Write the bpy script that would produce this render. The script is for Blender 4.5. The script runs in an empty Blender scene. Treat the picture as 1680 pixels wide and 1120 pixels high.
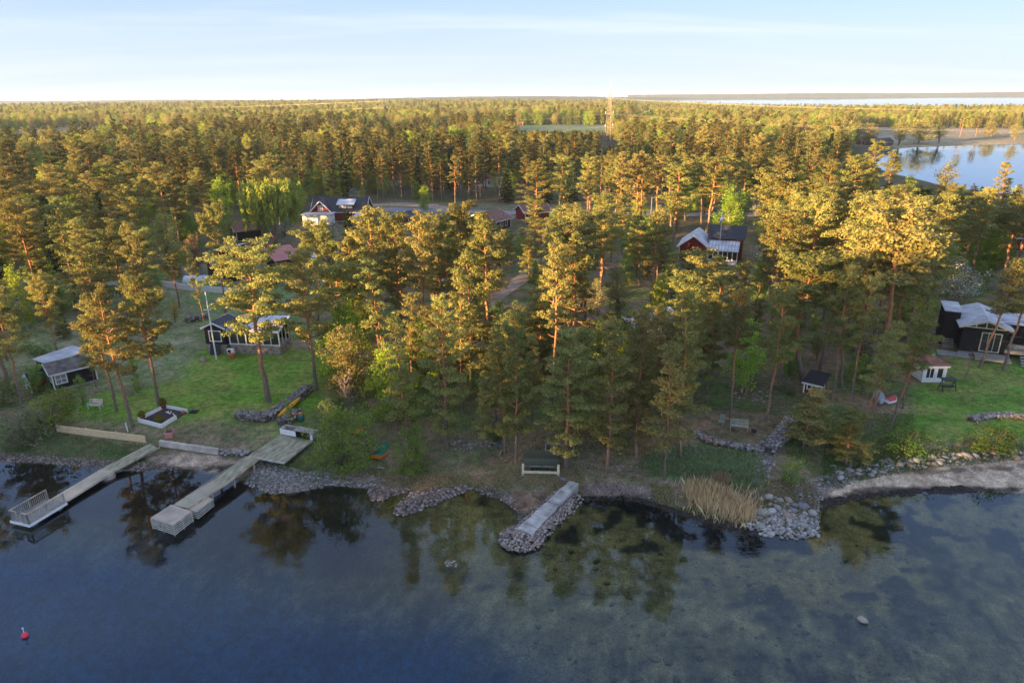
import bpy, bmesh, math, random
import numpy as np
from mathutils import Matrix, Vector, Euler
R = math.radians
S = bpy.context.scene
COL = S.collection
random.seed(7)

# ------------------------------------------------------------------ camera, sky, sun, exposure
CAM_H = 32.0
FPX = 1120.0
PITCH = 19.78
ROLL = -0.5
cam_d = bpy.data.cameras.new('camera')
cam = bpy.data.objects.new('camera', cam_d)
COL.objects.link(cam)
cam_d.sensor_width = 36.0
cam_d.lens = 36.0 * FPX / 1680.0
cam_d.clip_start = 0.5
cam_d.clip_end = 40000
CAMR = Matrix.Rotation(R(90 - PITCH), 3, 'X') @ Matrix.Rotation(R(ROLL), 3, 'Z')
cam.matrix_world = Matrix.Translation((0, 0, CAM_H)) @ CAMR.to_4x4()
S.camera = cam

SUN_EL = 7.0
SUN_DIR = Vector((-math.cos(R(SUN_EL)) * math.cos(R(30)), -math.cos(R(SUN_EL)) * math.sin(R(30)), math.sin(R(SUN_EL))))
world = bpy.data.worlds.new("World")
S.world = world
world.use_nodes = True
wn = world.node_tree
wn.nodes.clear()
w_out = wn.nodes.new('ShaderNodeOutputWorld')
w_bg = wn.nodes.new('ShaderNodeBackground')
w_bg.inputs['Strength'].default_value = 0.1
sky = wn.nodes.new('ShaderNodeTexSky')
sky.sky_type = 'NISHITA'
sky.sun_disc = False
sky.sun_elevation = R(SUN_EL)
sky.sun_rotation = math.atan2(SUN_DIR.x, SUN_DIR.y)
sky.altitude = 30
sky.air_density = 1.0
sky.dust_density = 0.6
sky.ozone_density = 1.6
# thin high cirrus and a milky horizon veil all the way round, mixed over the sky
w_tc = wn.nodes.new('ShaderNodeTexCoord')
w_sep = wn.nodes.new('ShaderNodeSeparateXYZ')
wn.links.new(w_tc.outputs['Generated'], w_sep.inputs[0])
def wmath(op, a, b=None):
    n = wn.nodes.new('ShaderNodeMath'); n.operation = op
    for i, v in enumerate((a, b)):
        if v is None: continue
        if isinstance(v, (int, float)): n.inputs[i].default_value = v
        else: wn.links.new(v, n.inputs[i])
    return n.outputs[0]
w_z = wmath('ADD', wmath('MAXIMUM', w_sep.outputs['Z'], 0.0), 0.10)
w_cmb = wn.nodes.new('ShaderNodeCombineXYZ')
wn.links.new(wmath('DIVIDE', w_sep.outputs['X'], w_z), w_cmb.inputs[0])
wn.links.new(wmath('DIVIDE', w_sep.outputs['Y'], w_z), w_cmb.inputs[1])
w_map = wn.nodes.new('ShaderNodeMapping')
w_map.inputs['Rotation'].default_value = (0, 0, R(-32))
w_map.inputs['Scale'].default_value = (0.45, 1.9, 1.0)
wn.links.new(w_cmb.outputs[0], w_map.inputs[0])
w_no = wn.nodes.new('ShaderNodeTexNoise')
w_no.inputs['Scale'].default_value = 0.55
w_no.inputs['Detail'].default_value = 7
w_no.inputs['Roughness'].default_value = 0.55
w_no.inputs['Distortion'].default_value = 0.5
wn.links.new(w_map.outputs[0], w_no.inputs['Vector'])
w_r = wn.nodes.new('ShaderNodeMapRange')
w_r.inputs['From Min'].default_value = 0.44; w_r.inputs['From Max'].default_value = 0.74
w_r.inputs['To Min'].default_value = 0.0; w_r.inputs['To Max'].default_value = 0.85
wn.links.new(w_no.outputs['Fac'], w_r.inputs['Value'])
w_v = wn.nodes.new('ShaderNodeMapRange')
w_v.interpolation_type = 'SMOOTHSTEP'
w_v.inputs['From Min'].default_value = -0.03; w_v.inputs['From Max'].default_value = 0.135
w_v.inputs['To Min'].default_value = 1.0; w_v.inputs['To Max'].default_value = 0.04
wn.links.new(w_sep.outputs['Z'], w_v.inputs['Value'])
w_f = wmath('MAXIMUM', w_v.outputs[0], w_r.outputs[0])
w_f = wmath('MINIMUM', wmath('ADD', w_f, wmath('MULTIPLY', w_r.outputs[0], 0.35)), 1.0)
w_mix = wn.nodes.new('ShaderNodeMix'); w_mix.data_type = 'RGBA'
CLOUD_COL = (1.15, 1.30, 1.50, 1)
w_mix.inputs[7].default_value = CLOUD_COL
wn.links.new(w_f, w_mix.inputs[0])
w_t = wn.nodes.new('ShaderNodeMix'); w_t.data_type = 'RGBA'; w_t.blend_type = 'MULTIPLY'; w_t.inputs[0].default_value = 1.0
w_t.inputs[7].default_value = (0.29, 0.34, 0.58, 1)
wn.links.new(sky.outputs[0], w_t.inputs[6])
w_up = wn.nodes.new('ShaderNodeMix'); w_up.data_type = 'RGBA'; w_up.inputs[0].default_value = 0.75
w_up.inputs[7].default_value = (0.78, 1.02, 1.68, 1)
wn.links.new(w_t.outputs[2], w_up.inputs[6])
wn.links.new(w_up.outputs[2], w_mix.inputs[6])
wn.links.new(w_mix.outputs[2], w_bg.inputs['Color'])
wn.links.new(w_bg.outputs[0], w_out.inputs['Surface'])

sun_d = bpy.data.lights.new('sun', 'SUN')
sun_d.energy = 3.5
sun_d.angle = R(0.6)
sun_d.color = (1.0, 0.61, 0.25)
sun = bpy.data.objects.new('sun', sun_d)
COL.objects.link(sun)
sun.rotation_euler = SUN_DIR.to_track_quat('Z', 'Y').to_euler()

S.view_settings.view_transform = 'Standard'
S.view_settings.look = 'None'
S.view_settings.gamma = 1
S.view_settings.use_curve_mapping = False
S.view_settings.exposure = 2.92

# ------------------------------------------------------------------ pixel <-> place helpers
def ray(px, py):
    return CAMR @ Vector(((px - 840) / FPX, -(py - 560) / FPX, -1.0))
def G0(px, py, z=0.0):
    d = ray(px, py)
    t = (z - CAM_H) / d.z
    return Vector((d.x * t, d.y * t, z))
def proj(p):
    v = CAMR.transposed() @ (Vector(p) - Vector((0, 0, CAM_H)))
    if v.z > -0.1: return (-9999, -9999, -1)
    return (840 + FPX * v.x / -v.z, 560 - FPX * v.y / -v.z, -v.z)

# ------------------------------------------------------------------ shoreline and terrain
SHORE_PX = [(-500,742),(-200,750),(0,755),(67,757),(110,760),(160,763),(193,767),(233,770),(280,766),(317,770),(353,775),(370,780),(387,787),
 (417,792),(443,803),(477,807),(510,798),(540,795),(575,797),(607,800),(611,812),(618,818),(632,817),(648,810),(663,804),(676,805),(678,812),
 (660,823),(648,836),(647,842),(660,843),(693,832),(720,822),(750,807),(767,802),(782,803),(797,811),(820,817),(840,832),(852,843),
 (925,835),(937,822),(953,815),(987,812),(1020,813),(1053,817),(1090,828),(1154,848),(1208,860),(1238,862),(1253,872),(1284,878),(1322,880),
 (1341,874),(1346,850),(1349,834),(1364,825),(1402,816),(1440,810),(1497,805),(1554,805),(1611,805),(1680,808),(1850,815),(2200,830)]
shore = [tuple(G0(x, y)[:2]) for x, y in SHORE_PX]
land_poly = [(-9500,-380),(120,-380),(60,-260),(-60,-190),(-120,-120),(-150,-40),(-125,20),(-92,50)] + shore + [(150,58),(300,40),(900,-200),(9600,-300),(9600,9600),(-9600,9600)]
lake_poly = [tuple(G0(x, y)[:2]) for x, y in [(1405,266),(1440,250),(1480,243),(1560,239),(1680,236),(1900,236),(2500,255),(2600,300),(1900,322),(1640,318),(1560,308),(1470,286)]]
sea_poly = [tuple(G0(x, y)[:2]) for x, y in [(1045,168),(1130,174),(1250,180),(1400,181.5),(1680,183),(2400,181),(2400,153.5),(1680,156.4),(1400,158.6),(1200,160.0),(1045,161.5)]]

def poly_sd(P, poly):
    """signed distance, positive inside; P (N,2)"""
    poly = np.asarray(poly, float)
    A = poly; B = np.roll(poly, -1, axis=0)
    d2 = np.full(len(P), 1e18); ins = np.zeros(len(P), bool)
    for a, b in zip(A, B):
        ab = b - a
        L = max(float(ab @ ab), 1e-12)
        t = np.clip(((P - a) @ ab) / L, 0, 1)
        q = P - (a + t[:, None] * ab)
        d2 = np.minimum(d2, (q * q).sum(1))
        c = (a[1] > P[:, 1]) != (b[1] > P[:, 1])
        dy = b[1] - a[1]
        if abs(dy) > 1e-12:
            xx = a[0] + (P[:, 1] - a[1]) * (b[0] - a[0]) / dy
            ins ^= c & (P[:, 0] < xx)
    d = np.sqrt(d2)
    return np.where(ins, d, -d)

def vnoise(P, s, seed=0):
    """cheap smooth value noise, -1..1"""
    q = P / s + seed * 17.31
    i = np.floor(q).astype(np.int64); f = q - i; f = f * f * (3 - 2 * f)
    def h(a, b):
        n = (a * 374761393 + b * 668265263 + seed * 1442695) & 0x7fffffff
        n = (n ^ (n >> 13)) * 1274126177 & 0x7fffffff
        return ((n ^ (n >> 16)) & 0xffff) / 32767.5 - 1
    a = h(i[:, 0], i[:, 1]); b = h(i[:, 0] + 1, i[:, 1]); c = h(i[:, 0], i[:, 1] + 1); d = h(i[:, 0] + 1, i[:, 1] + 1)
    return (a * (1 - f[:, 0]) + b * f[:, 0]) * (1 - f[:, 1]) + (c * (1 - f[:, 0]) + d * f[:, 0]) * f[:, 1]

def sst(x, a, b):
    t = np.clip((x - a) / (b - a), 0, 1)
    return t * t * (3 - 2 * t)

SPIT_PX = [(300,745),(540,760),(700,790),(760,795),(900,790)]
def land_sd(P):
    d = poly_sd(P, land_poly)
    d = np.minimum(d, -poly_sd(P, lake_poly))
    d = np.minimum(d, -poly_sd(P, sea_poly))
    return d
def height_from(P, d):
    wob = vnoise(P, 3.0, 1) * 0.05 + vnoise(P, 9.0, 2) * 0.10
    hl = 0.12 * np.clip(d, 0, 3) + 0.85 * sst(d, 2.0, 9.0) + 0.9 * sst(d, 12, 60) + 0.6 * sst(d, 60, 400) + wob * sst(d, 0.5, 5)
    far = np.hypot(P[:, 0], P[:, 1])
    hl = hl + sst(d, 30, 300) * sst(far, 500, 2200) * (3 + vnoise(P, 900, 3) * 4) * (1 - sst(P[:, 0] / np.maximum(P[:, 1], 1), -.05, .15))
    rv = -((P[:, 0] + 205) * .5 - (P[:, 1] + 45) * .866)
    hl = hl + (13 + 19 * (1 - sst(rv, -30, 4))) * np.exp(-(((P[:, 0] + 205) * .866 + (P[:, 1] + 45) * .5) / 38) ** 2) * sst(-((P[:, 0] + 205) * .5 - (P[:, 1] + 45) * .866), -95, -60) * (1 - sst(-((P[:, 0] + 205) * .5 - (P[:, 1] + 45) * .866), 120, 170))  # unseen rise, its height shaped to throw shade over the shore
    deepf = 1 - sst(P[:, 0] + (P[:, 1] - 40) * 0.5, -14.0, 8.0)
    deepr = sst(P[:, 0] - (P[:, 1] - 40) * 0.15, 30.0, 44.0) * 0.8
    deep = np.maximum(deepf, deepr)
    dd = np.clip(-d, 0, None)
    hw = -(0.10 * np.minimum(dd, 3) + sst(dd, 0, 25) * (0.45 + 0.2 * vnoise(P, 5.0, 4)) + deep * 4.0 * sst(dd, 3, 18))
    return np.where(d > 0, hl, hw)
def zfun(P):
    P = np.asarray(P, float).reshape(-1, 2)
    return height_from(P, land_sd(P))
def gz(x, y):
    return float(zfun([[x, y]])[0])
def G(px, py):
    z = 1.2
    for _ in range(7):
        p = G0(px, py, z); z = gz(p.x, p.y)
    return G0(px, py, z)

# ------------------------------------------------------------------ mesh helpers
def mesh_np(name, V, F, mats, smooth=False, attrs=None, midx=None):
    """V (n,3); F (m,k) all same arity"""
    V = np.asarray(V, np.float32); F = np.asarray(F, np.int32)
    me = bpy.data.meshes.new(name)
    n, k = F.shape
    me.vertices.add(len(V)); me.vertices.foreach_set('co', V.ravel())
    me.loops.add(n * k); me.loops.foreach_set('vertex_index', F.ravel())
    me.polygons.add(n)
    me.polygons.foreach_set('loop_start', np.arange(0, n * k, k, dtype=np.int32))
    me.polygons.foreach_set('loop_total', np.full(n, k, np.int32))
    if smooth: me.polygons.foreach_set('use_smooth', np.ones(n, bool))
    if midx is not None: me.polygons.foreach_set('material_index', np.asarray(midx, np.int32))
    for m in (mats if isinstance(mats, (list, tuple)) else [mats]): me.materials.append(m)
    me.update(calc_edges=True)
    for nm, arr in (attrs or {}).items():
        arr = np.asarray(arr, np.float32)
        if arr.ndim == 1:
            a = me.attributes.new(nm, 'FLOAT', 'POINT'); a.data.foreach_set('value', arr)
        else:
            a = me.color_attributes.new(nm, 'FLOAT_COLOR', 'POINT')
            a.data.foreach_set('color', np.concatenate([arr, np.ones((len(arr), 1), np.float32)], 1).ravel())
    return me

class MB:
    def __init__(s): s.v = []; s.f = []
    def add(s, vs, fs):
        o = len(s.v); s.v += [tuple(v) for v in vs]; s.f += [tuple(i + o for i in f) for f in fs]
    def box(s, c, size, rz=0.0, M=None):
        x, y, z = size[0] / 2, size[1] / 2, size[2] / 2
        vs = [Vector((sx * x, sy * y, sz * z)) for sx, sy, sz in ((-1,-1,-1),(1,-1,-1),(1,1,-1),(-1,1,-1),(-1,-1,1),(1,-1,1),(1,1,1),(-1,1,1))]
        m = Matrix.Translation(c) @ Matrix.Rotation(rz, 4, 'Z')
        if M is not None: m = M @ m
        s.add([m @ v for v in vs], [(0,3,2,1),(4,5,6,7),(0,1,5,4),(1,2,6,5),(2,3,7,6),(3,0,4,7)])
    def bar(s, a, b, w, h=None, up=(0, 0, 1)):
        """box beam from a to b"""
        a = Vector(a); b = Vector(b); h = h or w
        d = (b - a).normalized(); u = Vector(up)
        if abs(d.dot(u)) > 0.98: u = Vector((0, 1, 0))
        sx = d.cross(u).normalized() * (w / 2); uu = sx.cross(d).normalized() * (h / 2)
        vs = []
        for p in (a, b): vs += [p - sx - uu, p + sx - uu, p + sx + uu, p - sx + uu]
        s.add(vs, [(0,1,2,3),(4,7,6,5),(0,4,5,1),(1,5,6,2),(2,6,7,3),(3,7,4,0)])
    def tube(s, pts, rad, n=8, cap=True):
        pts = [Vector(p) for p in pts]
        if not isinstance(rad, (list, tuple)): rad = [rad] * len(pts)
        o = len(s.v); vs = []; u = None
        for i, p in enumerate(pts):
            d = (pts[min(i + 1, len(pts) - 1)] - pts[max(i - 1, 0)]).normalized()
            if u is None:
                u = d.orthogonal().normalized()
            u = (u - d * u.dot(d)).normalized(); w = d.cross(u)
            for k in range(n):
                a = 2 * math.pi * k / n
                vs.append(p + (u * math.cos(a) + w * math.sin(a)) * rad[i])
        fs = []
        for i in range(len(pts) - 1):
            for k in range(n):
                fs.append((i * n + k, i * n + (k + 1) % n, (i + 1) * n + (k + 1) % n, (i + 1) * n + k))
        if cap:
            fs.append(tuple(reversed(range(n)))); fs.append(tuple((len(pts) - 1) * n + k for k in range(n)))
        s.add(vs, fs)
    def lathe(s, prof, n=16, c=(0, 0, 0)):
        vs = []; fs = []
        for r, z in prof:
            for k in range(n):
                a = 2 * math.pi * k / n; vs.append((c[0] + r * math.cos(a), c[1] + r * math.sin(a), c[2] + z))
        for i in range(len(prof) - 1):
            for k in range(n):
                fs.append((i * n + k, i * n + (k + 1) % n, (i + 1) * n + (k + 1) % n, (i + 1) * n + k))
        fs.append(tuple(reversed(range(n)))); fs.append(tuple((len(prof) - 1) * n + k for k in range(n)))
        s.add(vs, fs)
    def build(s, name, m, parent=None, smooth=False, bevel=0):
        me = bpy.data.meshes.new(name)
        me.from_pydata(s.v, [], s.f); me.update()
        bm = bmesh.new(); bm.from_mesh(me)
        bmesh.ops.recalc_face_normals(bm, faces=bm.faces)
        bm.to_mesh(me); bm.free()
        me.materials.append(m)
        if smooth:
            me.polygons.foreach_set('use_smooth', np.ones(len(me.polygons), bool))
        o = bpy.data.objects.new(name, me); COL.objects.link(o)
        if parent: o.parent = parent
        if bevel:
            b = o.modifiers.new('bevel', 'BEVEL'); b.width = bevel; b.segments = 1; b.limit_method = 'ANGLE'
        return o

def tag(o, label=None, cat=None, group=None, kind=None):
    if label: o['label'] = label
    if cat: o['category'] = cat
    if group: o['group'] = group
    if kind: o['kind'] = kind
    return o
def empty(name, loc, rz=0.0, label=None, cat=None, group=None):
    o = bpy.data.objects.new(name, None); COL.objects.link(o)
    o.empty_display_size = 0.3
    o.location = loc; o.rotation_euler = (0, 0, rz)
    return tag(o, label, cat, group)
def link(name, me, parent=None):
    o = bpy.data.objects.new(name, me); COL.objects.link(o)
    if parent: o.parent = parent
    return o
def copy_tree(o, parent=None, kids=None):
    c = o.copy(); COL.objects.link(c)
    if parent: c.parent = parent
    for ch in (kids or KIDS)(o): copy_tree(ch, c, kids)
    return c
def KIDS(o): return list(o.children)

# ------------------------------------------------------------------ materials
MATS = {}
def nodes(name):
    m = bpy.data.materials.new(name); m.use_nodes = True
    nt = m.node_tree; nt.nodes.clear()
    return m, nt
def mat(name, col, rough=0.8, var=0.25, scale=3.0, metal=0.0, bump=0.0, bscale=None, stretch=None, spec=0.3, col2=None):
    """principled with noise-mottled base colour and optional bump"""
    if name in MATS: return MATS[name]
    m, nt = nodes(name)
    N = nt.nodes; L = nt.links
    out = N.new('ShaderNodeOutputMaterial'); p = N.new('ShaderNodeBsdfPrincipled')
    tc = N.new('ShaderNodeTexCoord'); mp = N.new('ShaderNodeMapping')
    L.new(tc.outputs['Object'], mp.inputs[0])
    if stretch: mp.inputs['Scale'].default_value = stretch
    no = N.new('ShaderNodeTexNoise'); no.inputs['Scale'].default_value = scale; no.inputs['Detail'].default_value = 6
    L.new(mp.outputs[0], no.inputs['Vector'])
    mx = N.new('ShaderNodeMix'); mx.data_type = 'RGBA'
    c2 = col2 or tuple(c * (1 - var) for c in col)
    c1 = tuple(min(1, c * (1 + var * 0.6)) for c in col) if not col2 else col
    mx.inputs[6].default_value = (*c2, 1); mx.inputs[7].default_value = (*c1, 1)
    r = N.new('ShaderNodeMapRange'); r.inputs['From Min'].default_value = 0.32; r.inputs['From Max'].default_value = 0.68
    L.new(no.outputs['Fac'], r.inputs['Value']); L.new(r.outputs[0], mx.inputs[0])
    L.new(mx.outputs[2], p.inputs['Base Color'])
    p.inputs['Roughness'].default_value = rough; p.inputs['Metallic'].default_value = metal
    p.inputs['Specular IOR Level'].default_value = spec
    if bump:
        nb = N.new('ShaderNodeTexNoise'); nb.inputs['Scale'].default_value = bscale or scale * 4; nb.inputs['Detail'].default_value = 4
        L.new(mp.outputs[0], nb.inputs['Vector'])
        b = N.new('ShaderNodeBump'); b.inputs['Strength'].default_value = 0.6; b.inputs['Distance'].default_value = bump
        L.new(nb.outputs['Fac'], b.inputs['Height']); L.new(b.outputs[0], p.inputs['Normal'])
    L.new(p.outputs[0], out.inputs['Surface'])
    MATS[name] = m
    return m
def leaf_mat(name, c1, c2, trans=0.3, hue=0.0, val=0.35):
    m, nt = nodes(name); N = nt.nodes; L = nt.links
    out = N.new('ShaderNodeOutputMaterial')
    d = N.new('ShaderNodeBsdfDiffuse'); t = N.new('ShaderNodeBsdfTranslucent'); ms = N.new('ShaderNodeMixShader')
    ms.inputs[0].default_value = trans
    at = N.new('ShaderNodeAttribute'); at.attribute_name = 'lv'
    oi = N.new('ShaderNodeObjectInfo')
    mx = N.new('ShaderNodeMix'); mx.data_type = 'RGBA'
    mx.inputs[6].default_value = (*c1, 1); mx.inputs[7].default_value = (*c2, 1)
    L.new(at.outputs['Fac'], mx.inputs[0])
    hs = N.new('ShaderNodeHueSaturation')
    r1 = N.new('ShaderNodeMapRange'); r1.inputs['To Min'].default_value = 1 - val; r1.inputs['To Max'].default_value = 1 + val
    r2 = N.new('ShaderNodeMapRange'); r2.inputs['To Min'].default_value = 0.5 - 0.018 - hue; r2.inputs['To Max'].default_value = 0.5 + 0.018 + hue
    mo = N.new('ShaderNodeMath'); mo.operation = 'MULTIPLY'; mo.inputs[1].default_value = 7.31
    fr = N.new('ShaderNodeMath'); fr.operation = 'FRACT'
    L.new(oi.outputs['Random'], r1.inputs['Value']); L.new(oi.outputs['Random'], mo.inputs[0]); L.new(mo.outputs[0], fr.inputs[0]); L.new(fr.outputs[0], r2.inputs['Value'])
    L.new(r1.outputs[0], hs.inputs['Value']); L.new(r2.outputs[0], hs.inputs['Hue'])
    L.new(mx.outputs[2], hs.inputs['Color'])
    L.new(hs.outputs[0], d.inputs['Color']); L.new(hs.outputs[0], t.inputs['Color'])
    L.new(d.outputs[0], ms.inputs[1]); L.new(t.outputs[0], ms.inputs[2]); L.new(ms.outputs[0], out.inputs['Surface'])
    MATS[name] = m
    return m
def bark_mat(name, low, high, h0=0.25, h1=0.5):
    m, nt = nodes(name); N = nt.nodes; L = nt.links
    out = N.new('ShaderNodeOutputMaterial'); p = N.new('ShaderNodeBsdfPrincipled'); p.inputs['Roughness'].default_value = 0.9
    p.inputs['Specular IOR Level'].default_value = 0.1
    at = N.new('ShaderNodeAttribute'); at.attribute_name = 'hf'
    tc = N.new('ShaderNodeTexCoord'); mp = N.new('ShaderNodeMapping'); mp.inputs['Scale'].default_value = (4, 4, 0.9)
    L.new(tc.outputs['Object'], mp.inputs[0])
    no = N.new('ShaderNodeTexNoise'); no.inputs['Scale'].default_value = 2.0; no.inputs['Detail'].default_value = 6
    L.new(mp.outputs[0], no.inputs['Vector'])
    r = N.new('ShaderNodeMapRange'); r.inputs['From Min'].default_value = h0; r.inputs['From Max'].default_value = h1
    L.new(at.outputs['Fac'], r.inputs['Value'])
    mx = N.new('ShaderNodeMix'); mx.data_type = 'RGBA'; mx.inputs[6].default_value = (*low, 1); mx.inputs[7].default_value = (*high, 1)
    L.new(r.outputs[0], mx.inputs[0])
    m2 = N.new('ShaderNodeMix'); m2.data_type = 'RGBA'; m2.blend_type = 'MULTIPLY'; m2.inputs[0].default_value = 0.8
    cr = N.new('ShaderNodeMapRange'); cr.inputs['From Min'].default_value = 0.3; cr.inputs['From Max'].default_value = 0.7; cr.inputs['To Min'].default_value = 0.45; cr.inputs['To Max'].default_value = 1.25
    L.new(no.outputs['Fac'], cr.inputs['Value'])
    cc = N.new('ShaderNodeCombineColor'); [L.new(cr.outputs[0], cc.inputs[i]) for i in range(3)]
    L.new(mx.outputs[2], m2.inputs[6]); L.new(cc.outputs[0], m2.inputs[7]); L.new(m2.outputs[2], p.inputs['Base Color'])
    b = N.new('ShaderNodeBump'); b.inputs['Strength'].default_value = 0.7; b.inputs['Distance'].default_value = 0.05
    L.new(no.outputs['Fac'], b.inputs['Height']); L.new(b.outputs[0], p.inputs['Normal'])
    L.new(p.outputs[0], out.inputs['Surface'])
    MATS[name] = m
    return m
SHADEN = leaf_mat('shade_darkened_needles', (0.055, 0.075, 0.028), (0.15, 0.15, 0.052), 0.25, 0.010, 0.40)  # same pine needles, darkened to stand in for shade in the far wood
NEEDLE = leaf_mat('pine_needles', (0.160, 0.190, 0.060), (0.35, 0.32, 0.105), 0.38, 0.008, 0.28)
BUDS = leaf_mat('bright_needles', (0.06, 0.085, 0.022), (0.15, 0.17, 0.045), 0.25, 0.004, 0.2)
SPRUCE = leaf_mat('spruce_needles', (0.022, 0.040, 0.020), (0.05, 0.075, 0.035), 0.15)
BIRCHL = leaf_mat('birch_leaves', (0.17, 0.27, 0.030), (0.42, 0.50, 0.065), 0.5, 0.01)
OAKL = leaf_mat('budding_leaves', (0.20, 0.20, 0.06), (0.44, 0.41, 0.13), 0.45, 0.004)
SHRUBL = leaf_mat('shrub_leaves', (0.09, 0.17, 0.03), (0.24, 0.31, 0.07), 0.45, 0.01)
GREYL = leaf_mat('grey_willow_leaves', (0.13, 0.15, 0.07), (0.25, 0.26, 0.14), 0.35)
BLOSSOM = leaf_mat('blossom_leaves', (0.11, 0.18, 0.07), (0.62, 0.62, 0.52), 0.35)
TWIG = leaf_mat('budding_twigs', (0.20, 0.13, 0.075), (0.36, 0.24, 0.13), 0.2)
CONIF = leaf_mat('clipped_conifer', (0.10, 0.13, 0.02), (0.26, 0.23, 0.03), 0.2)
PBARK = bark_mat('pine_bark', (0.21, 0.165, 0.13), (0.42, 0.20, 0.095), 0.15, 0.42)
BBARK = bark_mat('birch_bark', (0.34, 0.32, 0.28), (0.30, 0.27, 0.22))
GBARK = bark_mat('grey_bark', (0.17, 0.14, 0.11), (0.22, 0.18, 0.13))
DBARK = bark_mat('dead_bark', (0.30, 0.24, 0.19), (0.36, 0.28, 0.22))

# ------------------------------------------------------------------ ground sheet
def axis(segs):
    out = [segs[0][0]]
    for a, b, st in segs:
        n = max(1, int(round((b - a) / st)))
        out += list(np.linspace(a, b, n + 1)[1:])
    return np.array(out)
def geo(a, b, st0, f):
    out = [a]; st = st0
    while abs(out[-1] - a) < abs(b - a):
        out.append(out[-1] + st * (1 if b > a else -1)); st *= f
    out[-1] = b
    return out
gx = np.array(sorted(set(geo(-62, -9500, 0.6, 1.07)[1:] + list(axis([(-62, 66, 0.32)])) + geo(66, 9500, 0.6, 1.07)[1:])))
gy = np.array(sorted(set(geo(20, -400, 1.5, 1.3)[1:] + list(axis([(20, 36, 0.8), (36, 66, 0.28), (66, 90, 0.5), (90, 150, 0.9)])) + geo(150, 9500, 1.0, 1.045)[1:])))
XX, YY = np.meshgrid(gx, gy)
P = np.stack([XX.ravel(), YY.ravel()], 1)
SD = land_sd(P)
ZZ = height_from(P, SD)
# stone spits and retaining steps are separate things; the sheet itself stays smooth
def pxpoly(pts, z=1.2): return [tuple(G0(x, y, z)[:2]) for x, y in pts]
def zone(poly, soft, nseed=5, namp=0.5, ns=1.2):
    """soft membership 0..1 of a world polygon with a ragged edge"""
    bb = np.array(poly); lo = bb.min(0) - soft * 2 - namp * 2; hi = bb.max(0) + soft * 2 + namp * 2
    m = (P[:, 0] > lo[0]) & (P[:, 0] < hi[0]) & (P[:, 1] > lo[1]) & (P[:, 1] < hi[1])
    out = np.zeros(len(P)); Q = P[m]
    d = poly_sd(Q, poly) + vnoise(Q, ns, nseed) * namp
    out[m] = sst(d, -soft, soft)
    return out
C = np.zeros((len(P), 3))
def paint(w, col, nseed=None, ns=2.0, col2=None):
    global C
    col = np.array(col, float)[None, :]
    if col2 is not None:
        k = np.clip(vnoise(P, ns, nseed or 9) * 0.9 + vnoise(P, ns * 0.37, (nseed or 9) + 40) * 0.5 + 0.5, 0, 1)[:, None]
        col = col * (1 - k) + np.array(col2, float)[None, :] * k
    C = C * (1 - w[:, None]) + col * w[:, None]
one = np.ones(len(P))
near = 1 - sst(P[:, 1], 90, 200)
paint(one, (0.08, 0.09, 0.04), 11, 9.0, (0.11, 0.09, 0.05))
# forest floor between the pines
paint(one * sst(SD, 4, 10) * near, (0.23, 0.17, 0.10), 12, 3.0, (0.11, 0.15, 0.05))
LAWN = pxpoly([(70,690),(150,650),(170,640),(220,650),(300,600),(330,572),(470,570),(560,590),(540,640),(500,690),(470,712),(400,740),(360,742),(270,726),(95,703)])
paint(zone(LAWN, 0.8), (0.13, 0.25, 0.03), 13, 2.2, (0.20, 0.25, 0.05))
paint(zone(pxpoly([(85,700),(300,690),(470,660),(500,690),(450,730),(360,742),(270,724)]), 2.0) * 0.6, (0.23, 0.19, 0.075), 14, 1.6, (0.11, 0.155, 0.045))
paint(zone(pxpoly([(0,480),(130,470),(300,480),(330,560),(290,620),(150,640),(0,600)]), 2.0), (0.17, 0.21, 0.08), 15, 2.5, (0.26, 0.25, 0.14))
paint(zone(pxpoly([(290,470),(420,470),(520,500),(520,560),(340,565)]), 1.5), (0.12, 0.21, 0.06), 15, 2.5, (0.20, 0.21, 0.10))
RLAWN = pxpoly([(1500,640),(1560,590),(1680,600),(1900,600),(1900,730),(1680,730),(1600,720),(1530,735),(1490,700)])
paint(zone(RLAWN, 1.0), (0.12, 0.24, 0.035), 16, 2.2, (0.20, 0.24, 0.06))
paint(zone(pxpoly([(1120,600),(1300,620),(1310,680),(1280,700),(1150,690),(1100,640)]), 1.2) * 0.8, (0.07, 0.105, 0.03), 17, 2.0, (0.12, 0.10, 0.05))
paint(zone(pxpoly([(1145,700),(1160,670),(1290,680),(1300,700),(1270,735),(1150,722)]), 0.4), (0.21, 0.155, 0.095), 18, 1.0, (0.13, 0.11, 0.055))
# shore strip: dry grass, soil
strip = sst(SD, 0.2, 1.2) * (1 - sst(SD, 5.0, 9.0)) * near
paint(strip, (0.23, 0.17, 0.11), 19, 1.1, (0.15, 0.16, 0.07))
paint(zone(pxpoly([(0,690),(90,700),(250,728),(240,745),(160,750),(60,742),(0,735)]), 0.6), (0.10, 0.14, 0.055), 20, 0.9, (0.17, 0.14, 0.085))
paint(zone(pxpoly([(410,742),(520,735),(560,770),(470,778),(420,765)]), 0.5), (0.10, 0.13, 0.04), 21, 0.8, (0.16, 0.14, 0.07))
paint(zone(pxpoly([(560,760),(700,775),(850,790),(880,810),(800,800),(640,790)]), 0.4) * 0.8, (0.27, 0.19, 0.12), 22, 0.8, (0.16, 0.12, 0.08))
paint(zone(pxpoly([(780,795),(880,790),(900,800),(860,840),(800,812)]), 0.4), (0.16, 0.10, 0.07), 23, 0.7, (0.25, 0.18, 0.11))
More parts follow.
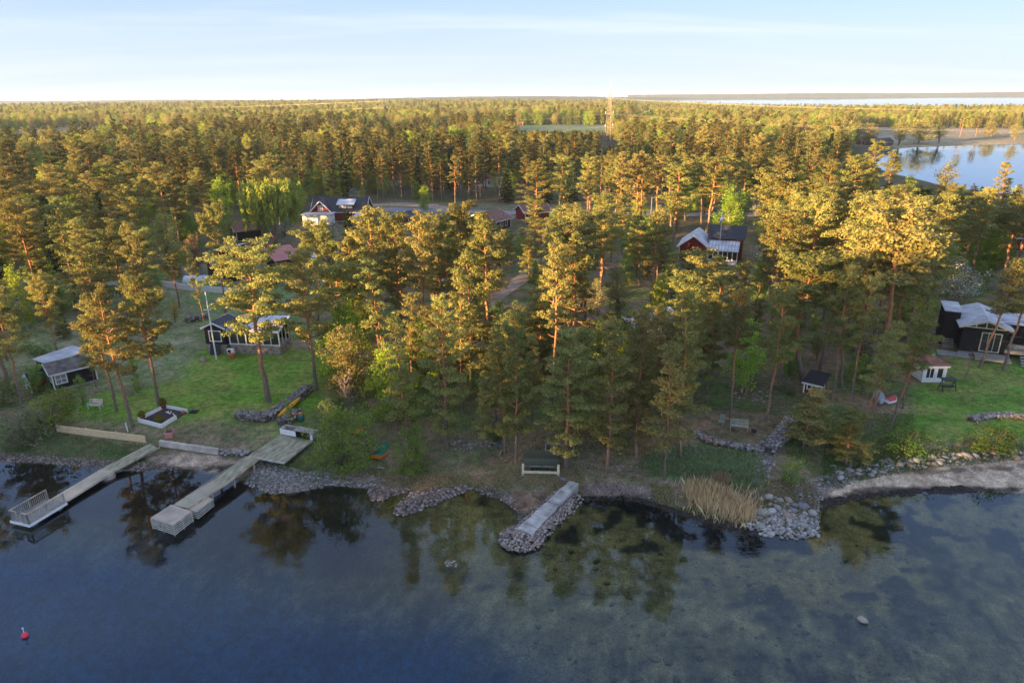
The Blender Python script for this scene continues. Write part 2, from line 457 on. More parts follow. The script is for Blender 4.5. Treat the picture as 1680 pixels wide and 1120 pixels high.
paint(zone(pxpoly([(1060,745),(1130,740),(1240,755),(1260,790),(1200,795),(1120,775),(1080,770)]), 0.6), (0.09, 0.20, 0.08), 24, 0.7, (0.20, 0.22, 0.10))
paint(zone(pxpoly([(1240,790),(1330,790),(1345,820),(1330,850),(1250,850)]), 0.6) * 0.8, (0.10, 0.12, 0.05), 25, 0.7, (0.20, 0.18, 0.11))
paint(zone(pxpoly([(1350,740),(1420,730),(1680,730),(1900,730),(1900,745),(1680,748),(1420,765),(1350,780)]), 0.6) * 0.8, (0.06, 0.11, 0.035), 26, 0.8, (0.15, 0.13, 0.07))
# beaches
sand = (0.50, 0.385, 0.26)
paint(zone(pxpoly([(245,742),(330,742),(395,752),(405,765),(385,785),(350,776),(310,768),(265,764)], 0.4), 0.35), sand, 27, 0.8, (0.30, 0.23, 0.17))
paint(zone(pxpoly([(525,786),(600,790),(606,801),(560,800),(525,796)], 0.3), 0.2), (0.34, 0.26, 0.19), 28, 0.8, (0.26, 0.19, 0.13))
paint(zone(pxpoly([(1365,800),(1420,782),(1500,768),(1600,758),(1720,752),(1900,752),(1900,812),(1680,808),(1500,806),(1420,813),(1360,826)], 0.3), 0.3), (0.56, 0.44, 0.30), 29, 1.0, (0.42, 0.32, 0.22))
paint(zone(pxpoly([(940,790),(1060,795),(1070,812),(960,812)], 0.3), 0.4), (0.20, 0.15, 0.12), 30, 0.8, (0.28, 0.22, 0.17))
# tide wrack: dark seaweed
paint(zone(pxpoly([(340,760),(390,758),(400,765),(360,772),(340,768)], 0.3), 0.2, 31, 0.5, 0.6), (0.08, 0.06, 0.045))
wr = sst(SD, -0.9, -0.1) * (1 - sst(SD, 0.2, 0.7)) * near * np.clip(0.45 + vnoise(P, 1.7, 33), 0, 1)
paint(wr, (0.085, 0.065, 0.05))
paint(zone(pxpoly([(1350,815),(1420,802),(1520,797),(1640,797),(1680,800),(1680,806),(1500,806),(1400,814),(1352,826)], 0.1), 0.25, 34, 0.4, 0.9) * 0.85, (0.045, 0.035, 0.03))
paint(zone(pxpoly([(1480,775),(1680,768),(1680,773),(1500,781)], 0.1), 0.12, 35, 0.35, 0.7) * 0.8, (0.13, 0.10, 0.075))
# seabed
uw = 1 - sst(SD, -0.5, -0.1)
paint(uw, (0.36, 0.30, 0.13), 36, 1.6, (0.25, 0.22, 0.10))
mot = np.clip(vnoise(P, 2.3, 37) * 0.9 + vnoise(P, 0.9, 38) * 0.8 + vnoise(P, 6.0, 39) * 0.7 - 0.05, 0, 1)
paint(uw * sst(mot, 0.10, 0.35) * 0.92, (0.035, 0.040, 0.030))
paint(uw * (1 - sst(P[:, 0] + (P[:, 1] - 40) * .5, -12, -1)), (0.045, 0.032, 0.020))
paint(uw * sst(-SD, 5, 11) * 0.55, (0.46, 0.43, 0.28), 46, 0.9, (0.10, 0.11, 0.075))
weed = zone(pxpoly([(960,812),(1060,815),(1110,838),(1200,865),(1250,870),(1330,885),(1300,905),(1200,905),(1120,890),(1080,860),(1010,835),(955,826)], 0), 0.5, 40, 0.8, 1.1)
paint(weed * (1 - sst(SD, -0.1, 0.2)), (0.022, 0.02, 0.018), 41, 0.5, (0.05, 0.042, 0.036))
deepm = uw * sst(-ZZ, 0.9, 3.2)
paint(deepm, (0.004, 0.070, 0.210))  # the water's blue scatter and absorption with depth, painted into the bed colour
# far fields
tanf = (0.44, 0.36, 0.22)
paint(zone(pxpoly([(0,214),(120,205),(260,212),(330,222),(200,235),(100,245),(0,262)], 2.5), 8, 42, 6, 30), tanf, 43, 20, (0.22, 0.20, 0.12))
paint(zone(pxpoly([(590,215),(740,212),(745,222),(640,228),(595,225)], 3), 5), (0.16, 0.22, 0.10))
paint(zone(pxpoly([(600,228),(700,226),(700,240),(640,244),(600,240)], 3), 5), tanf)
paint(zone(pxpoly([(700,205),(1130,203),(1130,214),(960,218),(700,216)], 3), 8), (0.15, 0.23, 0.11), 44, 20, (0.20, 0.24, 0.13))
paint(zone(pxpoly([(1405,212),(1500,208),(1700,212),(2300,214),(2300,234),(1700,234),(1550,236),(1400,238)], 2), 6), (0.36, 0.30, 0.20), 45, 15, (0.26, 0.24, 0.14))
ROAD = pxpoly([(588,338),(640,333),(720,337),(860,341),(1000,343),(1110,345),(1110,352),(1000,351),(860,351),(760,352),(680,350),(600,347)], 2.3)
paint(zone(pxpoly([(575,342),(640,328),(860,335),(1130,338),(1130,362),(860,362),(640,362)], 2.3), 3), (0.13, 0.14, 0.06), 47, 4, (0.19, 0.16, 0.09))
NX = len(gx)
idx = np.arange(len(P)).reshape(len(gy), NX)
F = np.stack([idx[:-1, :-1], idx[:-1, 1:], idx[1:, 1:], idx[1:, :-1]], -1).reshape(-1, 4)
def ground_mat():
    m, nt = nodes('ground_soil_and_grass'); N = nt.nodes; L = nt.links
    out = N.new('ShaderNodeOutputMaterial'); p = N.new('ShaderNodeBsdfPrincipled'); p.inputs['Roughness'].default_value = 0.95
    p.inputs['Specular IOR Level'].default_value = 0.12
    at = N.new('ShaderNodeAttribute'); at.attribute_name = 'gcol'
    tc = N.new('ShaderNodeTexCoord')
    tot = None
    vals = []
    for sc, amp in ((0.35, 0.5), (1.6, 0.7), (7.0, 0.9), (24.0, 0.8)):
        no = N.new('ShaderNodeTexNoise'); no.inputs['Scale'].default_value = sc; no.inputs['Detail'].default_value = 3
        L.new(tc.outputs['Object'], no.inputs['Vector'])
        r = N.new('ShaderNodeMapRange'); r.inputs['From Min'].default_value = 0.3; r.inputs['From Max'].default_value = 0.7
        r.inputs['To Min'].default_value = 1 - amp * 0.45; r.inputs['To Max'].default_value = 1 + amp * 0.45
        L.new(no.outputs['Fac'], r.inputs['Value']); vals.append((no, r))
    cur = at.outputs['Color']
    for no, r in vals:
        v = N.new('ShaderNodeVectorMath'); v.operation = 'SCALE'
        L.new(cur, v.inputs[0]); L.new(r.outputs[0], v.inputs['Scale']); cur = v.outputs[0]
    L.new(cur, p.inputs['Base Color'])
    b = N.new('ShaderNodeBump'); b.inputs['Strength'].default_value = 0.8; b.inputs['Distance'].default_value = 0.06
    L.new(vals[2][0].outputs['Fac'], b.inputs['Height']); L.new(b.outputs[0], p.inputs['Normal'])
    L.new(p.outputs[0], out.inputs['Surface'])
    return m
GM = ground_mat()
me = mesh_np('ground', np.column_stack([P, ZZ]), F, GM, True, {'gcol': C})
tag(link('ground', me), kind='structure')

# water: one sheet at sea level, bay, lake and the open sea beyond
def water_mat():
    m, nt = nodes('clear_bay_water'); N = nt.nodes; L = nt.links
    out = N.new('ShaderNodeOutputMaterial')
    gl = N.new('ShaderNodeBsdfGlossy'); gl.inputs['Roughness'].default_value = 0.0; gl.inputs['Color'].default_value = (.80, .93, 1.0, 1)
    tr = N.new('ShaderNodeBsdfTransparent'); tr.inputs['Color'].default_value = (0.80, 0.82, 0.70, 1)
    df = N.new('ShaderNodeBsdfDiffuse'); df.inputs['Color'].default_value = (0.008, 0.055, 0.17, 1)
    fr = N.new('ShaderNodeFresnel'); fr.inputs['IOR'].default_value = 1.52
    m1 = N.new('ShaderNodeMixShader'); m2 = N.new('ShaderNodeMixShader')
    m1.inputs[0].default_value = 0.02
    L.new(tr.outputs[0], m1.inputs[1]); L.new(df.outputs[0], m1.inputs[2])
    L.new(fr.outputs[0], m2.inputs[0]); L.new(m1.outputs[0], m2.inputs[1]); L.new(gl.outputs[0], m2.inputs[2])
    tc = N.new('ShaderNodeTexCoord'); mp = N.new('ShaderNodeMapping'); mp.inputs['Rotation'].default_value = (0, 0, R(20)); mp.inputs['Scale'].default_value = (0.6, 1.6, 1)
    L.new(tc.outputs['Object'], mp.inputs[0])
    n1 = N.new('ShaderNodeTexNoise'); n1.inputs['Scale'].default_value = 0.9; n1.inputs['Detail'].default_value = 3
    n2 = N.new('ShaderNodeTexNoise'); n2.inputs['Scale'].default_value = 3.2; n2.inputs['Detail'].default_value = 2
    n3 = N.new('ShaderNodeTexNoise'); n3.inputs['Scale'].default_value = 0.06; n3.inputs['Detail'].default_value = 2
    for n in (n1, n2, n3): L.new(mp.outputs[0], n.inputs['Vector'])
    r3 = N.new('ShaderNodeMapRange'); r3.inputs['From Min'].default_value = 0.42; r3.inputs['From Max'].default_value = 0.62; r3.inputs['To Min'].default_value = 0.25; r3.inputs['To Max'].default_value = 1.0
    L.new(n3.outputs['Fac'], r3.inputs['Value'])
    b1 = N.new('ShaderNodeBump'); b1.inputs['Distance'].default_value = 0.009
    b2 = N.new('ShaderNodeBump'); b2.inputs['Distance'].default_value = 0.0035
    L.new(r3.outputs[0], b1.inputs['Strength']); L.new(r3.outputs[0], b2.inputs['Strength'])
    L.new(n1.outputs['Fac'], b1.inputs['Height']); L.new(n2.outputs['Fac'], b2.inputs['Height']); L.new(b1.outputs[0], b2.inputs['Normal'])
    L.new(b2.outputs[0], gl.inputs['Normal'])
    L.new(gl.outputs[0], m2.inputs[2]); L.new(m2.outputs[0], out.inputs['Surface'])
    return m
WM = water_mat()
mb = MB()
wx = [-9400, -2000, -400, 400, 2000, 9400]; wy = [-380, 0, 100, 600, 3000, 9400]
for i in range(5):
    for j in range(5):
        mb.add([(wx[i], wy[j], 0), (wx[i+1], wy[j], 0), (wx[i+1], wy[j+1], 0), (wx[i], wy[j+1], 0)], [(0, 1, 2, 3)])
mw = mb.build('water', WM); tag(mw, kind='structure')

# distant wooded hills on the horizon
def ridge_strip(name, pts, hfun, width, m):
    V = []; n = len(pts)
    for i, (x, y) in enumerate(pts):
        h = hfun(i / (n - 1), i)
        for k, f in enumerate((0, 0.55, 0.9, 1.0, 0.9, 0.5, 0)):
            r = math.hypot(x, y); ux, uy = x / r, y / r
            o = width * (k / 6)
            V.append((x + ux * o, y + uy * o, h * f - (1.0 if f == 0 else 0)))
    F = [(i*7+k, (i+1)*7+k, (i+1)*7+k+1, i*7+k+1) for i in range(n-1) for k in range(6)]
    return tag(link(name, mesh_np(name, V, F, m, True)), kind='structure')
HM = mat('far_woodland', (0.045, 0.075, 0.05), 1.0, 0.45, 0.02, spec=0.0)
rnd = random.Random(3)
hp = []
for i in range(240):
    a = R(24) + R(30) * i / 239     # right of centre: far shore across the sea
    q = G0(1030 + (2150 - 1030) * i / 239, 161.3 - 0.0078 * ((1030 + (2150 - 1030) * i / 239) - 1030), 0)
    hp.append((q.x, q.y))
ridge_strip('far_shore_hills', hp, lambda t, i: 27 + 3 * math.sin(t * 9) + 2 * math.sin(t * 23 + 1) + rnd.uniform(-1.5, 1.5), 600, HM)
hp = [(-5600 + 7000 * i / 299, 5600 + 500 * math.sin(i * 0.02)) for i in range(300)]
ridge_strip('inland_hills', hp, lambda t, i: (24 + 7 * math.sin(t * 7 + 1) + 4 * math.sin(t * 19) + rnd.uniform(-1.5, 1.5)) * min(1, (1 - t) * 6 + .05), 900, HM)

# morning haze: one closed box of thin air round the camera and the whole scene
mb = MB(); mb.box((0, 4550, 20.0), (19400, 10100, 60.0))
hz_m, nt = nodes('morning_haze_air')
ho = nt.nodes.new('ShaderNodeOutputMaterial'); hv = nt.nodes.new('ShaderNodeVolumePrincipled')
hv.inputs['Color'].default_value = (0.70, 0.85, 1.0, 1); hv.inputs['Density'].default_value = 0.00008
hv.inputs['Anisotropy'].default_value = 0.1
nt.links.new(hv.outputs[0], ho.inputs['Volume'])
tag(mb.build('haze', hz_m), kind='stuff')

# ------------------------------------------------------------------ tree builders
def leaves(rng, c, rad, n, size, out_bias=1.0, up=0.35, aspect=1.7, shell=0.45, droop=0.0):
    """leaf-sized diamonds through the volumes of ellipsoids; c (k,3), rad (k,3), n per ellipsoid (k,)"""
    c = np.asarray(c, float); rad = np.asarray(rad, float); n = np.asarray(n, int)
    ci = np.repeat(np.arange(len(c)), n); N = len(ci)
    d = rng.normal(size=(N, 3)); d /= np.linalg.norm(d, axis=1)[:, None]
    r = shell + (1 - shell) * rng.random(N) ** 0.6
    r *= np.where(rng.random(N) < 0.12, 1.25, 1.0)
    p = c[ci] + d * rad[ci] * r[:, None]
    nrm = d * out_bias + rng.normal(size=(N, 3)) * 0.55 + np.array([0, 0, up])
    nrm /= np.linalg.norm(nrm, axis=1)[:, None]
    t = np.cross(nrm, rng.normal(size=(N, 3))); t /= np.linalg.norm(t, axis=1)[:, None] + 1e-9
    if droop: 
        t = t + np.array([0, 0, -droop]); t /= np.linalg.norm(t, axis=1)[:, None]
    b = np.cross(nrm, t)
    s = size * (0.6 + 0.8 * rng.random(N))
    a = t * (s * aspect)[:, None] * 0.5; b = b * s[:, None] * 0.5
    V = np.stack([p - a, p - b, p + a, p + b], 1).reshape(-1, 3)
    F = np.arange(4 * N).reshape(-1, 4)
    lv = np.repeat(np.clip(rng.random(N) * 0.6 + rng.random(len(c))[ci] * 0.5, 0, 1), 4)
    return V, F, lv
def curve(p0, p1, bend, k, rnd):
    p0 = Vector(p0); p1 = Vector(p1); L = (p1 - p0).length
    mid = (p0 + p1) / 2 + Vector((rnd.uniform(-1, 1), rnd.uniform(-1, 1), rnd.uniform(-1, 1))) * bend * L
    return [(p0 * (1 - t) ** 2 + mid * 2 * t * (1 - t) + p1 * t * t) for t in [i / k for i in range(k + 1)]]
def wood_mesh(name, mb, H, m):
    me = bpy.data.meshes.new(name); me.from_pydata(mb.v, [], mb.f); me.update()
    me.polygons.foreach_set('use_smooth', np.ones(len(me.polygons), bool))
    me.materials.append(m)
    z = np.array([v[2] for v in mb.v], np.float32)
    a = me.attributes.new('hf', 'FLOAT', 'POINT'); a.data.foreach_set('value', z / H)
    return me
def leaf_mesh(name, parts, m):
    V = np.concatenate([p[0] for p in parts]); off = 0; Fs = []
    for p in parts: Fs.append(p[1] + off); off += len(p[0])
    return mesh_np(name, V, np.concatenate(Fs), m, False, {'lv': np.concatenate([p[2] for p in parts])})

def make_pine(seed, H=18.0, cb=0.5, spread=3.3, limbs=30, dens=1.0, bend=0.03, lean=(0, 0), shape='dome', leaf=0.145, npuff=62, dead=14, r0=0.24, fork=False, m=None):
    """Scots pine: bare trunk, crooked limbs, foliage in separate flattened pads"""
    rnd = random.Random(seed); rng = np.random.default_rng(seed)
    mb = MB()
    top = Vector((lean[0] * H, lean[1] * H, H * 0.97))
    tr = curve((0, 0, -0.6), top, bend, 12, rnd)
    for i in range(2, 12): tr[i] += Vector((rnd.uniform(-1, 1), rnd.uniform(-1, 1), 0)) * 0.007 * H
    rads = [r0 * (1.25 if i == 0 else 1) * (1 - 0.86 * (i / 12) ** 1.15) for i in range(13)]
    mb.tube(tr, rads, 8, False)
    def at(z):
        f = max(0.0, min(11.999, (z + 0.6) / (H * 0.97 + 0.6) * 12)); i = int(f); f -= i
        return tr[i].lerp(tr[i + 1], f), rads[i] * (1 - f) + rads[i + 1] * f
    pc = []; pr = []
    def puff(p, s):
        pc.append(p); pr.append((s * rnd.uniform(0.8, 1.2), s * rnd.uniform(0.8, 1.2), s * rnd.uniform(0.38, 0.55)))
    az = rnd.uniform(0, 6.28)
    for i in range(limbs):
        t = (i + rnd.random() * 0.8) / limbs
        z = H * (cb + (0.96 - cb) * t)
        if shape == 'dome': prof = math.sin(math.pi * min(1, 0.22 + t * 0.72)) ** 0.7 * (1.0 if t < 0.75 else 0.9)
        elif shape == 'flat': prof = 0.55 + 0.75 * t if t < 0.72 else 1.15 - (t - 0.72) * 2.2
        elif shape == 'cone': prof = 1.15 * (1 - t) ** 0.75 + 0.16
        else: prof = 0.85 + 0.15 * math.sin(t * 9) - 0.45 * max(0, t - 0.7) / 0.3
        Lm = spread * prof * rnd.uniform(0.6, 1.15)
        az += 2.4 + rnd.uniform(-0.5, 0.5)
        el = R(rnd.uniform(-12, 22) + 38 * t * (0.3 if shape == 'cone' else 1.0))
        c, rr = at(z)
        e = c + Vector((math.cos(az) * math.cos(el), math.sin(az) * math.cos(el), math.sin(el))) * Lm
        lb = curve(c, e, 0.16, 4, rnd)
        lr = max(0.025, min(rr * 0.55, 0.022 * Lm + 0.02))
        mb.tube(lb, [lr, lr * 0.8, lr * 0.6, lr * 0.42, lr * 0.2], 5, False)
        k = max(2, int(Lm * 2.3 * dens))
        for j in range(k):
            u = 0.42 + 0.62 * (j + rnd.random()) / k
            bp = lb[0].lerp(lb[4], min(u, 1)) * 0.4 + lb[min(4, int(u * 4))] * 0.6
            side = Vector((-math.sin(az), math.cos(az), 0)) * rnd.uniform(-1, 1) * (0.42 * Lm * u * 0.75)
            q = bp + side + Vector((0, 0, rnd.uniform(-0.1, 0.35)))
            if rnd.random() < 0.55:
                mb.tube([bp, (bp + q) / 2 + Vector((0, 0, .08)), q], [lr * 0.4, lr * 0.3, lr * 0.15], 4, False)
            puff(q, rnd.uniform(0.36, 0.80))
    c, rr = at(H * 0.93)
    for _ in range(5): puff(c + Vector((rnd.uniform(-.7, .7), rnd.uniform(-.7, .7), rnd.uniform(-0.2, H * 0.05))), rnd.uniform(0.4, 0.65))
    for i in range(dead):
        z = H * (cb * rnd.uniform(0.45, 1.05)); az = rnd.uniform(0, 6.28); Lm = rnd.uniform(0.5, 1.9)
        c, rr = at(z); e = c + Vector((math.cos(az) * Lm, math.sin(az) * Lm, rnd.uniform(-0.5, 0.5)))
        mb.tube(curve(c, e, 0.25, 3, rnd), [0.04, 0.03, 0.022, 0.01], 4, False)
    n = [max(8, int(npuff * (r[0] * r[1]) / 0.36)) for r in pr]
    L = leaves(rng, pc, pr, n, leaf, 1.0, 0.35, 1.6, 0.35)
    return wood_mesh('trunk', mb, H, PBARK), leaf_mesh('crown', [L], m or NEEDLE)

def make_broad(seed, H=10.0, cb=0.2, spread=2.6, nl=22, leaf=0.2, npuff=40, m=None, bark=None, shape='oval', size=0.8, droop=0.0, r0=0.13, stems=1, gap=0.0):
    rnd = random.Random(seed); rng = np.random.default_rng(seed)
    mb = MB(); pc = []; pr = []
    stems_l = []
    for s in range(stems):
        a = rnd.uniform(0, 6.28); off = 0 if stems == 1 else spread * 0.35
        top = Vector((math.cos(a) * off, math.sin(a) * off, H * 0.9))
        tr = curve((0, 0, -0.4), top, 0.05, 8, rnd)
        mb.tube(tr, [r0 * (1 - 0.85 * i / 8) for i in range(9)], 7, False); stems_l.append(tr)
    az = 0
    for i in range(nl):
        tr = stems_l[i % stems]; t = (i + rnd.random()) / nl
        z = cb + (0.95 - cb) * t
        if shape == 'oval': prof = math.sin(math.pi * (0.12 + 0.80 * t)) ** 0.75
        elif shape == 'cone': prof = (1 - t) ** 0.7 * 1.1 + 0.12
        elif shape == 'column': prof = 0.75 + 0.25 * math.sin(t * 6)
        else: prof = math.sqrt(max(0.05, 1 - (t * 0.95) ** 2))
        az += 2.4 + rnd.uniform(-.4, .4); Lm = spread * prof * rnd.uniform(0.7, 1.1)
        f = z * 8; k = min(7, int(f)); c = tr[k].lerp(tr[k + 1], min(1, f - k)) - Vector((0, 0, Lm * 0.35))
        if c.z < 0.1: c.z = 0.1
        el = R(rnd.uniform(15, 50))
        e = c + Vector((math.cos(az) * math.cos(el), math.sin(az) * math.cos(el), math.sin(el))) * Lm
        lr = r0 * 0.35
        lb = curve(c, e, 0.12, 3, rnd)
        mb.tube(lb, [lr, lr * .7, lr * .45, lr * .15], 4, False)
        kk = max(2, int(Lm * 1.5))
        for j in range(kk):
            u = 0.35 + 0.7 * (j + rnd.random()) / kk
            q = lb[0].lerp(lb[3], min(u, 1)) + Vector((rnd.uniform(-1, 1), rnd.uniform(-1, 1), rnd.uniform(-.6, .6))) * 0.28 * Lm
            if gap and rnd.random() < gap: continue
            s = size * rnd.uniform(0.6, 1.2)
            pc.append(q); pr.append((s, s, s * rnd.uniform(0.7, 1.0)))
            if droop:
                for w in range(3):
                    pc.append(q - Vector((rnd.uniform(-.3, .3), rnd.uniform(-.3, .3), droop * (w + 1) * 0.6))); pr.append((s * .45, s * .45, s * 1.0))
    pc.append(stems_l[0][-1]); pr.append((size * .7, size * .7, size * .8))
    n = [max(5, int(npuff * r[0] * r[1] / 0.5)) for r in pr]
    L = leaves(rng, pc, pr, n, leaf, 0.8, 0.25, 1.35, 0.25, droop * 0.8)
    return wood_mesh('trunk', mb, H, bark or GBARK), leaf_mesh('crown', [L], m or BIRCHL)

def make_spruce(seed, H=12.0, spread=2.6, m=None, leaf=0.26, per=60):
    rnd = random.Random(seed); rng = np.random.default_rng(seed); mb = MB()
    mb.tube([(0, 0, -.4), (0, 0, H * .5), (0, 0, H)], [0.2, .12, .02], 7, False)
    pc = []; pr = []; az = 0; nb = int(H * 6)
    for i in range(nb):
        t = (i + rnd.random()) / nb; z = H * (0.06 + 0.92 * t); az += 2.4
        Lm = spread * ((1 - t) ** 0.85 + 0.04) * rnd.uniform(.75, 1.1)
        e = Vector((math.cos(az) * Lm, math.sin(az) * Lm, z - Lm * 0.22))
        mb.tube([(0, 0, z), e], [.03, .01], 4, False)
        for j in range(max(1, int(Lm * 1.6))):
            u = (j + .7) / max(1, int(Lm * 1.6)); q = Vector((0, 0, z)).lerp(e, min(1, u))
            pc.append(q); pr.append((.42 + .2 * u, .42 + .2 * u, .2))
    L = leaves(rng, pc, pr, [per // 3] * len(pc), leaf, .7, .3, 1.9, .2, .5)
    return wood_mesh('trunk', mb, H, GBARK), leaf_mesh('crown', [L], m or SPRUCE)

def make_willow(seed, H=10.0, spread=4.6):
    rnd = random.Random(seed); rng = np.random.default_rng(seed); mb = MB()
    mb.tube([(0, 0, -.4), (0.1, 0, 2.2), (0, .1, H * .55)], [.5, .42, .3], 8, False)
    pc = []; pr = []
    for i in range(34):
        az = i * 2.4; t = (i + .5) / 34; Lm = spread * (0.35 + .65 * math.sqrt(t)); zt = H * (.96 - .34 * t * t)
        e = Vector((math.cos(az) * Lm, math.sin(az) * Lm, zt - 0.1))
        mb.tube(curve((0, 0, H * .45), e, .12, 4, rnd), [.13, .1, .07, .04, .02], 4, False)
        for j in range(9):
            u = .45 + .6 * rnd.random(); q = Vector((0, 0, H * .6)).lerp(e, u) + Vector((rnd.uniform(-.9, .9), rnd.uniform(-.9, .9), rnd.uniform(0, .5)))
            ln = rnd.uniform(1.2, max(1.4, min(4.2, q.z - .6)))
            for w in range(int(ln / .55)):
                pc.append(q - Vector((rnd.uniform(-.08, .08), rnd.uniform(-.08, .08), w * .55))); pr.append((.32, .32, .42))
    L = leaves(rng, pc, pr, [16] * len(pc), .20, .6, .1, 2.6, .1, 1.6)
    return wood_mesh('trunk', mb, H, GBARK), leaf_mesh('crown', [L], BIRCHL_W)

def make_bare(seed, H=8.0, spread=3.5, m=None, bark=None, twigs=True, n=26):
    rnd = random.Random(seed); rng = np.random.default_rng(seed); mb = MB()
    tr = curve((0, 0, -.4), (rnd.uniform(-.6, .6), rnd.uniform(-.6, .6), H * .8), .08, 6, rnd)
    mb.tube(tr, [.16 * (1 - .13 * i) for i in range(7)], 7, False); pc = []; pr = []
    for i in range(n):
        az = i * 2.4; t = .2 + .8 * (i + .5) / n; c = tr[min(6, int(t * 6))]
        Lm = spread * rnd.uniform(.5, 1.0) * (1.15 - .5 * t)
        el = R(rnd.uniform(25, 65)); e = c + Vector((math.cos(az) * math.cos(el), math.sin(az) * math.cos(el), math.sin(el))) * Lm
        lb = curve(c, e, .15, 4, rnd); mb.tube(lb, [.06, .05, .035, .022, .01], 4, False)
        for j in range(5):
            b = lb[rnd.randint(1, 4)]; q = b + Vector((rnd.uniform(-1, 1), rnd.uniform(-1, 1), rnd.uniform(-.1, 1))) * Lm * .4
            mb.tube([b, (b + q) / 2 + Vector((0, 0, .1)), q], [.028, .02, .008], 3, False)
            pc.append(q); pr.append((.55, .55, .5)); pc.append((b + q) / 2); pr.append((.45, .45, .4))
    w = wood_mesh('trunk', mb, H, bark or GBARK)
    if not twigs: return w, None
    L = leaves(rng, pc, pr, [26] * len(pc), .07, .2, .3, 5.0, .0)
    return w, leaf_mesh('crown', [L], m or TWIG)

BIRCHL_W = leaf_mat('willow_leaves', (0.20, 0.27, 0.045), (0.44, 0.47, 0.10), 0.4)

SAPL = leaf_mat('young_leaves', (0.13, 0.23, 0.04), (0.31, 0.42, 0.10), 0.5, 0.006)
# template meshes (trunk, crown); every tree object below shares one of these
T = {}
for i in range(6): T['pine%d' % i] = make_pine(100 + i, 18, [.50, .46, .55, .42, .52, .48][i], [3.3, 3.0, 2.9, 3.5, 3.2, 3.6][i], 30, 1.0, .03, ([0, .04, -.04, .02, 0, -.02][i], 0), ['dome', 'dome', 'dome', 'irr', 'dome', 'irr'][i])
for i in range(6, 9): T['pine%d' % i] = make_pine(100 + i, 18, [0, 0, 0, 0, 0, 0, .6, .38, .48][i], [0, 0, 0, 0, 0, 0, 2.6, 3.9, 3.3][i], [0, 0, 0, 0, 0, 0, 22, 34, 26][i], .85, .05, ([0, 0, 0, 0, 0, 0, .05, -.03, .04][i], .02), ['', '', '', '', '', '', 'flat', 'dome', 'irr'][i])
for i in range(3): T['full%d' % i] = make_pine(140 + i, 18, [.16, .12, .2][i], [3.7, 3.3, 3.4][i], 46, 1.0, .03, (0, 0), ['irr', 'dome', 'cone'][i], npuff=62)
for i in range(2): T['spread%d' % i] = make_pine(150 + i, 18, [.36, .42][i], [5.2, 4.9][i], 40, 1.05, .03, (0, 0), ['dome', 'flat'][i], npuff=60, r0=.30)
for i in range(5): T['fir%d' % i] = make_pine(300 + i, 18, [.45, .35, .5, .3, .4][i], [3.2, 3.0, 2.8, 3.4, 3.6][i], 30, 1.0, .03, (0, 0), ['dome', 'irr', 'dome', 'cone', 'irr'][i], leaf=.17, npuff=46, m=SHADEN)  # Scots pines for the far wood, shade put into their needle colour
T['lean0'] = make_pine(160, 18, .22, 3.1, 40, 1.0, .10, (.10, .03), 'irr')
T['lean1'] = make_pine(161, 18, .50, 2.2, 22, 1.0, .08, (.12, .02), 'dome', r0=.15)
T['thin0'] = make_pine(162, 18, .40, 1.9, 30, 1.0, .05, (.05, 0), 'irr', r0=.13)
T['thin1'] = make_pine(163, 18, .30, 2.0, 32, 1.0, .05, (-.05, 0), 'cone', r0=.13)
T['small0'] = make_pine(164, 8, .12, 2.1, 26, 1.1, .06, (.10, 0), 'cone', r0=.14, leaf=.17, dead=3)
T['flat0'] = make_pine(165, 14, .62, 4.3, 22, 1.2, .10, (-.06, 0), 'flat', r0=.24)
T['birch0'] = make_broad(200, 12, .18, 2.6, 34, .17, 34, BIRCHL, BBARK, 'oval', .75, .5)
T['birch1'] = make_broad(201, 12, .2, 2.3, 32, .17, 34, BIRCHL, BBARK, 'cone', .7, .5)
T['birch2'] = make_broad(202, 12, .1, 1.9, 30, .17, 32, BIRCHL, BBARK, 'column', .65, .3)
T['oak0'] = make_broad(210, 12, .2, 4.2, 40, .2, 22, OAKL, GBARK, 'round', .9, 0, .22, 2)
T['oak1'] = make_broad(211, 12, .25, 3.4, 34, .2, 20, OAKL, GBARK, 'oval', .85, 0, .2, 2)
T['oak2'] = make_broad(212, 12, .12, 3.6, 44, .19, 30, BIRCHL, GBARK, 'round', .9, 0, .2, 2)
T['oak3'] = make_broad(213, 12, .15, 3.0, 40, .19, 30, SHRUBL, GBARK, 'oval', .85, 0, .2, 2)
T['sap0'] = make_broad(220, 7, .08, 2.7, 60, .15, 44, SAPL, GBARK, 'round', .6, 0, .09, 3, 0)
T['sap1'] = make_broad(221, 7, .15, 2.1, 46, .15, 40, SAPL, GBARK, 'oval', .55, 0, .08, 2, .05)
T['shrub0'] = make_broad(230, 3, .02, 1.9, 34, .12, 46, SHRUBL, GBARK, 'round', .5, 0, .05, 4)
T['shrub1'] = make_broad(231, 3, .02, 1.8, 34, .12, 46, GREYL, GBARK, 'round', .5, 0, .05, 4)
T['blossom0'] = make_broad(240, 5, .12, 2.4, 34, .14, 34, BLOSSOM, GBARK, 'round', .6, 0, .1, 2)
T['spruce0'] = make_spruce(250); T['spruce1'] = make_spruce(251, 12, 2.1)
T['willow0'] = make_willow(260)
T['bare0'] = make_bare(270, 8, 3.6, TWIG); T['bare1'] = make_bare(271, 7, 2.6, bark=DBARK, twigs=False, n=22)
TH = dict(fir=18, pine=18, full=18, spread=18, lean=18, thin=18, small=8, flat=14, birch=12, oak=12, sap=7, shrub=3, blossom=5, spruce=12, willow=10, bare=8)
for k, v in list(T.items()):
    pass
def kindname(k): return k.rstrip('0123456789')
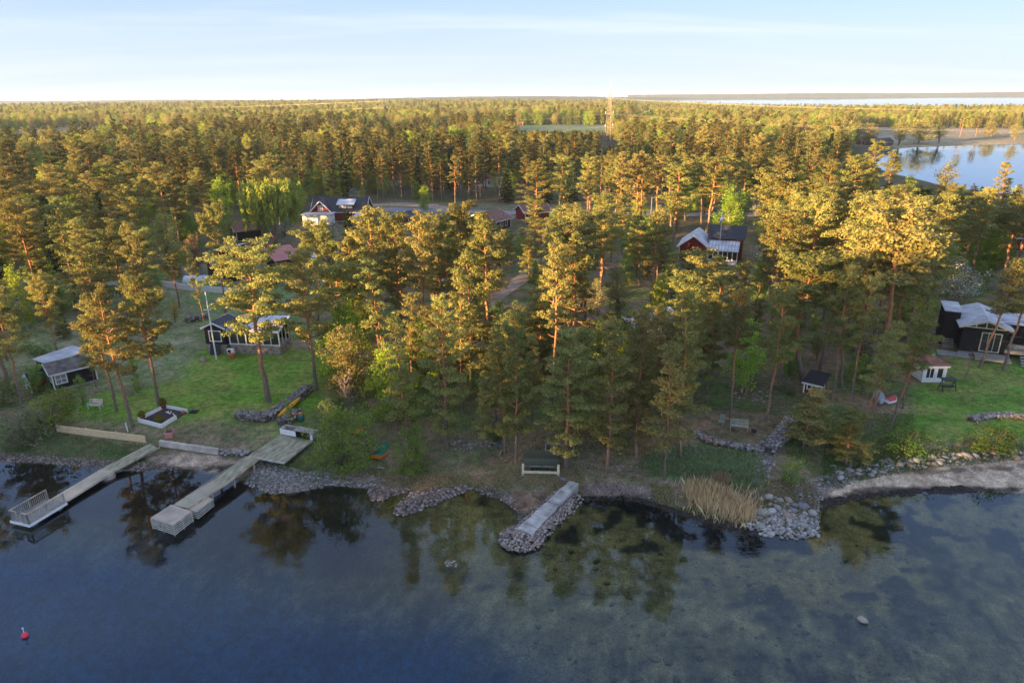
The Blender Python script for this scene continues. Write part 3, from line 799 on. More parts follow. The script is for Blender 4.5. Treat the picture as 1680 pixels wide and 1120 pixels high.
NAMES = dict(fir='pine_tree', pine='pine_tree', full='pine_tree', spread='pine_tree', lean='pine_tree', thin='pine_tree', small='young_pine_tree', flat='pine_tree', birch='birch_tree', oak='oak_tree', sap='young_tree', shrub='shrub', blossom='blossoming_tree', spruce='spruce_tree', willow='willow_tree', bare='bare_tree')
CATS = dict(fir='pine', pine='pine', full='pine', spread='pine', lean='pine', thin='pine', small='pine', flat='pine', birch='birch', oak='tree', sap='tree', shrub='shrub', blossom='tree', spruce='spruce', willow='willow', bare='tree')
TREES = []
def tree_at(k, x, y, H, rz=None, label=None, group=None, wide=1.0, z=None):
    kk = kindname(k); s = H / TH[kk]
    rz = random.uniform(0, 6.28) if rz is None else rz
    w, c = T[k]
    e = empty(NAMES[kk], (x, y, (gz(x, y) if z is None else z)), rz, label, CATS[kk], group)
    e.scale = (s * wide, s * wide, s)
    link('trunk', w, e)
    if c: link('crown', c, e)
    TREES.append((x, y, k))
    return e
def tree_px(k, bx, by, ty, label, rz=None, wide=1.0, group=None, dz=0):
    """base pixel and top pixel row -> stands on the ground with the height that reaches that row"""
    p = G(bx, by)
    dh = math.hypot(p.x, p.y)
    # height so that top projects at ty (vertical trunk)
    lo, hi = 0.5, 40
    for _ in range(40):
        m = (lo + hi) / 2
        if proj((p.x, p.y, p.z + m))[1] > ty: lo = m
        else: hi = m
    return tree_at(k, p.x, p.y, lo, rz, label, group, wide)

# hand-placed trees: template, base px, base py, top py, label, rz, width
HT = [
 ('pine3', 36, 668, 476, 'pine at the left edge in front of the small red shed', 0.3, .9),
 ('pine7', 219, 700, 470, 'slender pine with bare pale trunk left of the white planter frame', 1.5, .95),
 ('pine8', 192, 674, 492, 'thin pine on the lawn between the bench and the slender pale trunked pine', 3.0, .9),
 ('spread0', 261, 664, 452, 'broad crowned pine with a thick trunk just behind the white planter frame', 1.0, .80),
 ('thin1', 158, 636, 520, 'short pine at the right end of the black cabin', 2.0, 1.0),
 ('birch2', 227, 645, 560, 'small birch with white stem on the lawn behind two pines', None, .7),
 ('spread1', 441, 658, 404, 'big golden pine standing alone on the lawn by the stone wall', 2.2, 1.05),
 ('lean1', 345, 568, 402, 'gnarled leaning trunk behind the white flagpole', 2.8, .5),
 ('full2', 244, 548, 360, 'golden pine with full crown left of the white garden wall', 0.4, .80),
 ('pine4', 172, 500, 318, 'tall pine with long bare grey trunk left of the yellow birch', 0, 1.0),
 ('pine5', 70, 520, 332, 'wide pine near the left edge behind the meadow', 2.0, .95),
 ('pine1', 125, 510, 322, 'pine right of the wide pine near the left edge', 1.0, .95),
 ('pine0', 12, 590, 425, 'pine cut by the left edge of the picture', 1.0, .95),
 ('spread1', 100, 600, 452, 'pine with orange lit crown above the meadow behind the black cabin', 4.0, .7),
 ('flat0', 370, 520, 352, 'low flat topped pine in front of the brown gabled roof', 3.0, .6),
 ('spread0', 520, 640, 410, 'wide pine right of the glazed summer house', 1.4, .8),
 ('flat0', 520, 525, 378, 'flat topped pine in front of the red metal roof', 3.6, .8),
 ('flat0', 550, 540, 395, 'small flat pine right of the flat topped pine by the red metal roof', 5.6, .6),
 ('pine2', 590, 590, 385, 'golden pine over the red cottage with a forked trunk look', 1.5, .8),
 ('pine0', 626, 600, 342, 'golden topped pine below the red garage', 0.6, .95),
 ('pine3', 665, 600, 350, 'golden pine right of the red garage with dense crown', 3.6, .85),
 ('pine4', 700, 610, 345, 'golden pine in front of the birch beside the road', 4.0, .75),
 ('thin0', 682, 660, 480, 'slim pine left of the round golden pine near the shore', 1.1, 1.1),
 ('pine1', 740, 600, 352, 'golden pine left of the brown roofed house', 2.2, .8),
 ('pine5', 760, 580, 335, 'golden pine just left of the brown roofed house', 2.9, .8),
 ('pine0', 799, 602, 350, 'tallest straight pine with long glowing bare trunk in the middle', 2.0, .95),
 ('full1', 733, 736, 482, 'round headed pine with golden top and dark lower crown near the shore', 0.6, .80),
 ('thin1', 797, 748, 614, 'short thin pine on the bank above the small bay', 1.0, .95),
 ('full0', 846, 752, 500, 'curved trunk pine leaning over the dark green shelter', 0.2, .66),
 ('thin0', 828, 742, 560, 'slim pine with reddish trunk left of the curved trunk pine', 2.6, 1.3),
 ('full2', 873, 700, 545, 'pine with golden upper branches behind the curved trunk pine', 4.1, .7),
 ('pine1', 905, 660, 398, 'golden pine with several glowing trunks right of the track', 0.9, .8),
 ('pine5', 938, 640, 405, 'golden pine with curved orange trunk right of the track', 2.0, .8),
 ('full1', 996, 765, 520, 'wide bushy pine on the bank right of the stone jetty', 2.2, .82),
 ('full0', 1045, 752, 505, 'bushy pine beside the wide bushy pine above the jetty', 4.2, .75),
 ('thin1', 1117, 752, 470, 'thin pine with one long trunk at the left end of the terrace wall', 0.3, 1.0),
 ('full2', 1135, 660, 470, 'pine with golden top hiding a grey roof', 1.1, .7),
 ('full1', 1072, 668, 500, 'bushy pine standing before the hidden pale roof', 1.0, .95),
 ('full0', 1100, 690, 525, 'second bushy pine before the hidden pale roof, nearer the shore', 2.0, .9),
 ('full2', 1160, 640, 480, 'dense pine between the hidden pale roof and the fire ring', 2.0, .9),
 ('pine2', 1199, 685, 470, 'pine left of the terrace with orange lower branches', 0.4, .75),
 ('pine3', 1256, 690, 478, 'pine standing on the terrace behind the grey bench', 0.0, .85),
 ('small0', 1317, 735, 640, 'short bushy pine leaning right of the stone terrace', 0.1, 1.3),
 ('pine7', 1366, 655, 440, 'pine with orange trunk right of the small dark roofed shed', 0.8, .72),
 ('pine5', 1395, 664, 455, 'thick trunked pine with crooked glowing branches by the boats', 3.8, .75),
 ('lean1', 1404, 733, 545, 'leftmost of three slender leaning pines by the upturned boats', 0.0, 1.1),
 ('lean1', 1421, 712, 530, 'middle one of three slender leaning pines by the upturned boats', 0.2, 1.2),
 ('lean1', 1458, 702, 510, 'rightmost of three slender leaning pines by the upturned boats', 6.2, 1.3),
 ('thin0', 1482, 670, 520, 'slim pine right of the three slender leaning pines', 1.2, 1.2),
 ('lean1', 1606, 604, 425, 'pine with forked pale trunk in front of the dark modern house', 0.1, 1.5),
 ('lean1', 1646, 607, 420, 'pine right of the forked pine in front of the dark modern house', 0.5, 1.6),
 ('bare1', 1582, 627, 560, 'small bare tree on the lawn below the dark modern house', None, .6),
 ('bare1', 573, 690, 585, 'pale dead tree with fanned branches at the forest edge', None, .9),
 ('bare0', 322, 455, 385, 'bare crooked tree beside the black two storey house', None, .7),
 ('bare0', 1322, 440, 325, 'wide leafless tree with pinkish twigs glowing in the sun', 0.5, 1.15),
 ('sap0', 560, 772, 648, 'light green young tree on the shore left of the green boat', 0.5, .95),
 ('sap0', 676, 776, 688, 'small light green tree right of the green boat', 2.0, .9),
 ('sap1', 478, 694, 650, 'leafy green bush beside the yellow kayak', None, .7),
 ('shrub0', 84, 700, 640, 'bright green bush between the cabin and the timber wall', None, 1.2),
 ('shrub0', 108, 668, 628, 'green bush below the windows of the black cabin', None, 1.0),
 ('shrub1', 45, 728, 675, 'grey green willow bush at the left end of the timber wall', None, 1.25),
 ('sap1', 138, 668, 612, 'small airy tree right of the black cabin windows', None, .7),
 ('shrub0', 5, 665, 620, 'dark green shrub at the left edge of the lawn', None, 1.1),
 ('shrub0', 1480, 745, 690, 'yellow green bush at the top of the sandy beach', None, 1.3),
 ('shrub0', 1622, 742, 690, 'green bush left of the low boulder wall on the right lawn', None, 1.3),
 ('shrub0', 1295, 790, 750, 'green bush behind the heap of boulders on the point', None, .9),
 ('shrub0', 813, 722, 695, 'bright green shrub in the forest edge behind the thin pine', None, 1.0),
 ('birch0', 372, 395, 278, 'bright birch with fresh leaves left of the big willow', None, .85),
 ('birch0', 236, 420, 314, 'yellow green birch lit at the top, left of the dark spruce', None, 1.3),
 ('birch0', 490, 345, 284, 'green birch behind the right side of the willow', None, 1.35),
 ('willow0', 452, 404, 296, 'large weeping willow beside the red house', None, .95),
 ('birch1', 596, 340, 296, 'small birch behind the red house with the dormer', None, 1.0),
 ('oak3', 560, 700, 640, 'low leafy tree behind the light green tree near the dock deck', None, 1.0),
 ('birch0', 698, 350, 298, 'round birch standing alone by the road', None, 1.1),
 ('spruce0', 302, 395, 314, 'dark spruce left of the bright birch', None, .8),
 ('spruce1', 575, 420, 345, 'dark conifer in front of the red house', None, 1.2),
 ('blossom0', 545, 400, 358, 'pale blossoming tree in front of the red house', None, 1.0),
 ('birch0', 1193, 400, 296, 'bright yellow green birch behind the red house with the glazed porch', None, 1.25),
 ('birch1', 1238, 500, 415, 'pale green slim birch among pines right of the glazed porch', None, 1.0),
 ('birch0', 1098, 352, 318, 'small yellow lit birch at the end of the road', None, 1.3),
 ('oak1', 1016, 530, 434, 'fresh green maple in the dark gap right of the golden pines', None, 1.0),
 ('birch0', 30, 400, 285, 'sunlit yellow birch at the left edge of the middle distance', None, 1.5),
 ('birch0', 1195, 345, 290, 'green birch with golden top behind the first birch on the right', None, 1.2),
 ('oak1', 1545, 350, 258, 'light green maple standing against the lake', None, .95),
 ('birch0', 1485, 345, 278, 'yellow leaved birch left of the maple against the lake', None, .9),
 ('pine3', 1420, 360, 232, 'tall bushy pine that overlaps the left bank of the lake', None, .9),
 ('pine4', 1450, 350, 246, 'dark pine left of the lake', None, .9),
 ('pine5', 1632, 365, 268, 'dark umbrella pine standing against the lake on the right', None, .9),
 ('oak2', 62, 430, 300, 'second sunlit yellow tree at the left, right of the edge birch', None, 1.1),
 ('oak2', 120, 420, 312, 'rounded yellow green tree between the left edge and the long trunked pine', None, 1.0),
 ('birch0', 30, 250, 205, 'yellow green birch in the pale clearing at the upper left', None, 1.0),
 ('oak2', 1140, 320, 262, 'yellow green tree in the wood behind the right end of the road', None, 1.0),
 ('oak1', 1262, 400, 312, 'pale budding tree right of the bright birch behind the porch house', None, 1.1),
 ('oak2', 1225, 330, 270, 'fresh green tree left of the lake behind the right hand pines', None, 1.0),
 ('oak2', 1300, 350, 275, 'large green tree behind the wide leafless tree', None, 1.0),
 ('oak0', 1395, 400, 300, 'golden budding tree in front of the lake left part', None, 1.0),
 ('oak2', 1500, 440, 345, 'green broad tree below the lake behind the white blossoming trees', None, 1.0),
 ('oak2', 925, 400, 345, 'yellow green tree behind the golden pines near the middle of the road', None, .9),
 ('oak3', 1080, 500, 445, 'blue green bushy tree right of the fresh green maple', None, 1.0),
 ('oak3', 1300, 560, 490, 'dark green bushy tree in the middle of the right hand stand', None, 1.0),
 ('birch0', 735, 300, 245, 'green birch in the dark wood behind the road', None, 1.0),
 ('birch0', 440, 300, 262, 'pale green birch behind the willow', None, 1.0),
 ('oak2', 540, 440, 385, 'lime green tree right of the red metal roof', None, .9),
 ('oak0', 1425, 238, 197, 'rounded tree on the far lake bank behind the boathouses', None, 1.7),
 ('oak1', 1474, 238, 194, 'large rounded tree right of the black boathouse on the far bank', None, 1.7),
 ('oak0', 1506, 238, 193, 'brown rounded tree second right of the black boathouse', None, 1.7),
 ('oak1', 1540, 238, 203, 'narrow budding tree on the far bank left of the dark pines', None, 1.7),
 ('pine1', 1572, 238, 196, 'dark pine in the middle of the far lake bank', None, 1.3),
 ('pine3', 1598, 238, 206, 'smaller dark pine right of the dark pine on the far lake bank', None, 1.3),
 ('oak0', 1624, 236, 208, 'small round tree near the field on the far lake bank', None, 1.7),
 ('oak1', 1664, 234, 205, 'tree at the right end of the far lake bank', None, 1.7),
 ('blossom0', 1575, 490, 420, 'white blossoming tree behind the dark modern house', None, 1.3),
 ('blossom0', 1640, 480, 440, 'smaller white blossoming tree right behind the dark modern house', None, 1.0),
 ('blossom0', 220, 470, 415, 'pale blossoming tree behind the golden full pine', None, 1.0),
 ('blossom0', 30, 520, 452, 'grey green blossoming tree near the left edge', None, 1.4),
 ('sap0', 95, 520, 450, 'pale green bushy tree among the pines left of the meadow', None, 1.0),
]
for k, bx, by, ty, lab, rz, w in HT: tree_px(k, bx, by, ty, lab, rz, w)

# clearings: nothing grows on them
CLEAR = [LAWN, RLAWN] + [pxpoly(q, 1.8) for q in (
 [(60,640),(150,600),(150,660),(60,690)],
 [(285,455),(500,445),(520,470),(540,560),(330,570),(290,490)],
 [(330,400),(500,400),(560,425),(540,465),(330,470)],
 [(500,345),(720,345),(690,400),(620,410),(500,395)],
 [(770,350),(900,345),(900,392),(780,400)],
 [(1105,385),(1225,385),(1225,440),(1115,440)],
 [(1540,480),(1760,470),(1760,600),(1540,600)],
 [(1590,370),(1700,370),(1700,430),(1590,420)],
 [(575,344),(600,334),(870,338),(1130,341),(1130,358),(870,360),(600,360)],
 [(120,540),(300,530),(330,570),(290,620),(150,640),(60,640)],
 [(1145,700),(1160,640),(1290,640),(1320,700),(1300,735),(1150,735)],
 [(780,500),(850,455),(870,460),(830,510)],
 [(1060,510),(1130,510),(1130,570),(1060,580)],
 [(1485,600),(1550,590),(1550,640),(1440,680),(1420,640)],
 [(350,365),(440,360),(440,390),(360,395)],
)]
FARCLEAR = [pxpoly(q, 4.0) for q in (
 [(0,218),(120,208),(260,214),(330,224),(200,240),(100,250),(0,268)],
 [(590,222),(740,218),(745,246),(600,250)],
 [(720,205),(1130,203),(1130,216),(960,222),(720,220)],
 [(1400,208),(2300,208),(2300,236),(1400,240)],
)]
# things the trees must not stand in front of: x0,y0,x1,y1, distance
KEEP = [(60,596,150,634,70), (336,524,376,580,78), (378,518,470,545,80), (290,428,405,468,112), (446,402,540,436,128), (505,322,600,366,190), (640,334,678,366,180),
 (785,336,846,372,175), (1168,385,1212,422,125), (1556,484,1680,585,78), (1312,610,1345,640,70), (1510,575,1550,620,76), (590,334,720,348,215), (720,338,780,348,215),
 (1430,640,1466,670,66), (336,480,358,590,78), (990,160,1008,238,480), (625,160,640,196,800), (1410,236,1680,252,480), (1640,372,1680,405,130), (370,352,402,372,150),
 (0,640,500,760,70), (850,203,985,213,900), (1405,206,1680,236,430), (1500,610,1680,740,66), (815,460,850,492,95), (575,150,1060,159,5000)]
KEEP += [(1445, 238, 1720, 300, 420), (352, 278, 393, 355, 118), (214, 314, 260, 395, 108), (395, 296, 512, 385, 130), (682, 298, 714, 345, 195), (1168, 300, 1222, 362, 120), (1500, 262, 1580, 330, 105), (0, 288, 66, 360, 120), (288, 316, 318, 380, 125), (1280, 330, 1360, 410, 95), (998, 436, 1040, 500, 88), (1226, 420, 1252, 480, 90)]
SKY = [(-300,320),(0,325),(200,320),(250,360),(300,400),(420,402),(500,385),(560,372),(600,340),(700,330),(860,322),(900,305),(980,293),(1060,325),(1110,385),(1215,375),(1280,290),(1380,245),(1430,250),(1500,300),(1600,285),(1680,270),(2200,270)]
placed = np.array([(t[0], t[1]) for t in TREES])
def overlaps(px0, py0, px1, py1, dist):
    for x0, y0, x1, y1, dd in KEEP:
        if dist < dd and px0 < x1 and px1 > x0 and py0 < y1 and py1 > y0: return True
    return False
def inside(x, y, polys):
    q = np.array([[x, y]])
    return any(poly_sd(q, p)[0] > 0 for p in polys)
rs = random.Random(11)
cands = []
def rings(r0, r1, s, amax=44, amin=-44):
    """jittered rows of candidate places, r measured as distance from the viewpoint"""
    out = []
    y = r0
    while y < r1:
        x = y * math.tan(R(amin))
        while x < y * math.tan(R(amax)):
            out.append((x + rs.uniform(-.42, .42) * s, y + rs.uniform(-.42, .42) * s)); x += s
        y += s * 0.92
    return out
ALL = rings(46, 80, 3.7) + rings(80, 130, 5.0) + rings(130, 300, 5.8) + rings(300, 620, 7.6) + rings(620, 1100, 10.5) + rings(1100, 2600, 17)
A = np.array(ALL)
sdA = land_sd(A)
zA = height_from(A, sdA)
clA = np.zeros(len(A), bool)
for poly in CLEAR + FARCLEAR: clA |= poly_sd(A, poly) > 0
DENSE = vnoise(A, 28, 71) * .6 + vnoise(A, 11, 72) * .4
BROAD = vnoise(A, 40, 73) * .7 + vnoise(A, 14, 74) * .4
NEAR_LAB = {
 'left': ('pine standing in the wooded left part behind the meadow and the black cabin', 'pines in the wooded left part'),
 'lawn': ('pine with golden lit crown in the middle stand between lawn and stone jetty', 'pines of the middle stand'),
 'mid': ('pine in the stand between the stone jetty and the grey bench terrace', 'pines between jetty and terrace'),
 'right': ('pine in the right hand stand around the upturned boats and dark modern house', 'pines of the right hand stand'),
 'row': ('tall dark trunked pine in the wood behind the houses and the road', 'pines in the wood behind the road')}
def zone_of(px, d):
    if d > 215: return 'row'
    return 'left' if px < 330 else 'lawn' if px < 900 else 'mid' if px < 1180 else 'right'
LM = [((30,600),'the little red shed at the left edge'),((110,600),'the black cabin'),((60,480),'the left meadow'),((200,470),'the white garden wall'),((360,440),'the black villa'),((350,560),'the flagpole'),((450,560),'the glazed conservatory'),
 ((470,420),'the pink red metal roof'),((460,390),'the weeping willow'),((550,350),'the red house with the dormer'),((655,360),'the red garage'),((815,365),'the brown roofed house by the road'),((580,560),'the white garden table'),
 ((560,650),'the yellow kayak'),((625,730),'the green rowing boat'),((740,720),'the round headed golden pine'),((830,500),'the gravel track'),((700,500),'the car between the trunks'),((885,740),'the mossy plank shelter'),((940,640),'the curved orange trunks'),
 ((1000,740),'the wide bushy pine above the jetty'),((1090,560),'the hidden grey roof'),((1010,510),'the fresh green maple'),((1160,420),'the glazed porch house'),((1110,700),'the left end of the terrace'),((1240,650),'the fire ring'),((1330,640),'the tiny playhouse'),
 ((1395,640),'the thick trunked pine'),((1445,650),'the upturned grey boat'),((1530,610),'the white garden pavilion'),((1600,570),'the dark modern house'),((1350,500),'the leafless pinkish tree on its near side'),((1320,430),'the leafless pinkish tree'),((1500,440),'the white blossoming trees'),((1650,410),'the terracotta roof at the far right'),
 ((1100,350),'the right end of the road'),((980,345),'the middle of the road'),((720,340),'the lone roadside birch'),((1450,330),'the near bank of the lake'),((290,350),'the dark spruce'),((100,340),'the sunlit birch at the left edge')]
LMW = [(G0(q[0][0], q[0][1], 1.8), q[1]) for q in LM]
def near_lm(x, y):
    return min(LMW, key=lambda t: (t[0].x - x) ** 2 + (t[0].y - y) ** 2)[1]
CROWN = {'pine0': 'domed', 'pine1': 'narrow domed', 'pine2': 'high domed', 'pine3': 'ragged', 'pine4': 'rounded', 'pine5': 'wide ragged', 'pine6': 'flat topped', 'pine7': 'deep domed', 'pine8': 'loose', 'fir': 'dark rounded', 'flat': 'flat spreading', 'full': 'nearly ground length', 'thin': 'slim'}
def pine_label(k, x, y):
    c = CROWN.get(k) or CROWN.get(kindname(k), 'domed'); l = near_lm(x, y)
    return 'pine with %s crown near %s' % (c, l), 'pines with %s crown near %s' % (c, l)
far_p = {'pine': [], 'broad': []}
n_ind = 0; used = {}
cells = {}
for x, y, _ in TREES: cells.setdefault((int(x // 4), int(y // 4)), []).append((x, y))
def toonear(x, y, dmin):
    i, j = int(x // 4), int(y // 4)
    for a in (-1, 0, 1):
        for b in (-1, 0, 1):
            for q in cells.get((i + a, j + b), ()):
                if (q[0] - x) ** 2 + (q[1] - y) ** 2 < dmin * dmin: return True
    return False
indiv = []; PINES_LEFT = 300 - sum(1 for t in TREES if CATS[kindname(t[2])] == 'pine')
for i, (x, y) in enumerate(ALL):
    d = math.hypot(x, y)
    if sdA[i] < (3.0 if d < 200 else 5) or clA[i]: continue
    px, py, dep = proj((x, y, zA[i]))
    if px < -260 or px > 1950: continue
    if d < 110 and px < 330 and rs.random() < .55: continue      # airy left part
    if d < 60 and px > 1180: continue
    if d < 74 and px > 1440 : continue
    if 80 < d < 130 and DENSE[i] < -0.5: continue
    if d < 80 and not (530 < px < 1480) and rs.random() < .45: continue
    if d < 80 and px > 1140 and rs.random() < .15: continue
    if d > 130 and DENSE[i] < -0.68: continue
    if toonear(x, y, 2.7 if d < 80 else 3.5 if d < 130 else 4.2): continue
    pb = 0.10
    if px < 100 and d > 90 and d < 200: pb = .35
    if 95 < d <= 300: pb = .26
    if px > 1150 and 100 < d < 300: pb = .50
    if px < 560 and 90 < d < 260: pb = .52
    if px < 60: pb = .6
    if d > 300: pb = .40 + (.45 if px > 1000 and d > 430 else 0)
    if d > 620: pb = .78
    pb += BROAD[i] * .6
    broad = rs.random() < pb
    if broad:
        k = rs.choice(['birch0', 'birch1', 'birch0', 'oak0', 'oak1', 'sap0', 'blossom0', 'oak2', 'oak2', 'oak2', 'oak3']) if d < 300 else rs.choice(['oak0', 'oak1', 'oak0', 'birch0', 'oak2', 'oak3', 'oak1'])
        H = {'birch': rs.uniform(7, 12), 'oak': rs.uniform(7, 11), 'sap': rs.uniform(4, 7), 'blossom': rs.uniform(4, 6)}[kindname(k)]
        if d < 130 and k == 'blossom0': k = 'oak3'
        if d > 300: H = rs.uniform(12, 18)
        if d > 700 and px > 1040: H = rs.uniform(9, 13)
        if d < 62: k = 'sap1'; H = rs.uniform(3, 6)
    else:
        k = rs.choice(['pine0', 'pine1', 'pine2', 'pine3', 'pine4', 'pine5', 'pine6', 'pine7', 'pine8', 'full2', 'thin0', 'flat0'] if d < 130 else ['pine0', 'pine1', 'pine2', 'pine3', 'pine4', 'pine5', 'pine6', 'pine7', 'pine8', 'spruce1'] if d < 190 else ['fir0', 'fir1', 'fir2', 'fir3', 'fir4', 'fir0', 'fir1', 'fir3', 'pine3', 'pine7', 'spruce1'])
        if d < 75: k = rs.choice(['full0', 'full1', 'thin0', 'thin1', 'pine3', 'full2'])
        H = rs.uniform(13.5, 18.5) if d < 130 else rs.uniform(13, 19)
        if k.startswith('spruce'): H = rs.uniform(10, 16)
        if d < 75: H = rs.uniform(11, 17)
        if d > 700 and px > 1040: H = rs.uniform(8, 13)
    wd = H * .17
    tx, ty, _ = proj((x, y, zA[i] + H)); w = wd / dep * FPX
    lim = np.interp(px, [a for a, b in SKY], [b for a, b in SKY]) if d < 145 else (238 if d < 215 else 0)
    lim += rs.uniform(0, 55) if d < 145 else rs.uniform(0, 20) if d < 215 else 0
    while ty < lim and H > 4: H *= .93; tx, ty, _ = proj((x, y, zA[i] + H))
    if H < (7.5 if not broad else 4): continue
    # keep the sky line where it is and the houses in view
    for _ in range(5):
        if overlaps(min(px, tx) - w, ty, max(px, tx) + w, ty + (py - ty) * (.75 if not k.startswith('full') else .95), d):
            H *= .78; tx, ty, _ = proj((x, y, zA[i] + H))
        else: break
    else: continue
    if H < 3.5: continue
    cells.setdefault((int(x // 4), int(y // 4)), []).append((x, y))
    indiv.append((d, x, y, zA[i], k, H, broad, px))
UP = rings(50, 120, 4.6); UA = np.array(UP); us = land_sd(UA); uz = height_from(UA, us); uc = np.zeros(len(UA), bool)
for poly in CLEAR: uc |= poly_sd(UA, poly) > 0
for i, (x, y) in enumerate(UP):
    d = math.hypot(x, y); px, py, dep = proj((x, y, uz[i]))
    if us[i] < 4 or uc[i] or px < -60 or px > 1740 or rs.random() < .55 or toonear(x, y, 1.6): continue
    if d < 70 and rs.random() < .5: continue
    k = rs.choice(['sap0', 'sap1', 'shrub0', 'shrub0', 'shrub1', 'oak1', 'spruce1' if rs.random() < .3 else 'sap0']); H = rs.uniform(1.8, 4.5) if k != 'shrub0' else rs.uniform(1.2, 2.6)
    tx, ty, _ = proj((x, y, uz[i] + H)); w = H * .3 / dep * FPX
    if overlaps(px - w, ty, px + w, ty + (py - ty) * .7, d): continue
    if k == 'spruce1': k = 'small0'
    indiv.append((d, x, y, uz[i], k, H, k != 'small0', px))
indiv.sort(key=lambda t: t[0])
cb = 0; cp = 0; cs = {}
for d, x, y, z, k, H, broad, px in indiv:
    vis = -60 < px < 1740
    if broad:
        cb += 1
        kk = kindname(k)
        if d < 300 and vis and cs.get(kk, 0) < 110:
            cs[kk] = cs.get(kk, 0) + 1
            nm = {'birch': 'fresh green birch', 'oak': 'broad tree with budding yellow brown leaves', 'sap': 'low young green tree', 'blossom': 'small tree in pale blossom', 'shrub': 's'}[kk]
            wh = {'left': 'in the wooded left part', 'lawn': 'in the middle stand', 'mid': 'between jetty and terrace', 'right': 'in the right hand stand', 'row': 'x'}[zone_of(px, d)]
            nm = {'birch': 'fresh green birch', 'oak': 'budding broad tree', 'sap': 'low young green tree', 'blossom': 'pale blossoming tree', 'shrub': 'low green shrub'}[kk]; wh = 'near ' + near_lm(x, y)
            tree_at(k, x, y, H, rs.uniform(0, 6.28), nm + ' ' + wh, nm + ' group ' + wh, 1.0, z)
        else: far_p['broad'].append((x, y, z, H / TH[kk], k))
    else:
        if cp < PINES_LEFT and vis and not k.startswith('spruce'):
            cp += 1; lab, grp = pine_label(k, x, y)
            tree_at(k, x, y, H, rs.uniform(0, 6.28), lab, grp, rs.uniform(1.0, 1.35) * (1 + max(0, 13 - H) * .05), z)
        else: far_p['pine'].append((x, y, z, H / TH[kindname(k)], k))
print('TREES', len(TREES), 'far', len(far_p['pine']), len(far_p['broad']))

# unseen wooded rise towards the low sun, added to keep the shore in shade
for _ in range(900):
    u, v = rs.uniform(-45, 45), rs.uniform(-60, 170)
    x = -205 + u * .866 - v * .5; y = -45 + u * .5 + v * .866
    z = gz(x, y) if False else None
    far_p['pine'].append([x, y, None, rs.uniform(.62, 1.0), rs.choice(['pine0', 'pine1', 'pine3', 'pine5'])])
ridge = [p for p in far_p['pine'] if p[2] is None]
zr = zfun([[p[0], p[1]] for p in ridge])
for p, z in zip(ridge, zr): p[2] = float(z)
far_p['pine'] = [p for p in far_p['pine'] if p[2] > .5]
# the rest of the wood: one object per kind, trees instanced on points
def forest(name, pts, kinds, label, cat):
    """points carry a scale, a turn and which tree they bear"""
    me = bpy.data.meshes.new(name); me.vertices.add(len(pts))
    me.vertices.foreach_set('co', np.array([p[:3] for p in pts], np.float32).ravel())
    a = me.attributes.new('sc', 'FLOAT', 'POINT'); a.data.foreach_set('value', np.array([p[3] for p in pts], np.float32))
    a = me.attributes.new('turn', 'FLOAT', 'POINT'); a.data.foreach_set('value', np.array([rs.uniform(0, 6.28) for p in pts], np.float32))
    a = me.attributes.new('pick', 'INT', 'POINT'); a.data.foreach_set('value', np.array([kinds.index(p[4]) for p in pts], np.int32))
    o = link(name, me); tag(o, label, cat, kind='stuff')
    ng = bpy.data.node_groups.new(name, 'GeometryNodeTree')
    ng.interface.new_socket('Geometry', in_out='INPUT', socket_type='NodeSocketGeometry')
    ng.interface.new_socket('Geometry', in_out='OUTPUT', socket_type='NodeSocketGeometry')
    N = ng.nodes; L = ng.links
    gi = N.new('NodeGroupInput'); go = N.new('NodeGroupOutput'); j = N.new('GeometryNodeJoinGeometry')
    def att(nm, t):
        n = N.new('GeometryNodeInputNamedAttribute'); n.data_type = t; n.inputs['Name'].default_value = nm; return n.outputs[0]
    cx = N.new('ShaderNodeCombineXYZ'); L.new(att('turn', 'FLOAT'), cx.inputs[2])
    for ki, k in enumerate(kinds):
        src = [x for x in TREE_OBJS if x[1] == k]
        if not src or not any(p[4] == k for p in pts): continue
        jj = N.new('GeometryNodeJoinGeometry')
        for ch in src[0][0].children:
            oi = N.new('GeometryNodeObjectInfo'); oi.transform_space = 'ORIGINAL'; oi.inputs['Object'].default_value = ch; oi.inputs['As Instance'].default_value = True
            L.new(oi.outputs['Geometry'], jj.inputs[0])
        gt = N.new('GeometryNodeGeometryToInstance'); L.new(jj.outputs[0], gt.inputs[0])
        cmpn = N.new('FunctionNodeCompare'); cmpn.data_type = 'INT'; cmpn.operation = 'EQUAL'
        L.new(att('pick', 'INT'), cmpn.inputs[2]); cmpn.inputs[3].default_value = ki
        ip = N.new('GeometryNodeInstanceOnPoints')
        L.new(gi.outputs[0], ip.inputs['Points']); L.new(cmpn.outputs[0], ip.inputs['Selection'])
        L.new(gt.outputs[0], ip.inputs['Instance']); L.new(cx.outputs[0], ip.inputs['Rotation']); L.new(att('sc', 'FLOAT'), ip.inputs['Scale'])
        L.new(ip.outputs[0], j.inputs[0])
    L.new(j.outputs[0], go.inputs[0])
    md = o.modifiers.new('forest', 'NODES'); md.node_group = ng
    return o
TREE_OBJS = []
for o in COL.objects:
    if o.type == 'EMPTY' and o.get('category') and o.children:
        for k, (w, c) in T.items():
            if any(ch.data == w for ch in o.children): TREE_OBJS.append((o, k)); break
pk = sorted(set(p[4] for p in far_p['pine'])); bk = sorted(set(p[4] for p in far_p['broad']))
have = set(k for _, k in TREE_OBJS)
print('missing', [k for k in pk + bk if k not in have])
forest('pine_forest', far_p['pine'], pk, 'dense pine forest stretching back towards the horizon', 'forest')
forest('leafy_forest', far_p['broad'], bk, 'budding broadleaf woodland stretching back to the sea', 'forest')

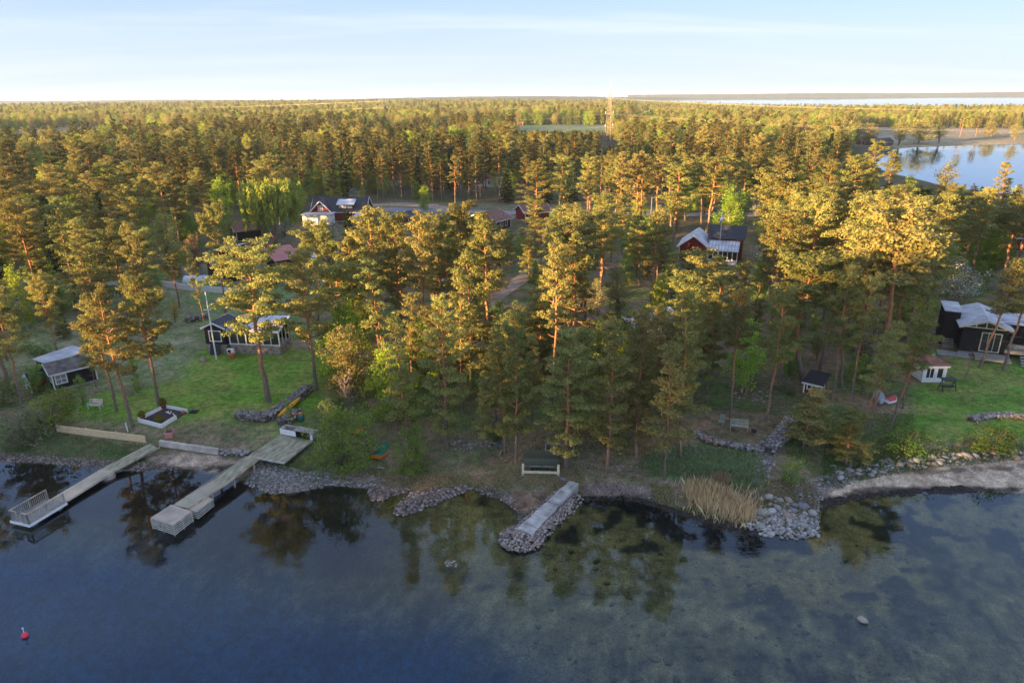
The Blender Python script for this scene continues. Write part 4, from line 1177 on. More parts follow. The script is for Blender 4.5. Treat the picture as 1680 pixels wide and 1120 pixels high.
# ------------------------------------------------------------------ houses
BLACKW = mat('black_tarred_boards', (0.018, 0.016, 0.015), .75, .4, 2.0, bump=.01, bscale=12, stretch=(6, 6, .4))
REDW = mat('falu_red_boards', (0.22, 0.030, 0.022), .85, .3, 2.0, bump=.01, bscale=12, stretch=(6, 6, .4))
WHITEP = mat('white_paint', (0.80, 0.79, 0.75), .5, .10, 2.0)
CREAM = mat('cream_paint', (0.66, 0.60, 0.42), .6, .15, 2.0)
GLASS = mat('dark_window_glass', (0.03, 0.035, 0.04), .05, .2, 1.0, spec=.8)
CURT = mat('window_with_curtain', (0.30, 0.32, 0.30), .15, .5, 6.0, spec=.7)
ROOFB = mat('black_roof_sheet', (0.028, 0.030, 0.036), .55, .25, 1.5, spec=.4)
ROOFG = mat('weathered_grey_roof', (0.15, 0.135, 0.12), .9, .55, 1.4, bump=.02, bscale=8)
ROOFW = mat('pale_roof_sheet', (0.56, 0.58, 0.60), .55, .30, .9)
ROOFR = mat('red_metal_roof', (0.46, 0.17, 0.14), .45, .15, 1.0)
ROOFBR = mat('brown_tile_roof', (0.23, 0.125, 0.095), .9, .35, 1.8, bump=.03, bscale=9)
ROOFT = mat('terracotta_tile_roof', (0.42, 0.13, 0.06), .9, .3, 2.2, bump=.03, bscale=9)
STONEW = mat('rough_stone_plinth', (0.33, 0.27, 0.22), .95, .5, 2.5, bump=.05, bscale=5)
CONC = mat('grey_concrete', (0.36, 0.35, 0.33), .9, .3, 1.5, bump=.01)
WOODG = mat('silvered_wood', (0.36, 0.335, 0.28), .85, .35, 2.0, bump=.01, stretch=(1, 8, 1))
WOODGR = mat('green_grey_decking', (0.36, 0.335, 0.215), .85, .45, 1.1, bump=.01, stretch=(1, 3, 1))
WOODN = mat('new_pale_timber', (0.74, 0.56, 0.31), .8, .25, 2.5, bump=.008, stretch=(1, 1, 6))
WOODW = mat('worn_brown_wood', (0.52, 0.41, 0.29), .85, .45, 1.6, bump=.01)
DARKM = mat('dark_metal', (0.03, 0.03, 0.032), .5, .2, 3.0)
STEEL = mat('galvanised_steel', (0.22, 0.20, 0.19), .5, .2, 2.0, metal=.3)
BRICKR = mat('red_brick', (0.42, 0.10, 0.06), .9, .25, 4.0)
BLUEM = mat('blue_paint', (0.06, 0.16, 0.45), .5, .15, 3.0)
GREENP = mat('verdigris_copper', (0.10, 0.36, 0.27), .6, .2, 3.0)

def house(name, label, A, B, D, wh, rh, ridge='x', wall=BLACKW, roof=ROOFB, trim=WHITEP, wins=(), doors=(), cat='house', oh=.35, base=.25, chim=None, W=None, seams=False, corner=True, group=None, basem=None, basez=None):
    a = G(*A); b = G(*B)
    W = W or (b - a).length; rz = math.atan2(b.y - a.y, b.x - a.x)
    z0 = min(a.z, b.z)
    t = empty(name, (a.x, a.y, z0), rz, label, cat, group)
    f = MB(); f.box((W / 2, D / 2, base / 2 - .3), (W - .08, D - .08, base + .6)); f.build('foundation', basem or CONC, t)
    z1 = base; z2 = base + wh
    m = MB()
    if ridge == 'x':
        rise = rh
        vs = [(0, 0, z1), (W, 0, z1), (W, D, z1), (0, D, z1), (0, 0, z2), (W, 0, z2), (W, D, z2), (0, D, z2), (0, D / 2, z2 + rise), (W, D / 2, z2 + rise)]
        fs = [(0, 3, 2, 1), (0, 1, 5, 4), (2, 3, 7, 6), (0, 4, 8, 7, 3), (1, 2, 6, 9, 5), (4, 5, 9, 8), (6, 7, 8, 9)]
    elif ridge == 'y':
        rise = rh
        vs = [(0, 0, z1), (W, 0, z1), (W, D, z1), (0, D, z1), (0, 0, z2), (W, 0, z2), (W, D, z2), (0, D, z2), (W / 2, 0, z2 + rise), (W / 2, D, z2 + rise)]
        fs = [(0, 3, 2, 1), (0, 1, 5, 8, 4), (2, 3, 7, 9, 6), (0, 4, 7, 3), (1, 2, 6, 5), (4, 8, 9, 7), (5, 6, 9, 8)]
    else:   # single slope, high at the back ('mono') or to the right ('monox')
        hb = rh
        if ridge == 'mono': h4 = (z2, z2, z2 + hb, z2 + hb)
        else: h4 = (z2, z2 + hb, z2 + hb, z2)
        vs = [(0, 0, z1), (W, 0, z1), (W, D, z1), (0, D, z1), (0, 0, h4[0]), (W, 0, h4[1]), (W, D, h4[2]), (0, D, h4[3])]
        fs = [(0, 3, 2, 1), (4, 5, 6, 7), (0, 1, 5, 4), (1, 2, 6, 5), (2, 3, 7, 6), (3, 0, 4, 7)]
    m.add(vs, fs); m.build('wall', wall, t)
    th = .10
    def slab(P4):
        q = MB(); P4 = [Vector(p) for p in P4]
        n = (P4[1] - P4[0]).cross(P4[3] - P4[0]).normalized()
        if n.z < 0: n = -n
        q.add([p + n * .012 for p in P4] + [p + n * (th + .012) for p in P4], [(0,3,2,1),(4,5,6,7),(0,1,5,4),(1,2,6,5),(2,3,7,6),(3,0,4,7)])
        o = q.build('roof', roof, t)
        if seams:
            s = MB(); k = int((P4[1] - P4[0]).length / .55)
            for i in range(k + 1):
                u = i / k; s.bar(P4[0].lerp(P4[1], u) + n * (th + .035), P4[3].lerp(P4[2], u) + n * (th + .035), .05, .05)
            tag(s.build('roof_seam', roof, o), kind='stuff')
        return n
    e = oh
    if ridge == 'x':
        k = rise / (D / 2); zr = z2 + rise; zl = z2 - k * e
        slab([(-e, -e, zl), (W + e, -e, zl), (W + e, D / 2, zr), (-e, D / 2, zr)])
        slab([(W + e, D + e, zl), (-e, D + e, zl), (-e, D / 2, zr), (W + e, D / 2, zr)])
        for xx in (-e - .03, W + e + .03):
            for s in (0, 1):
                q = MB(); y0 = -e if s == 0 else D + e
                q.bar((xx, y0, zl + .02), (xx, D / 2, zr + .02), .05, .2, (0, 0, 1)); q.build('trim_board', trim, t)
        q = MB(); q.box((W / 2, -e - .03, zl + .02), (W + 2 * e, .04, .16)); q.build('trim_board', trim, t)
    elif ridge == 'y':
        k = rise / (W / 2); zr = z2 + rise; zl = z2 - k * e
        slab([(-e, D + e, zl), (-e, -e, zl), (W / 2, -e, zr), (W / 2, D + e, zr)])
        slab([(W + e, -e, zl), (W + e, D + e, zl), (W / 2, D + e, zr), (W / 2, -e, zr)])
        for yy in (-e - .03, D + e + .03):
            for x0 in (-e, W + e):
                q = MB(); q.bar((x0, yy, zl + .02), (W / 2, yy, zr + .02), .05, .2, (0, 0, 1)); q.build('trim_board', trim, t)
    elif ridge == 'mono':
        k = rh / D
        slab([(-e, -e, z2 - k * e), (W + e, -e, z2 - k * e), (W + e, D + e, z2 + rh + k * e), (-e, D + e, z2 + rh + k * e)])
        q = MB(); q.box((W / 2, -e - .03, z2 - k * e + .03), (W + 2 * e, .04, .18)); q.build('trim_board', trim, t)
    else:
        k = rh / W
        slab([(-e, D + e, z2 - k * e), (-e, -e, z2 - k * e), (W + e, -e, z2 + rh + k * e), (W + e, D + e, z2 + rh + k * e)])
        q = MB(); q.bar((-e, -e - .03, z2 - k * e + .03), (W + e, -e - .03, z2 + rh + k * e + .03), .04, .2); q.build('trim_board', trim, t)
    if corner:
        for (xx, yy) in ((0, 0), (W, 0)):
            q = MB(); q.box((xx + (-.01 if xx == 0 else .01), yy - .01, (z1 + z2) / 2), (.14, .14, wh - .02)); q.build('corner_board', trim, t)
    for w_ in wins: window(t, W, D, *w_, trim=trim)
    for (side, u, w, h) in doors:
        d = MB(); place_box(d, W, D, side, u, base + h / 2, w, h, .07, 0); dd = d.build('door', WHITEP, t)
        d = MB(); place_box(d, W, D, side, u, base + h * .62, w * .7, h * .5, .02, .08); d.build('pane', GLASS, dd)
    if chim:
        cx, cy, cz, cw = chim
        q = MB(); q.box((cx, cy, cz / 2 + z2 / 2), (cw, cw, cz - z2)); o = q.build('chimney', BRICKR if roof != ROOFB else DARKM, t)
        q = MB(); q.box((cx, cy, cz + .05), (cw + .12, cw + .12, .1)); q.build('chimney_cap', DARKM, o)
    return t
def place_box(m, W, D, side, u, z, w, h, th, off):
    if side == 'f': m.box((u, -th / 2 - off, z), (w, th, h))
    elif side == 'b': m.box((u, D + th / 2 + off, z), (w, th, h))
    elif side == 'l': m.box((-th / 2 - off, u, z), (th, w, h))
    else: m.box((W + th / 2 + off, u, z), (th, w, h))
def window(t, W, D, side, u, z, w, h, nv=1, nh=0, curtain=False, trim=WHITEP):
    f = MB(); b = .11
    for dx in (-1, 1): place_box(f, W, D, side, u + dx * (w / 2 + b / 2), z, b, h + 2 * b, .07, 0)
    for dz in (-1, 1): place_box(f, W, D, side, u, z + dz * (h / 2 + b / 2), w, b, .065, 0)
    for i in range(nv): place_box(f, W, D, side, u - w / 2 + w * (i + 1) / (nv + 1), z, .06, h, .06, 0)
    for i in range(nh): place_box(f, W, D, side, u, z - h / 2 + h * (i + 1) / (nh + 1), w, .05, .055, 0)
    o = f.build('window', trim, t)
    for i in range(nv + 1):
        g = MB(); place_box(g, W, D, side, u - w / 2 + w * (i + .5) / (nv + 1), z, w / (nv + 1) - .02, h, .02, .005)
        g.build('pane', CURT if curtain else GLASS, o)
    return o

# black cabin by the bushes, with the low lean-to of pale roof sheets behind it
house('cabin', 'small black cabin with weathered grey ridged roof and white framed windows by the green bushes', (91, 642), (152, 627), 3.2, 1.95, .75, 'x', BLACKW, ROOFG, WHITEP,
      [('f', .8, 1.35, 1.0, .95, 1, 1, True), ('l', 1.5, 1.4, 1.3, .9, 1, 1, True), ('f', 3.1, 1.25, .01, .01, 0)][:2], [('r', 1.6, .9, 1.9)], 'cabin', .3, .25, W=4.3)
house('lean_to_shed', 'low shed with pale corrugated sheet roof right behind the black cabin', (84, 620), (136, 600), 2.0, 1.7, .25, 'mono', BLACKW, ROOFW, WHITEP, [('f', 1.0, 1.4, .7, .5, 0)], [], 'shed', .2, .1, W=4.6)
house('red_shed', 'little red shed with white window at the left edge beside the black cabin', (46, 640), (57, 648), 1.6, 1.5, .5, 'y', REDW, ROOFB, WHITEP, [('f', .75, 1.2, .7, .6, 1)], [], 'shed', .12, .1, W=1.5)

# glazed summer house: black gabled room on a stone plinth, white conservatory beside it
sm = house('summer_house', 'black gabled summer house with white glazed conservatory above a stone plinth', (341, 579), (374, 580), 3.4, 2.25, .62, 'y', BLACKW, ROOFB, WHITEP,
      [('f', 1.4, 2.35, 1.45, 1.25, 0)], [], 'house', .28, 1.25, W=2.75, basem=STONEW, corner=False)
def conservatory(t, x0, W, D, zb, h):
    p = MB(); p.box((x0 + W / 2, D / 2 + .2, zb / 2 - .2), (W, D, zb + .4)); p.build('stone_plinth', STONEW, t)
    q = MB(); q.box((x0 + W / 2, D / 2 + .2, zb + .04), (W, D, .08)); q.build('floor', WOODG, t)
    fr = MB(); fr.box((x0 + W / 2, .26, zb + h - .08), (W, .1, .16)); fr.box((x0 + W / 2, .26, zb + .1), (W, .1, .12))
    for i in range(7):
        f_ = MB(); f_.box((x0 + W * i / 6, .24, zb + h / 2), (.13 if i % 2 == 0 else .07, .12, h)); f_.build('post', WHITEP, t)
    fr.build('frame', WHITEP, t)
    for i in range(4):
        f_ = MB(); f_.box((x0 + W - .05, .3 + (D - .3) * i / 3, zb + h / 2), (.1, .1, h)); f_.build('post', WHITEP, t)
    for i in range(6):
        g = MB(); g.box((x0 + W * (i + .5) / 6, .30, zb + h / 2), (W / 6 - .14, .02, h - .3)); g.build('pane', GLASS, t)
    b = MB(); b.box((x0 + W / 2, D + .15, zb + h / 2 + .1), (W, .1, h + .5)); b.build('back_wall', BLACKW, t)
    r = MB(); zt = zb + h
    r.add([(x0 - .3, -.1, zt), (x0 + W + .3, -.1, zt), (x0 + W + .3, D + .3, zt + 1.0), (x0 + .5, D + .3, zt + 1.0), (x0 - .3, -.1, zt + .1), (x0 + W + .3, -.1, zt + .1), (x0 + W + .3, D + .3, zt + 1.1), (x0 + .5, D + .3, zt + 1.1)],
          [(0,3,2,1),(4,5,6,7),(0,1,5,4),(1,2,6,5),(2,3,7,6),(3,0,4,7)])
    ro = r.build('roof', ROOFW, t)
    s = MB()
    for i in range(9): s.bar((x0 - .2 + (W + .4) * i / 8, -.1, zt + .13), (x0 + .6 + (W - .4) * i / 8, D + .3, zt + 1.13), .05, .05)
    s.build('roof_rib', WHITEP, ro)
conservatory(sm, 3.15, 6.6, 3.2, 1.2, 1.9)
p = MB(); p.box((1.3, -.55, .55), (1.3, .08, 1.5), M=Matrix.Translation((0, 0, 0)) @ Matrix.Rotation(R(-20), 4, 'X')); p.build('ramp', DARKM, sm)

house('black_villa', 'tall black two storey house with sloping pale roof edge behind the white garden wall', (344, 464), (373, 467), 5.0, 5.0, .9, 'monox', BLACKW, ROOFW, CREAM,
      [('f', 1.6, 3.9, 1.5, 1.1, 1, 0, True)], [('f', 2.4, 1.5, 2.0)], 'house', .25, .2, W=4.2, corner=False)
house('red_roofed_house', 'black house with pink red metal roof and red brick chimney between golden pines', (456, 452), (492, 446), 4.6, 2.5, 1.3, 'mono', BLACKW, ROOFR, BLACKW, [], [], 'house', .4, .2, chim=(.4, 3.2, 5.1, .55), W=4.4, seams=True, corner=False)
house('flat_annex', 'low black annex with pale flat roof right of the red metal roof', (497, 446), (545, 446), 4.0, 2.3, .35, 'mono', BLACKW, ROOFW, WHITEP, [('f', 4.2, 1.3, 1.2, .7, 1)], [], 'building', .35, .1)
house('brown_gabled_house', 'house end with brown tiled roof and white bargeboards left of the willow', (378, 392), (392, 398), 5.5, 2.3, 1.7, 'y', BLACKW, ROOFBR, WHITEP, [('f', 2.2, 1.5, 1.0, 1.0, 1)], [], 'house', .5, .2, W=4.5)

# the red house with black roof, dormer and cross gable by the road
rh = house('red_house', 'red house with black roof, white trim and wide white roofed dormer by the road', (514, 364), (600, 364), 7.0, 2.5, 2.9, 'x', REDW, ROOFB, WHITEP,
           [('r', 3.5, 4.0, 1.3, 1.3, 1, 1), ('r', 3.5, 1.5, 1.4, 1.1, 1, 1), ('f', 11, 1.6, 1.3, 1.0, 1, 1)], [], 'house', .45, .3, chim=(8.2, 3.9, 6.6, .7))
W_ = (G(600, 364) - G(514, 364)).length
def sub_gable(t, x0, w, d, y0, zb, rise, wallh, wm, rm):
    m = MB(); x1 = x0 + w; xm = (x0 + x1) / 2; y1 = y0 + d
    m.add([(x0, y0, 0), (x1, y0, 0), (x1, y0, zb), (xm, y0, zb + rise), (x0, y0, zb), (x0, y1, 0), (x1, y1, 0), (x1, y1, zb), (xm, y1, zb + rise), (x0, y1, zb)],
          [(0, 1, 2, 3, 4), (5, 9, 8, 7, 6), (0, 4, 9, 5), (1, 6, 7, 2), (4, 3, 8, 9), (3, 2, 7, 8), (0, 5, 6, 1)])
    m.build('gable_wall', wm, t)
    k = rise / (w / 2)
    for s in (-1, 1):
        q = MB(); xe = xm + s * (w / 2 + .4); ze = zb - k * .4
        a = Vector((xe, y0 - .4, ze + .05)); b = Vector((xm, y0 - .4, zb + rise + .05)); c = Vector((xm, y1, zb + rise + .05)); d_ = Vector((xe, y1, ze + .05))
        up = Vector((0, 0, .12)); q.add([a, b, c, d_, a + up, b + up, c + up, d_ + up], [(0,3,2,1),(4,5,6,7),(0,1,5,4),(1,2,6,5),(2,3,7,6),(3,0,4,7)])
        q.build('gable_roof', rm, t)
        q = MB(); q.bar(a + Vector((0, -.04, .06)), b + Vector((0, -.04, .06)), .06, .24); q.build('trim_board', WHITEP, t)
sub_gable(rh, .2, 4.8, 4.2, -1.2, 2.9, 2.4, 0, REDW, ROOFB)
wd = MB()
for a, b, c, d in ((2.0, .1, 0, 1.3), (3.2, .1, 0, 1.3)): wd.box((a, -1.24, 3.6), (b, .07, d))
for zz in (2.95, 3.6, 4.25): wd.box((2.6, -1.24, zz), (1.3, .07, .1))
wd.box((2.6, -1.245, 3.6), (.08, .07, 1.3)); wo = wd.build('window', WHITEP, rh)
g = MB(); g.box((2.6, -1.22, 3.6), (1.1, .03, 1.2)); g.build('pane', CURT, wo)
d = MB(); d.add([(6.6, .6, 3.0), (10.4, .6, 3.0), (10.4, .6, 4.3), (6.6, .6, 4.3), (6.6, 3.4, 3.0), (10.4, 3.4, 3.0), (10.4, 3.4, 5.4), (6.6, 3.4, 5.4)], [(0,1,2,3),(4,7,6,5),(0,4,5,1),(1,5,6,2),(2,6,7,3),(3,7,4,0)])
do = d.build('dormer', REDW, rh)
q = MB(); q.add([(6.2, .2, 4.22), (10.8, .2, 4.22), (10.8, 3.5, 5.45), (6.2, 3.5, 5.45), (6.2, .2, 4.34), (10.8, .2, 4.34), (10.8, 3.5, 5.57), (6.2, 3.5, 5.57)], [(0,3,2,1),(4,5,6,7),(0,1,5,4),(1,2,6,5),(2,3,7,6),(3,0,4,7)]); q.build('dormer_roof', ROOFW, do)
for i in range(4):
    q = MB(); x = 7.2 + i * .85
    for dx in (-.36, .36): q.box((x + dx, .56, 3.75), (.08, .07, .95))
    for dz in (3.27, 4.2): q.box((x, .56, dz), (.8, .07, .08))
    q.box((x, .56, 3.75), (.06, .06, .9)); q.build('dormer_window', WHITEP, do)
    q = MB(); q.box((x, .585, 3.75), (.66, .02, .86)); q.build('dormer_pane', CURT, do)
q = MB(); q.box((2.6, -3.2, 1.25), (7.0, 3.6, 2.5)); q.build('porch_wall', WHITEP, rh)
q = MB(); q.box((2.6, -3.2, 2.62), (7.8, 4.2, .16)); q.build('porch_roof', mat('pale_grey_roof', (.42, .42, .42), .7, .15), rh)
house('red_cottage', 'small red gabled wing with white trim at the right end of the red house', (590, 374), (608, 372), 4.0, 1.9, 1.0, 'y', REDW, ROOFW, WHITEP, [('f', 1.5, 1.4, .9, .8, 1)], [], 'house', .3, .2)
house('red_garage', 'small red garage with dark slate roof beside the road', (645, 369), (664, 373), 5.2, 2.2, .9, 'y', REDW, ROOFB, WHITEP, [], [('r', 2.4, .9, 1.9)], 'garage', .5, .1, W=3.6)
house('brown_roofed_house', 'dark house with mossy brown tiled roof and white framed windows beside the road', (806, 382), (846, 371), 7.5, 2.3, 1.7, 'x', BLACKW, ROOFBR, WHITEP,
      [('f', 1.6, 1.4, 1.1, 1.2, 1), ('f', 4.2, 1.4, 1.1, 1.2, 1), ('f', 6.2, 1.4, .8, 1.2, 0)], [], 'house', .5, .2, chim=(1.6, 2.4, 4.4, .4), W=8)
house('roadside_house', 'house mostly hidden by pines with reddish brown roof right of the mossy roofed one', (862, 366), (902, 362), 6, 2.4, 1.5, 'x', REDW, ROOFBR, WHITEP, [('f', 1.5, 1.4, 1.1, 1.0, 1)], [], 'house', .5, .2)

# red house with glazed porch on the right
rg = house('glazed_porch_house', 'red house with black roof and white glazed porch, a white globe lamp standing before it', (1113, 430), (1158, 433), 8.0, 3.0, 1.9, 'y', REDW, ROOFW, WHITEP,
           [('f', 3.3, 1.9, 1.1, 1.1, 1)], [], 'house', .45, .3)
W2 = (G(1158, 433) - G(1113, 430)).length
q = MB(); q.box((W2 + 3.0, 6.0, 2.2), (6.0, 5.0, 4.4)); q.build('rear_wing_wall', REDW, rg)
q = MB(); q.add([(W2 - .3, 3.1, 4.3), (W2 + 6.4, 3.1, 4.3), (W2 + 6.4, 6.2, 6.4), (W2 - .3, 6.2, 6.4), (W2 + 6.4, 9.3, 4.3), (W2 - .3, 9.3, 4.3)], [(0,1,2,3),(3,2,4,5),(0,3,5),(1,4,2),(0,5,4,1)]); q.build('rear_wing_roof', ROOFB, rg)
q = MB(); q.add([(W2 + .05, -.2, 2.6), (W2 + 5.6, -.2, 2.6), (W2 + 5.6, 3.4, 3.9), (W2 + .05, 3.4, 3.9), (W2 + .05, -.2, 2.72), (W2 + 5.6, -.2, 2.72), (W2 + 5.6, 3.4, 4.02), (W2 + .05, 3.4, 4.02)], [(0,3,2,1),(4,5,6,7),(0,1,5,4),(1,2,6,5),(2,3,7,6),(3,0,4,7)]); po = q.build('porch_roof', ROOFW, rg)
s = MB()
for i in range(10): s.bar((W2 + .2 + i * .58, -.2, 2.76), (W2 + .2 + i * .58, 3.4, 4.06), .05, .05)
tag(s.build('roof_seam', STEEL, po), kind='stuff')
for i in range(7):
    q = MB(); q.box((W2 + .25 + i * .86, 0, 1.3), (.11, .11, 2.55)); q.build('porch_post', WHITEP, rg)
for i in range(6):
    q = MB(); q.box((W2 + .68 + i * .86, .02, .55), (.74, .06, .95)); q.build('porch_panel', WHITEP, rg)
    q = MB(); q.box((W2 + .68 + i * .86, .04, 1.8), (.74, .02, 1.3)); q.build('pane', GLASS, rg)
p0 = G(1177, 437); lt = empty('globe_lamp', p0, 0, 'white globe on a tall mast in front of the black roof of the porch house', 'lamp')
q = MB(); q.tube([(0, 0, 0), (0, 0, 10.4)], .05, 8); q.build('mast', WHITEP, lt)
bm_ = MB(); bm_.lathe([(.05, 8.15), (.28, 8.3), (.4, 8.6), (.28, 8.9), (.05, 9.05)], 14); bm_.build('globe', WHITEP, lt, True)

# dark modern house on the right with deck
dm = house('dark_modern_house', 'dark timber house with pale low gable roof, white framed gable glazing and wooden deck', (1571, 578), (1631, 585), 7.5, 3.3, .85, 'y', BLACKW, ROOFW, CREAM,
           [('f', 3.1, 1.75, 1.9, 2.2, 2)], [], 'house', .5, .3, W=4.7, corner=False)
gz_ = MB(); zb_ = 3.6
gz_.bar((.25, -.05, zb_ - .12), (4.45, -.05, zb_ - .12), .08, .12); gz_.bar((.25, -.05, zb_ - .05), (2.35, -.05, zb_ + .72), .08, .12); gz_.bar((4.45, -.05, zb_ - .05), (2.35, -.05, zb_ + .72), .08, .12)
for xx, hh in ((.3, .0), (1.3, .35), (2.35, .7), (3.4, .35), (4.4, .0)): gz_.box((xx, -.05, zb_ - .12 + hh / 2 + .05), (.12, .09, hh + .2))
go_ = gz_.build('gable_window', CREAM, dm)
q = MB(); q.add([(.35, -.015, zb_ - .08), (4.35, -.015, zb_ - .08), (2.35, -.015, zb_ + .66)], [(0, 1, 2)]); q.build('pane', GLASS, go_)
q = MB(); q.box((-.95, 4.6, 2.3), (1.7, 4.4, 4.4)); q.build('side_wing', BLACKW, dm)
q = MB(); q.box((-.95, 4.6, 4.58), (2.0, 4.8, .12)); q.build('side_roof', ROOFW, dm)
for i in range(5):
    q = MB(); q.box((-1.0, 2.2 - i * .3, .95 - i * .18), (1.3, .3, .06)); q.build('stair_tread', WOODG, dm)
dk = MB()
for i in range(14): dk.box((3.3, -.2 - .15 * i - .08, .42), (3.6, .135, .05))
tag(dk.build('deck_boards', WOODG, dm), kind='stuff')
q = MB(); q.box((3.3, -2.35, .27), (3.7, .06, .3)); q.build('deck_edge', WOODW, dm)
q = MB(); q.box((7.2, 1.4, .85), (6.0, 2.2, .14)); q.build('upper_deck', WOODG, dm)
q = MB(); q.box((7.2, .28, .72), (6.0, .06, .36)); q.build('deck_edge', WOODW, dm)
q = MB(); q.box((7.3, 1.1, 1.25), (4.4, .5, .45)); q.build('deck_bench', WOODG, dm)
q = MB(); q.box((7.5, 4.8, 2.0), (5.4, 4.6, 3.4)); q.build('rear_wall', BLACKW, dm)
q = MB(); q.box((7.5, 4.6, 3.78), (6.0, 5.2, .12)); q.build('rear_roof', ROOFW, dm)
q = MB(); q.box((-.6, -.9, .04), (3.4, 1.6, .1)); q.build('paving', CONC, dm)
for i in range(4):
    q = MB(); q.box((6.6 - .03 * i, -.6 - i * .55, .55 - i * .17), (.7, .4, .08)); q.build('step_slab', CONC, dm)
house('far_right_house', 'red house with terracotta roof and white corner boards at the far right edge among pines', (1640, 412), (1700, 414), 7, 2.7, 1.9, 'x', REDW, ROOFT, WHITEP, [('f', 1.2, 1.5, 1.0, 1.1, 1), ('f', 4.0, 1.5, 1.0, 1.1, 1)], [], 'house', .4, .25)
house('white_gabled_annex', 'white gable end half hidden by golden pines left of the terracotta roof', (1590, 420), (1612, 422), 5, 2.2, 1.1, 'y', WHITEP, ROOFW, WHITEP, [('f', 1.2, 1.3, .9, .9, 1)], [], 'building', .3, .2)
house('playhouse', 'tiny red playhouse with black roof and white trim under the pines', (1318, 645), (1338, 650), 2.2, 1.25, .5, 'mono', REDW, ROOFB, WHITEP, [('f', .55, .9, .4, .4, 0), ('r', .9, .8, .5, .5, 0)], [], 'playhouse', .25, .1, W=1.7)
pv = house('garden_pavilion', 'white framed garden pavilion with brown roof and green copper cap', (1512, 628), (1546, 628), 2.2, 1.9, .0001, 'mono', WHITEP, ROOFBR, WHITEP, [('f', .7, 1.2, .8, 1.1, 1), ('f', 1.8, 1.2, .6, 1.1, 0), ('r', 1.0, 1.2, 1.2, 1.1, 1)], [], 'pavilion', .25, .1, W=2.4)
q = MB(); q.add([(-.3, -.3, 2.12), (2.7, -.3, 2.12), (2.7, 2.5, 2.12), (-.3, 2.5, 2.12), (1.2, 1.1, 3.1)], [(0,1,4),(1,2,4),(2,3,4),(3,0,4),(0,3,2,1)]); q.build('pyramid_roof', ROOFBR, pv)
q = MB(); q.lathe([(.3, 2.95), (.3, 3.2), (.08, 3.35), (.05, 3.6)], 8, (1.2, 1.1, 0)); q.build('copper_cap', GREENP, pv)
house('hidden_grey_house', 'house with long pale grey roof almost hidden behind the wide bushy pines', (1050, 580), (1118, 560), 6, 2.3, 1.5, 'x', BLACKW, ROOFW, WHITEP, [('f', 2, 1.4, 1, 1, 1)], [], 'house', .4, .2)
house('red_cottage', 'small red cottage roof end with white bargeboards in the middle pines', (590, 465), (612, 467), 5, 2.0, 1.3, 'y', REDW, ROOFB, WHITEP, [('f', 1.2, 1.3, .9, .9, 1)], [], 'cottage', .3, .2)
# far houses
for A_, B_, D_, wh_, rh_, wm_, rm_, lab in (
    ((668, 214), (706, 214), 9, 4, 4, REDW, ROOFBR, 'distant red farmhouse with brown roof among pale trees left of the pylon field'),
    ((845, 206), (858, 206), 8, 3.5, 3, REDW, ROOFB, 'distant small red barn left of the far blue roofed houses'),
    ((880, 189), (902, 189), 10, 5, 5, WHITEP, BLUEM, 'distant white house with bluish roof at the far field, left one of a pair'),
    ((914, 190), (934, 190), 10, 5, 5, WHITEP, BLUEM, 'distant white house with bluish roof at the far field, right one of a pair'),
    ((945, 194), (968, 194), 12, 4, 3, WHITEP, ROOFW, 'distant long pale barn beside the far field nearest to the pylon'),
    ((1413, 238), (1440, 238), 7, 2.5, 2, REDW, ROOFBR, 'dark red boathouse on the far lake bank, left part'),
    ((1443, 240), (1465, 240), 6, 2.6, 2.2, BLACKW, ROOFB, 'black boathouse with white posts on the far lake bank'),
    ((1380, 239), (1393, 239), 5, 2.5, 1.2, WOODN, ROOFBR, 'small yellow timber hut on the far lake bank'),
    ((780, 306), (808, 308), 6, 2.5, 1.6, WHITEP, ROOFBR, 'house hidden in the dark wood behind the road with brown roof')):
    house('far_house', lab, A_, B_, D_, wh_, rh_, 'x', wm_, rm_, WHITEP, [('f', 2.5, 1.7, 1.2, 1.2, 1), ('f', 6.0, 1.7, 1.2, 1.2, 1)] if (B_[0] - A_[0]) > 12 else [('f', 2, 1.6, 1, 1, 1)], [], 'house', .4, .2)
# white garden wall, glass pool cover, fence behind the lawn
def wall_line(name, label, cat, pts, h, th, m, capm=None, z=None, part='panel', post=None):
    P_ = [G(*p) for p in pts]; c = P_[0]
    t = empty(name, c, 0, label, cat)
    for a, b in zip(P_[:-1], P_[1:]):
        n = max(1, int((b - a).length / 2.4))
        for i in range(n):
            p, q_ = a.lerp(b, i / n) - c, a.lerp(b, (i + 1) / n) - c
            w = MB(); d_ = (q_ - p).normalized() * .012
            w.bar(p + d_ + Vector((0, 0, h / 2 - .1)), q_ - d_ + Vector((0, 0, h / 2 - .1)), th, h + .2); w.build(part, m, t)
            if post:
                w = MB(); w.box(p + Vector((0, 0, h / 2 + .05)), (post, post, h + .2)); w.build('post', capm or m, t)
    return t
wall_line('garden_wall', 'long low white garden wall behind the lawn below the black villa', 'wall', [(176, 470), (240, 466), (300, 475), (398, 484)], 1.0, .15, WHITEP)
wall_line('garden_fence', 'grey board fence left of the black villa', 'fence', [(288, 452), (338, 455)], 1.9, .08, WOODG, post=.12)
pc_ = G(300, 465); t = empty('pool_cover', pc_, R(2), 'long rounded glass pool cover behind the white garden wall', 'pool cover')
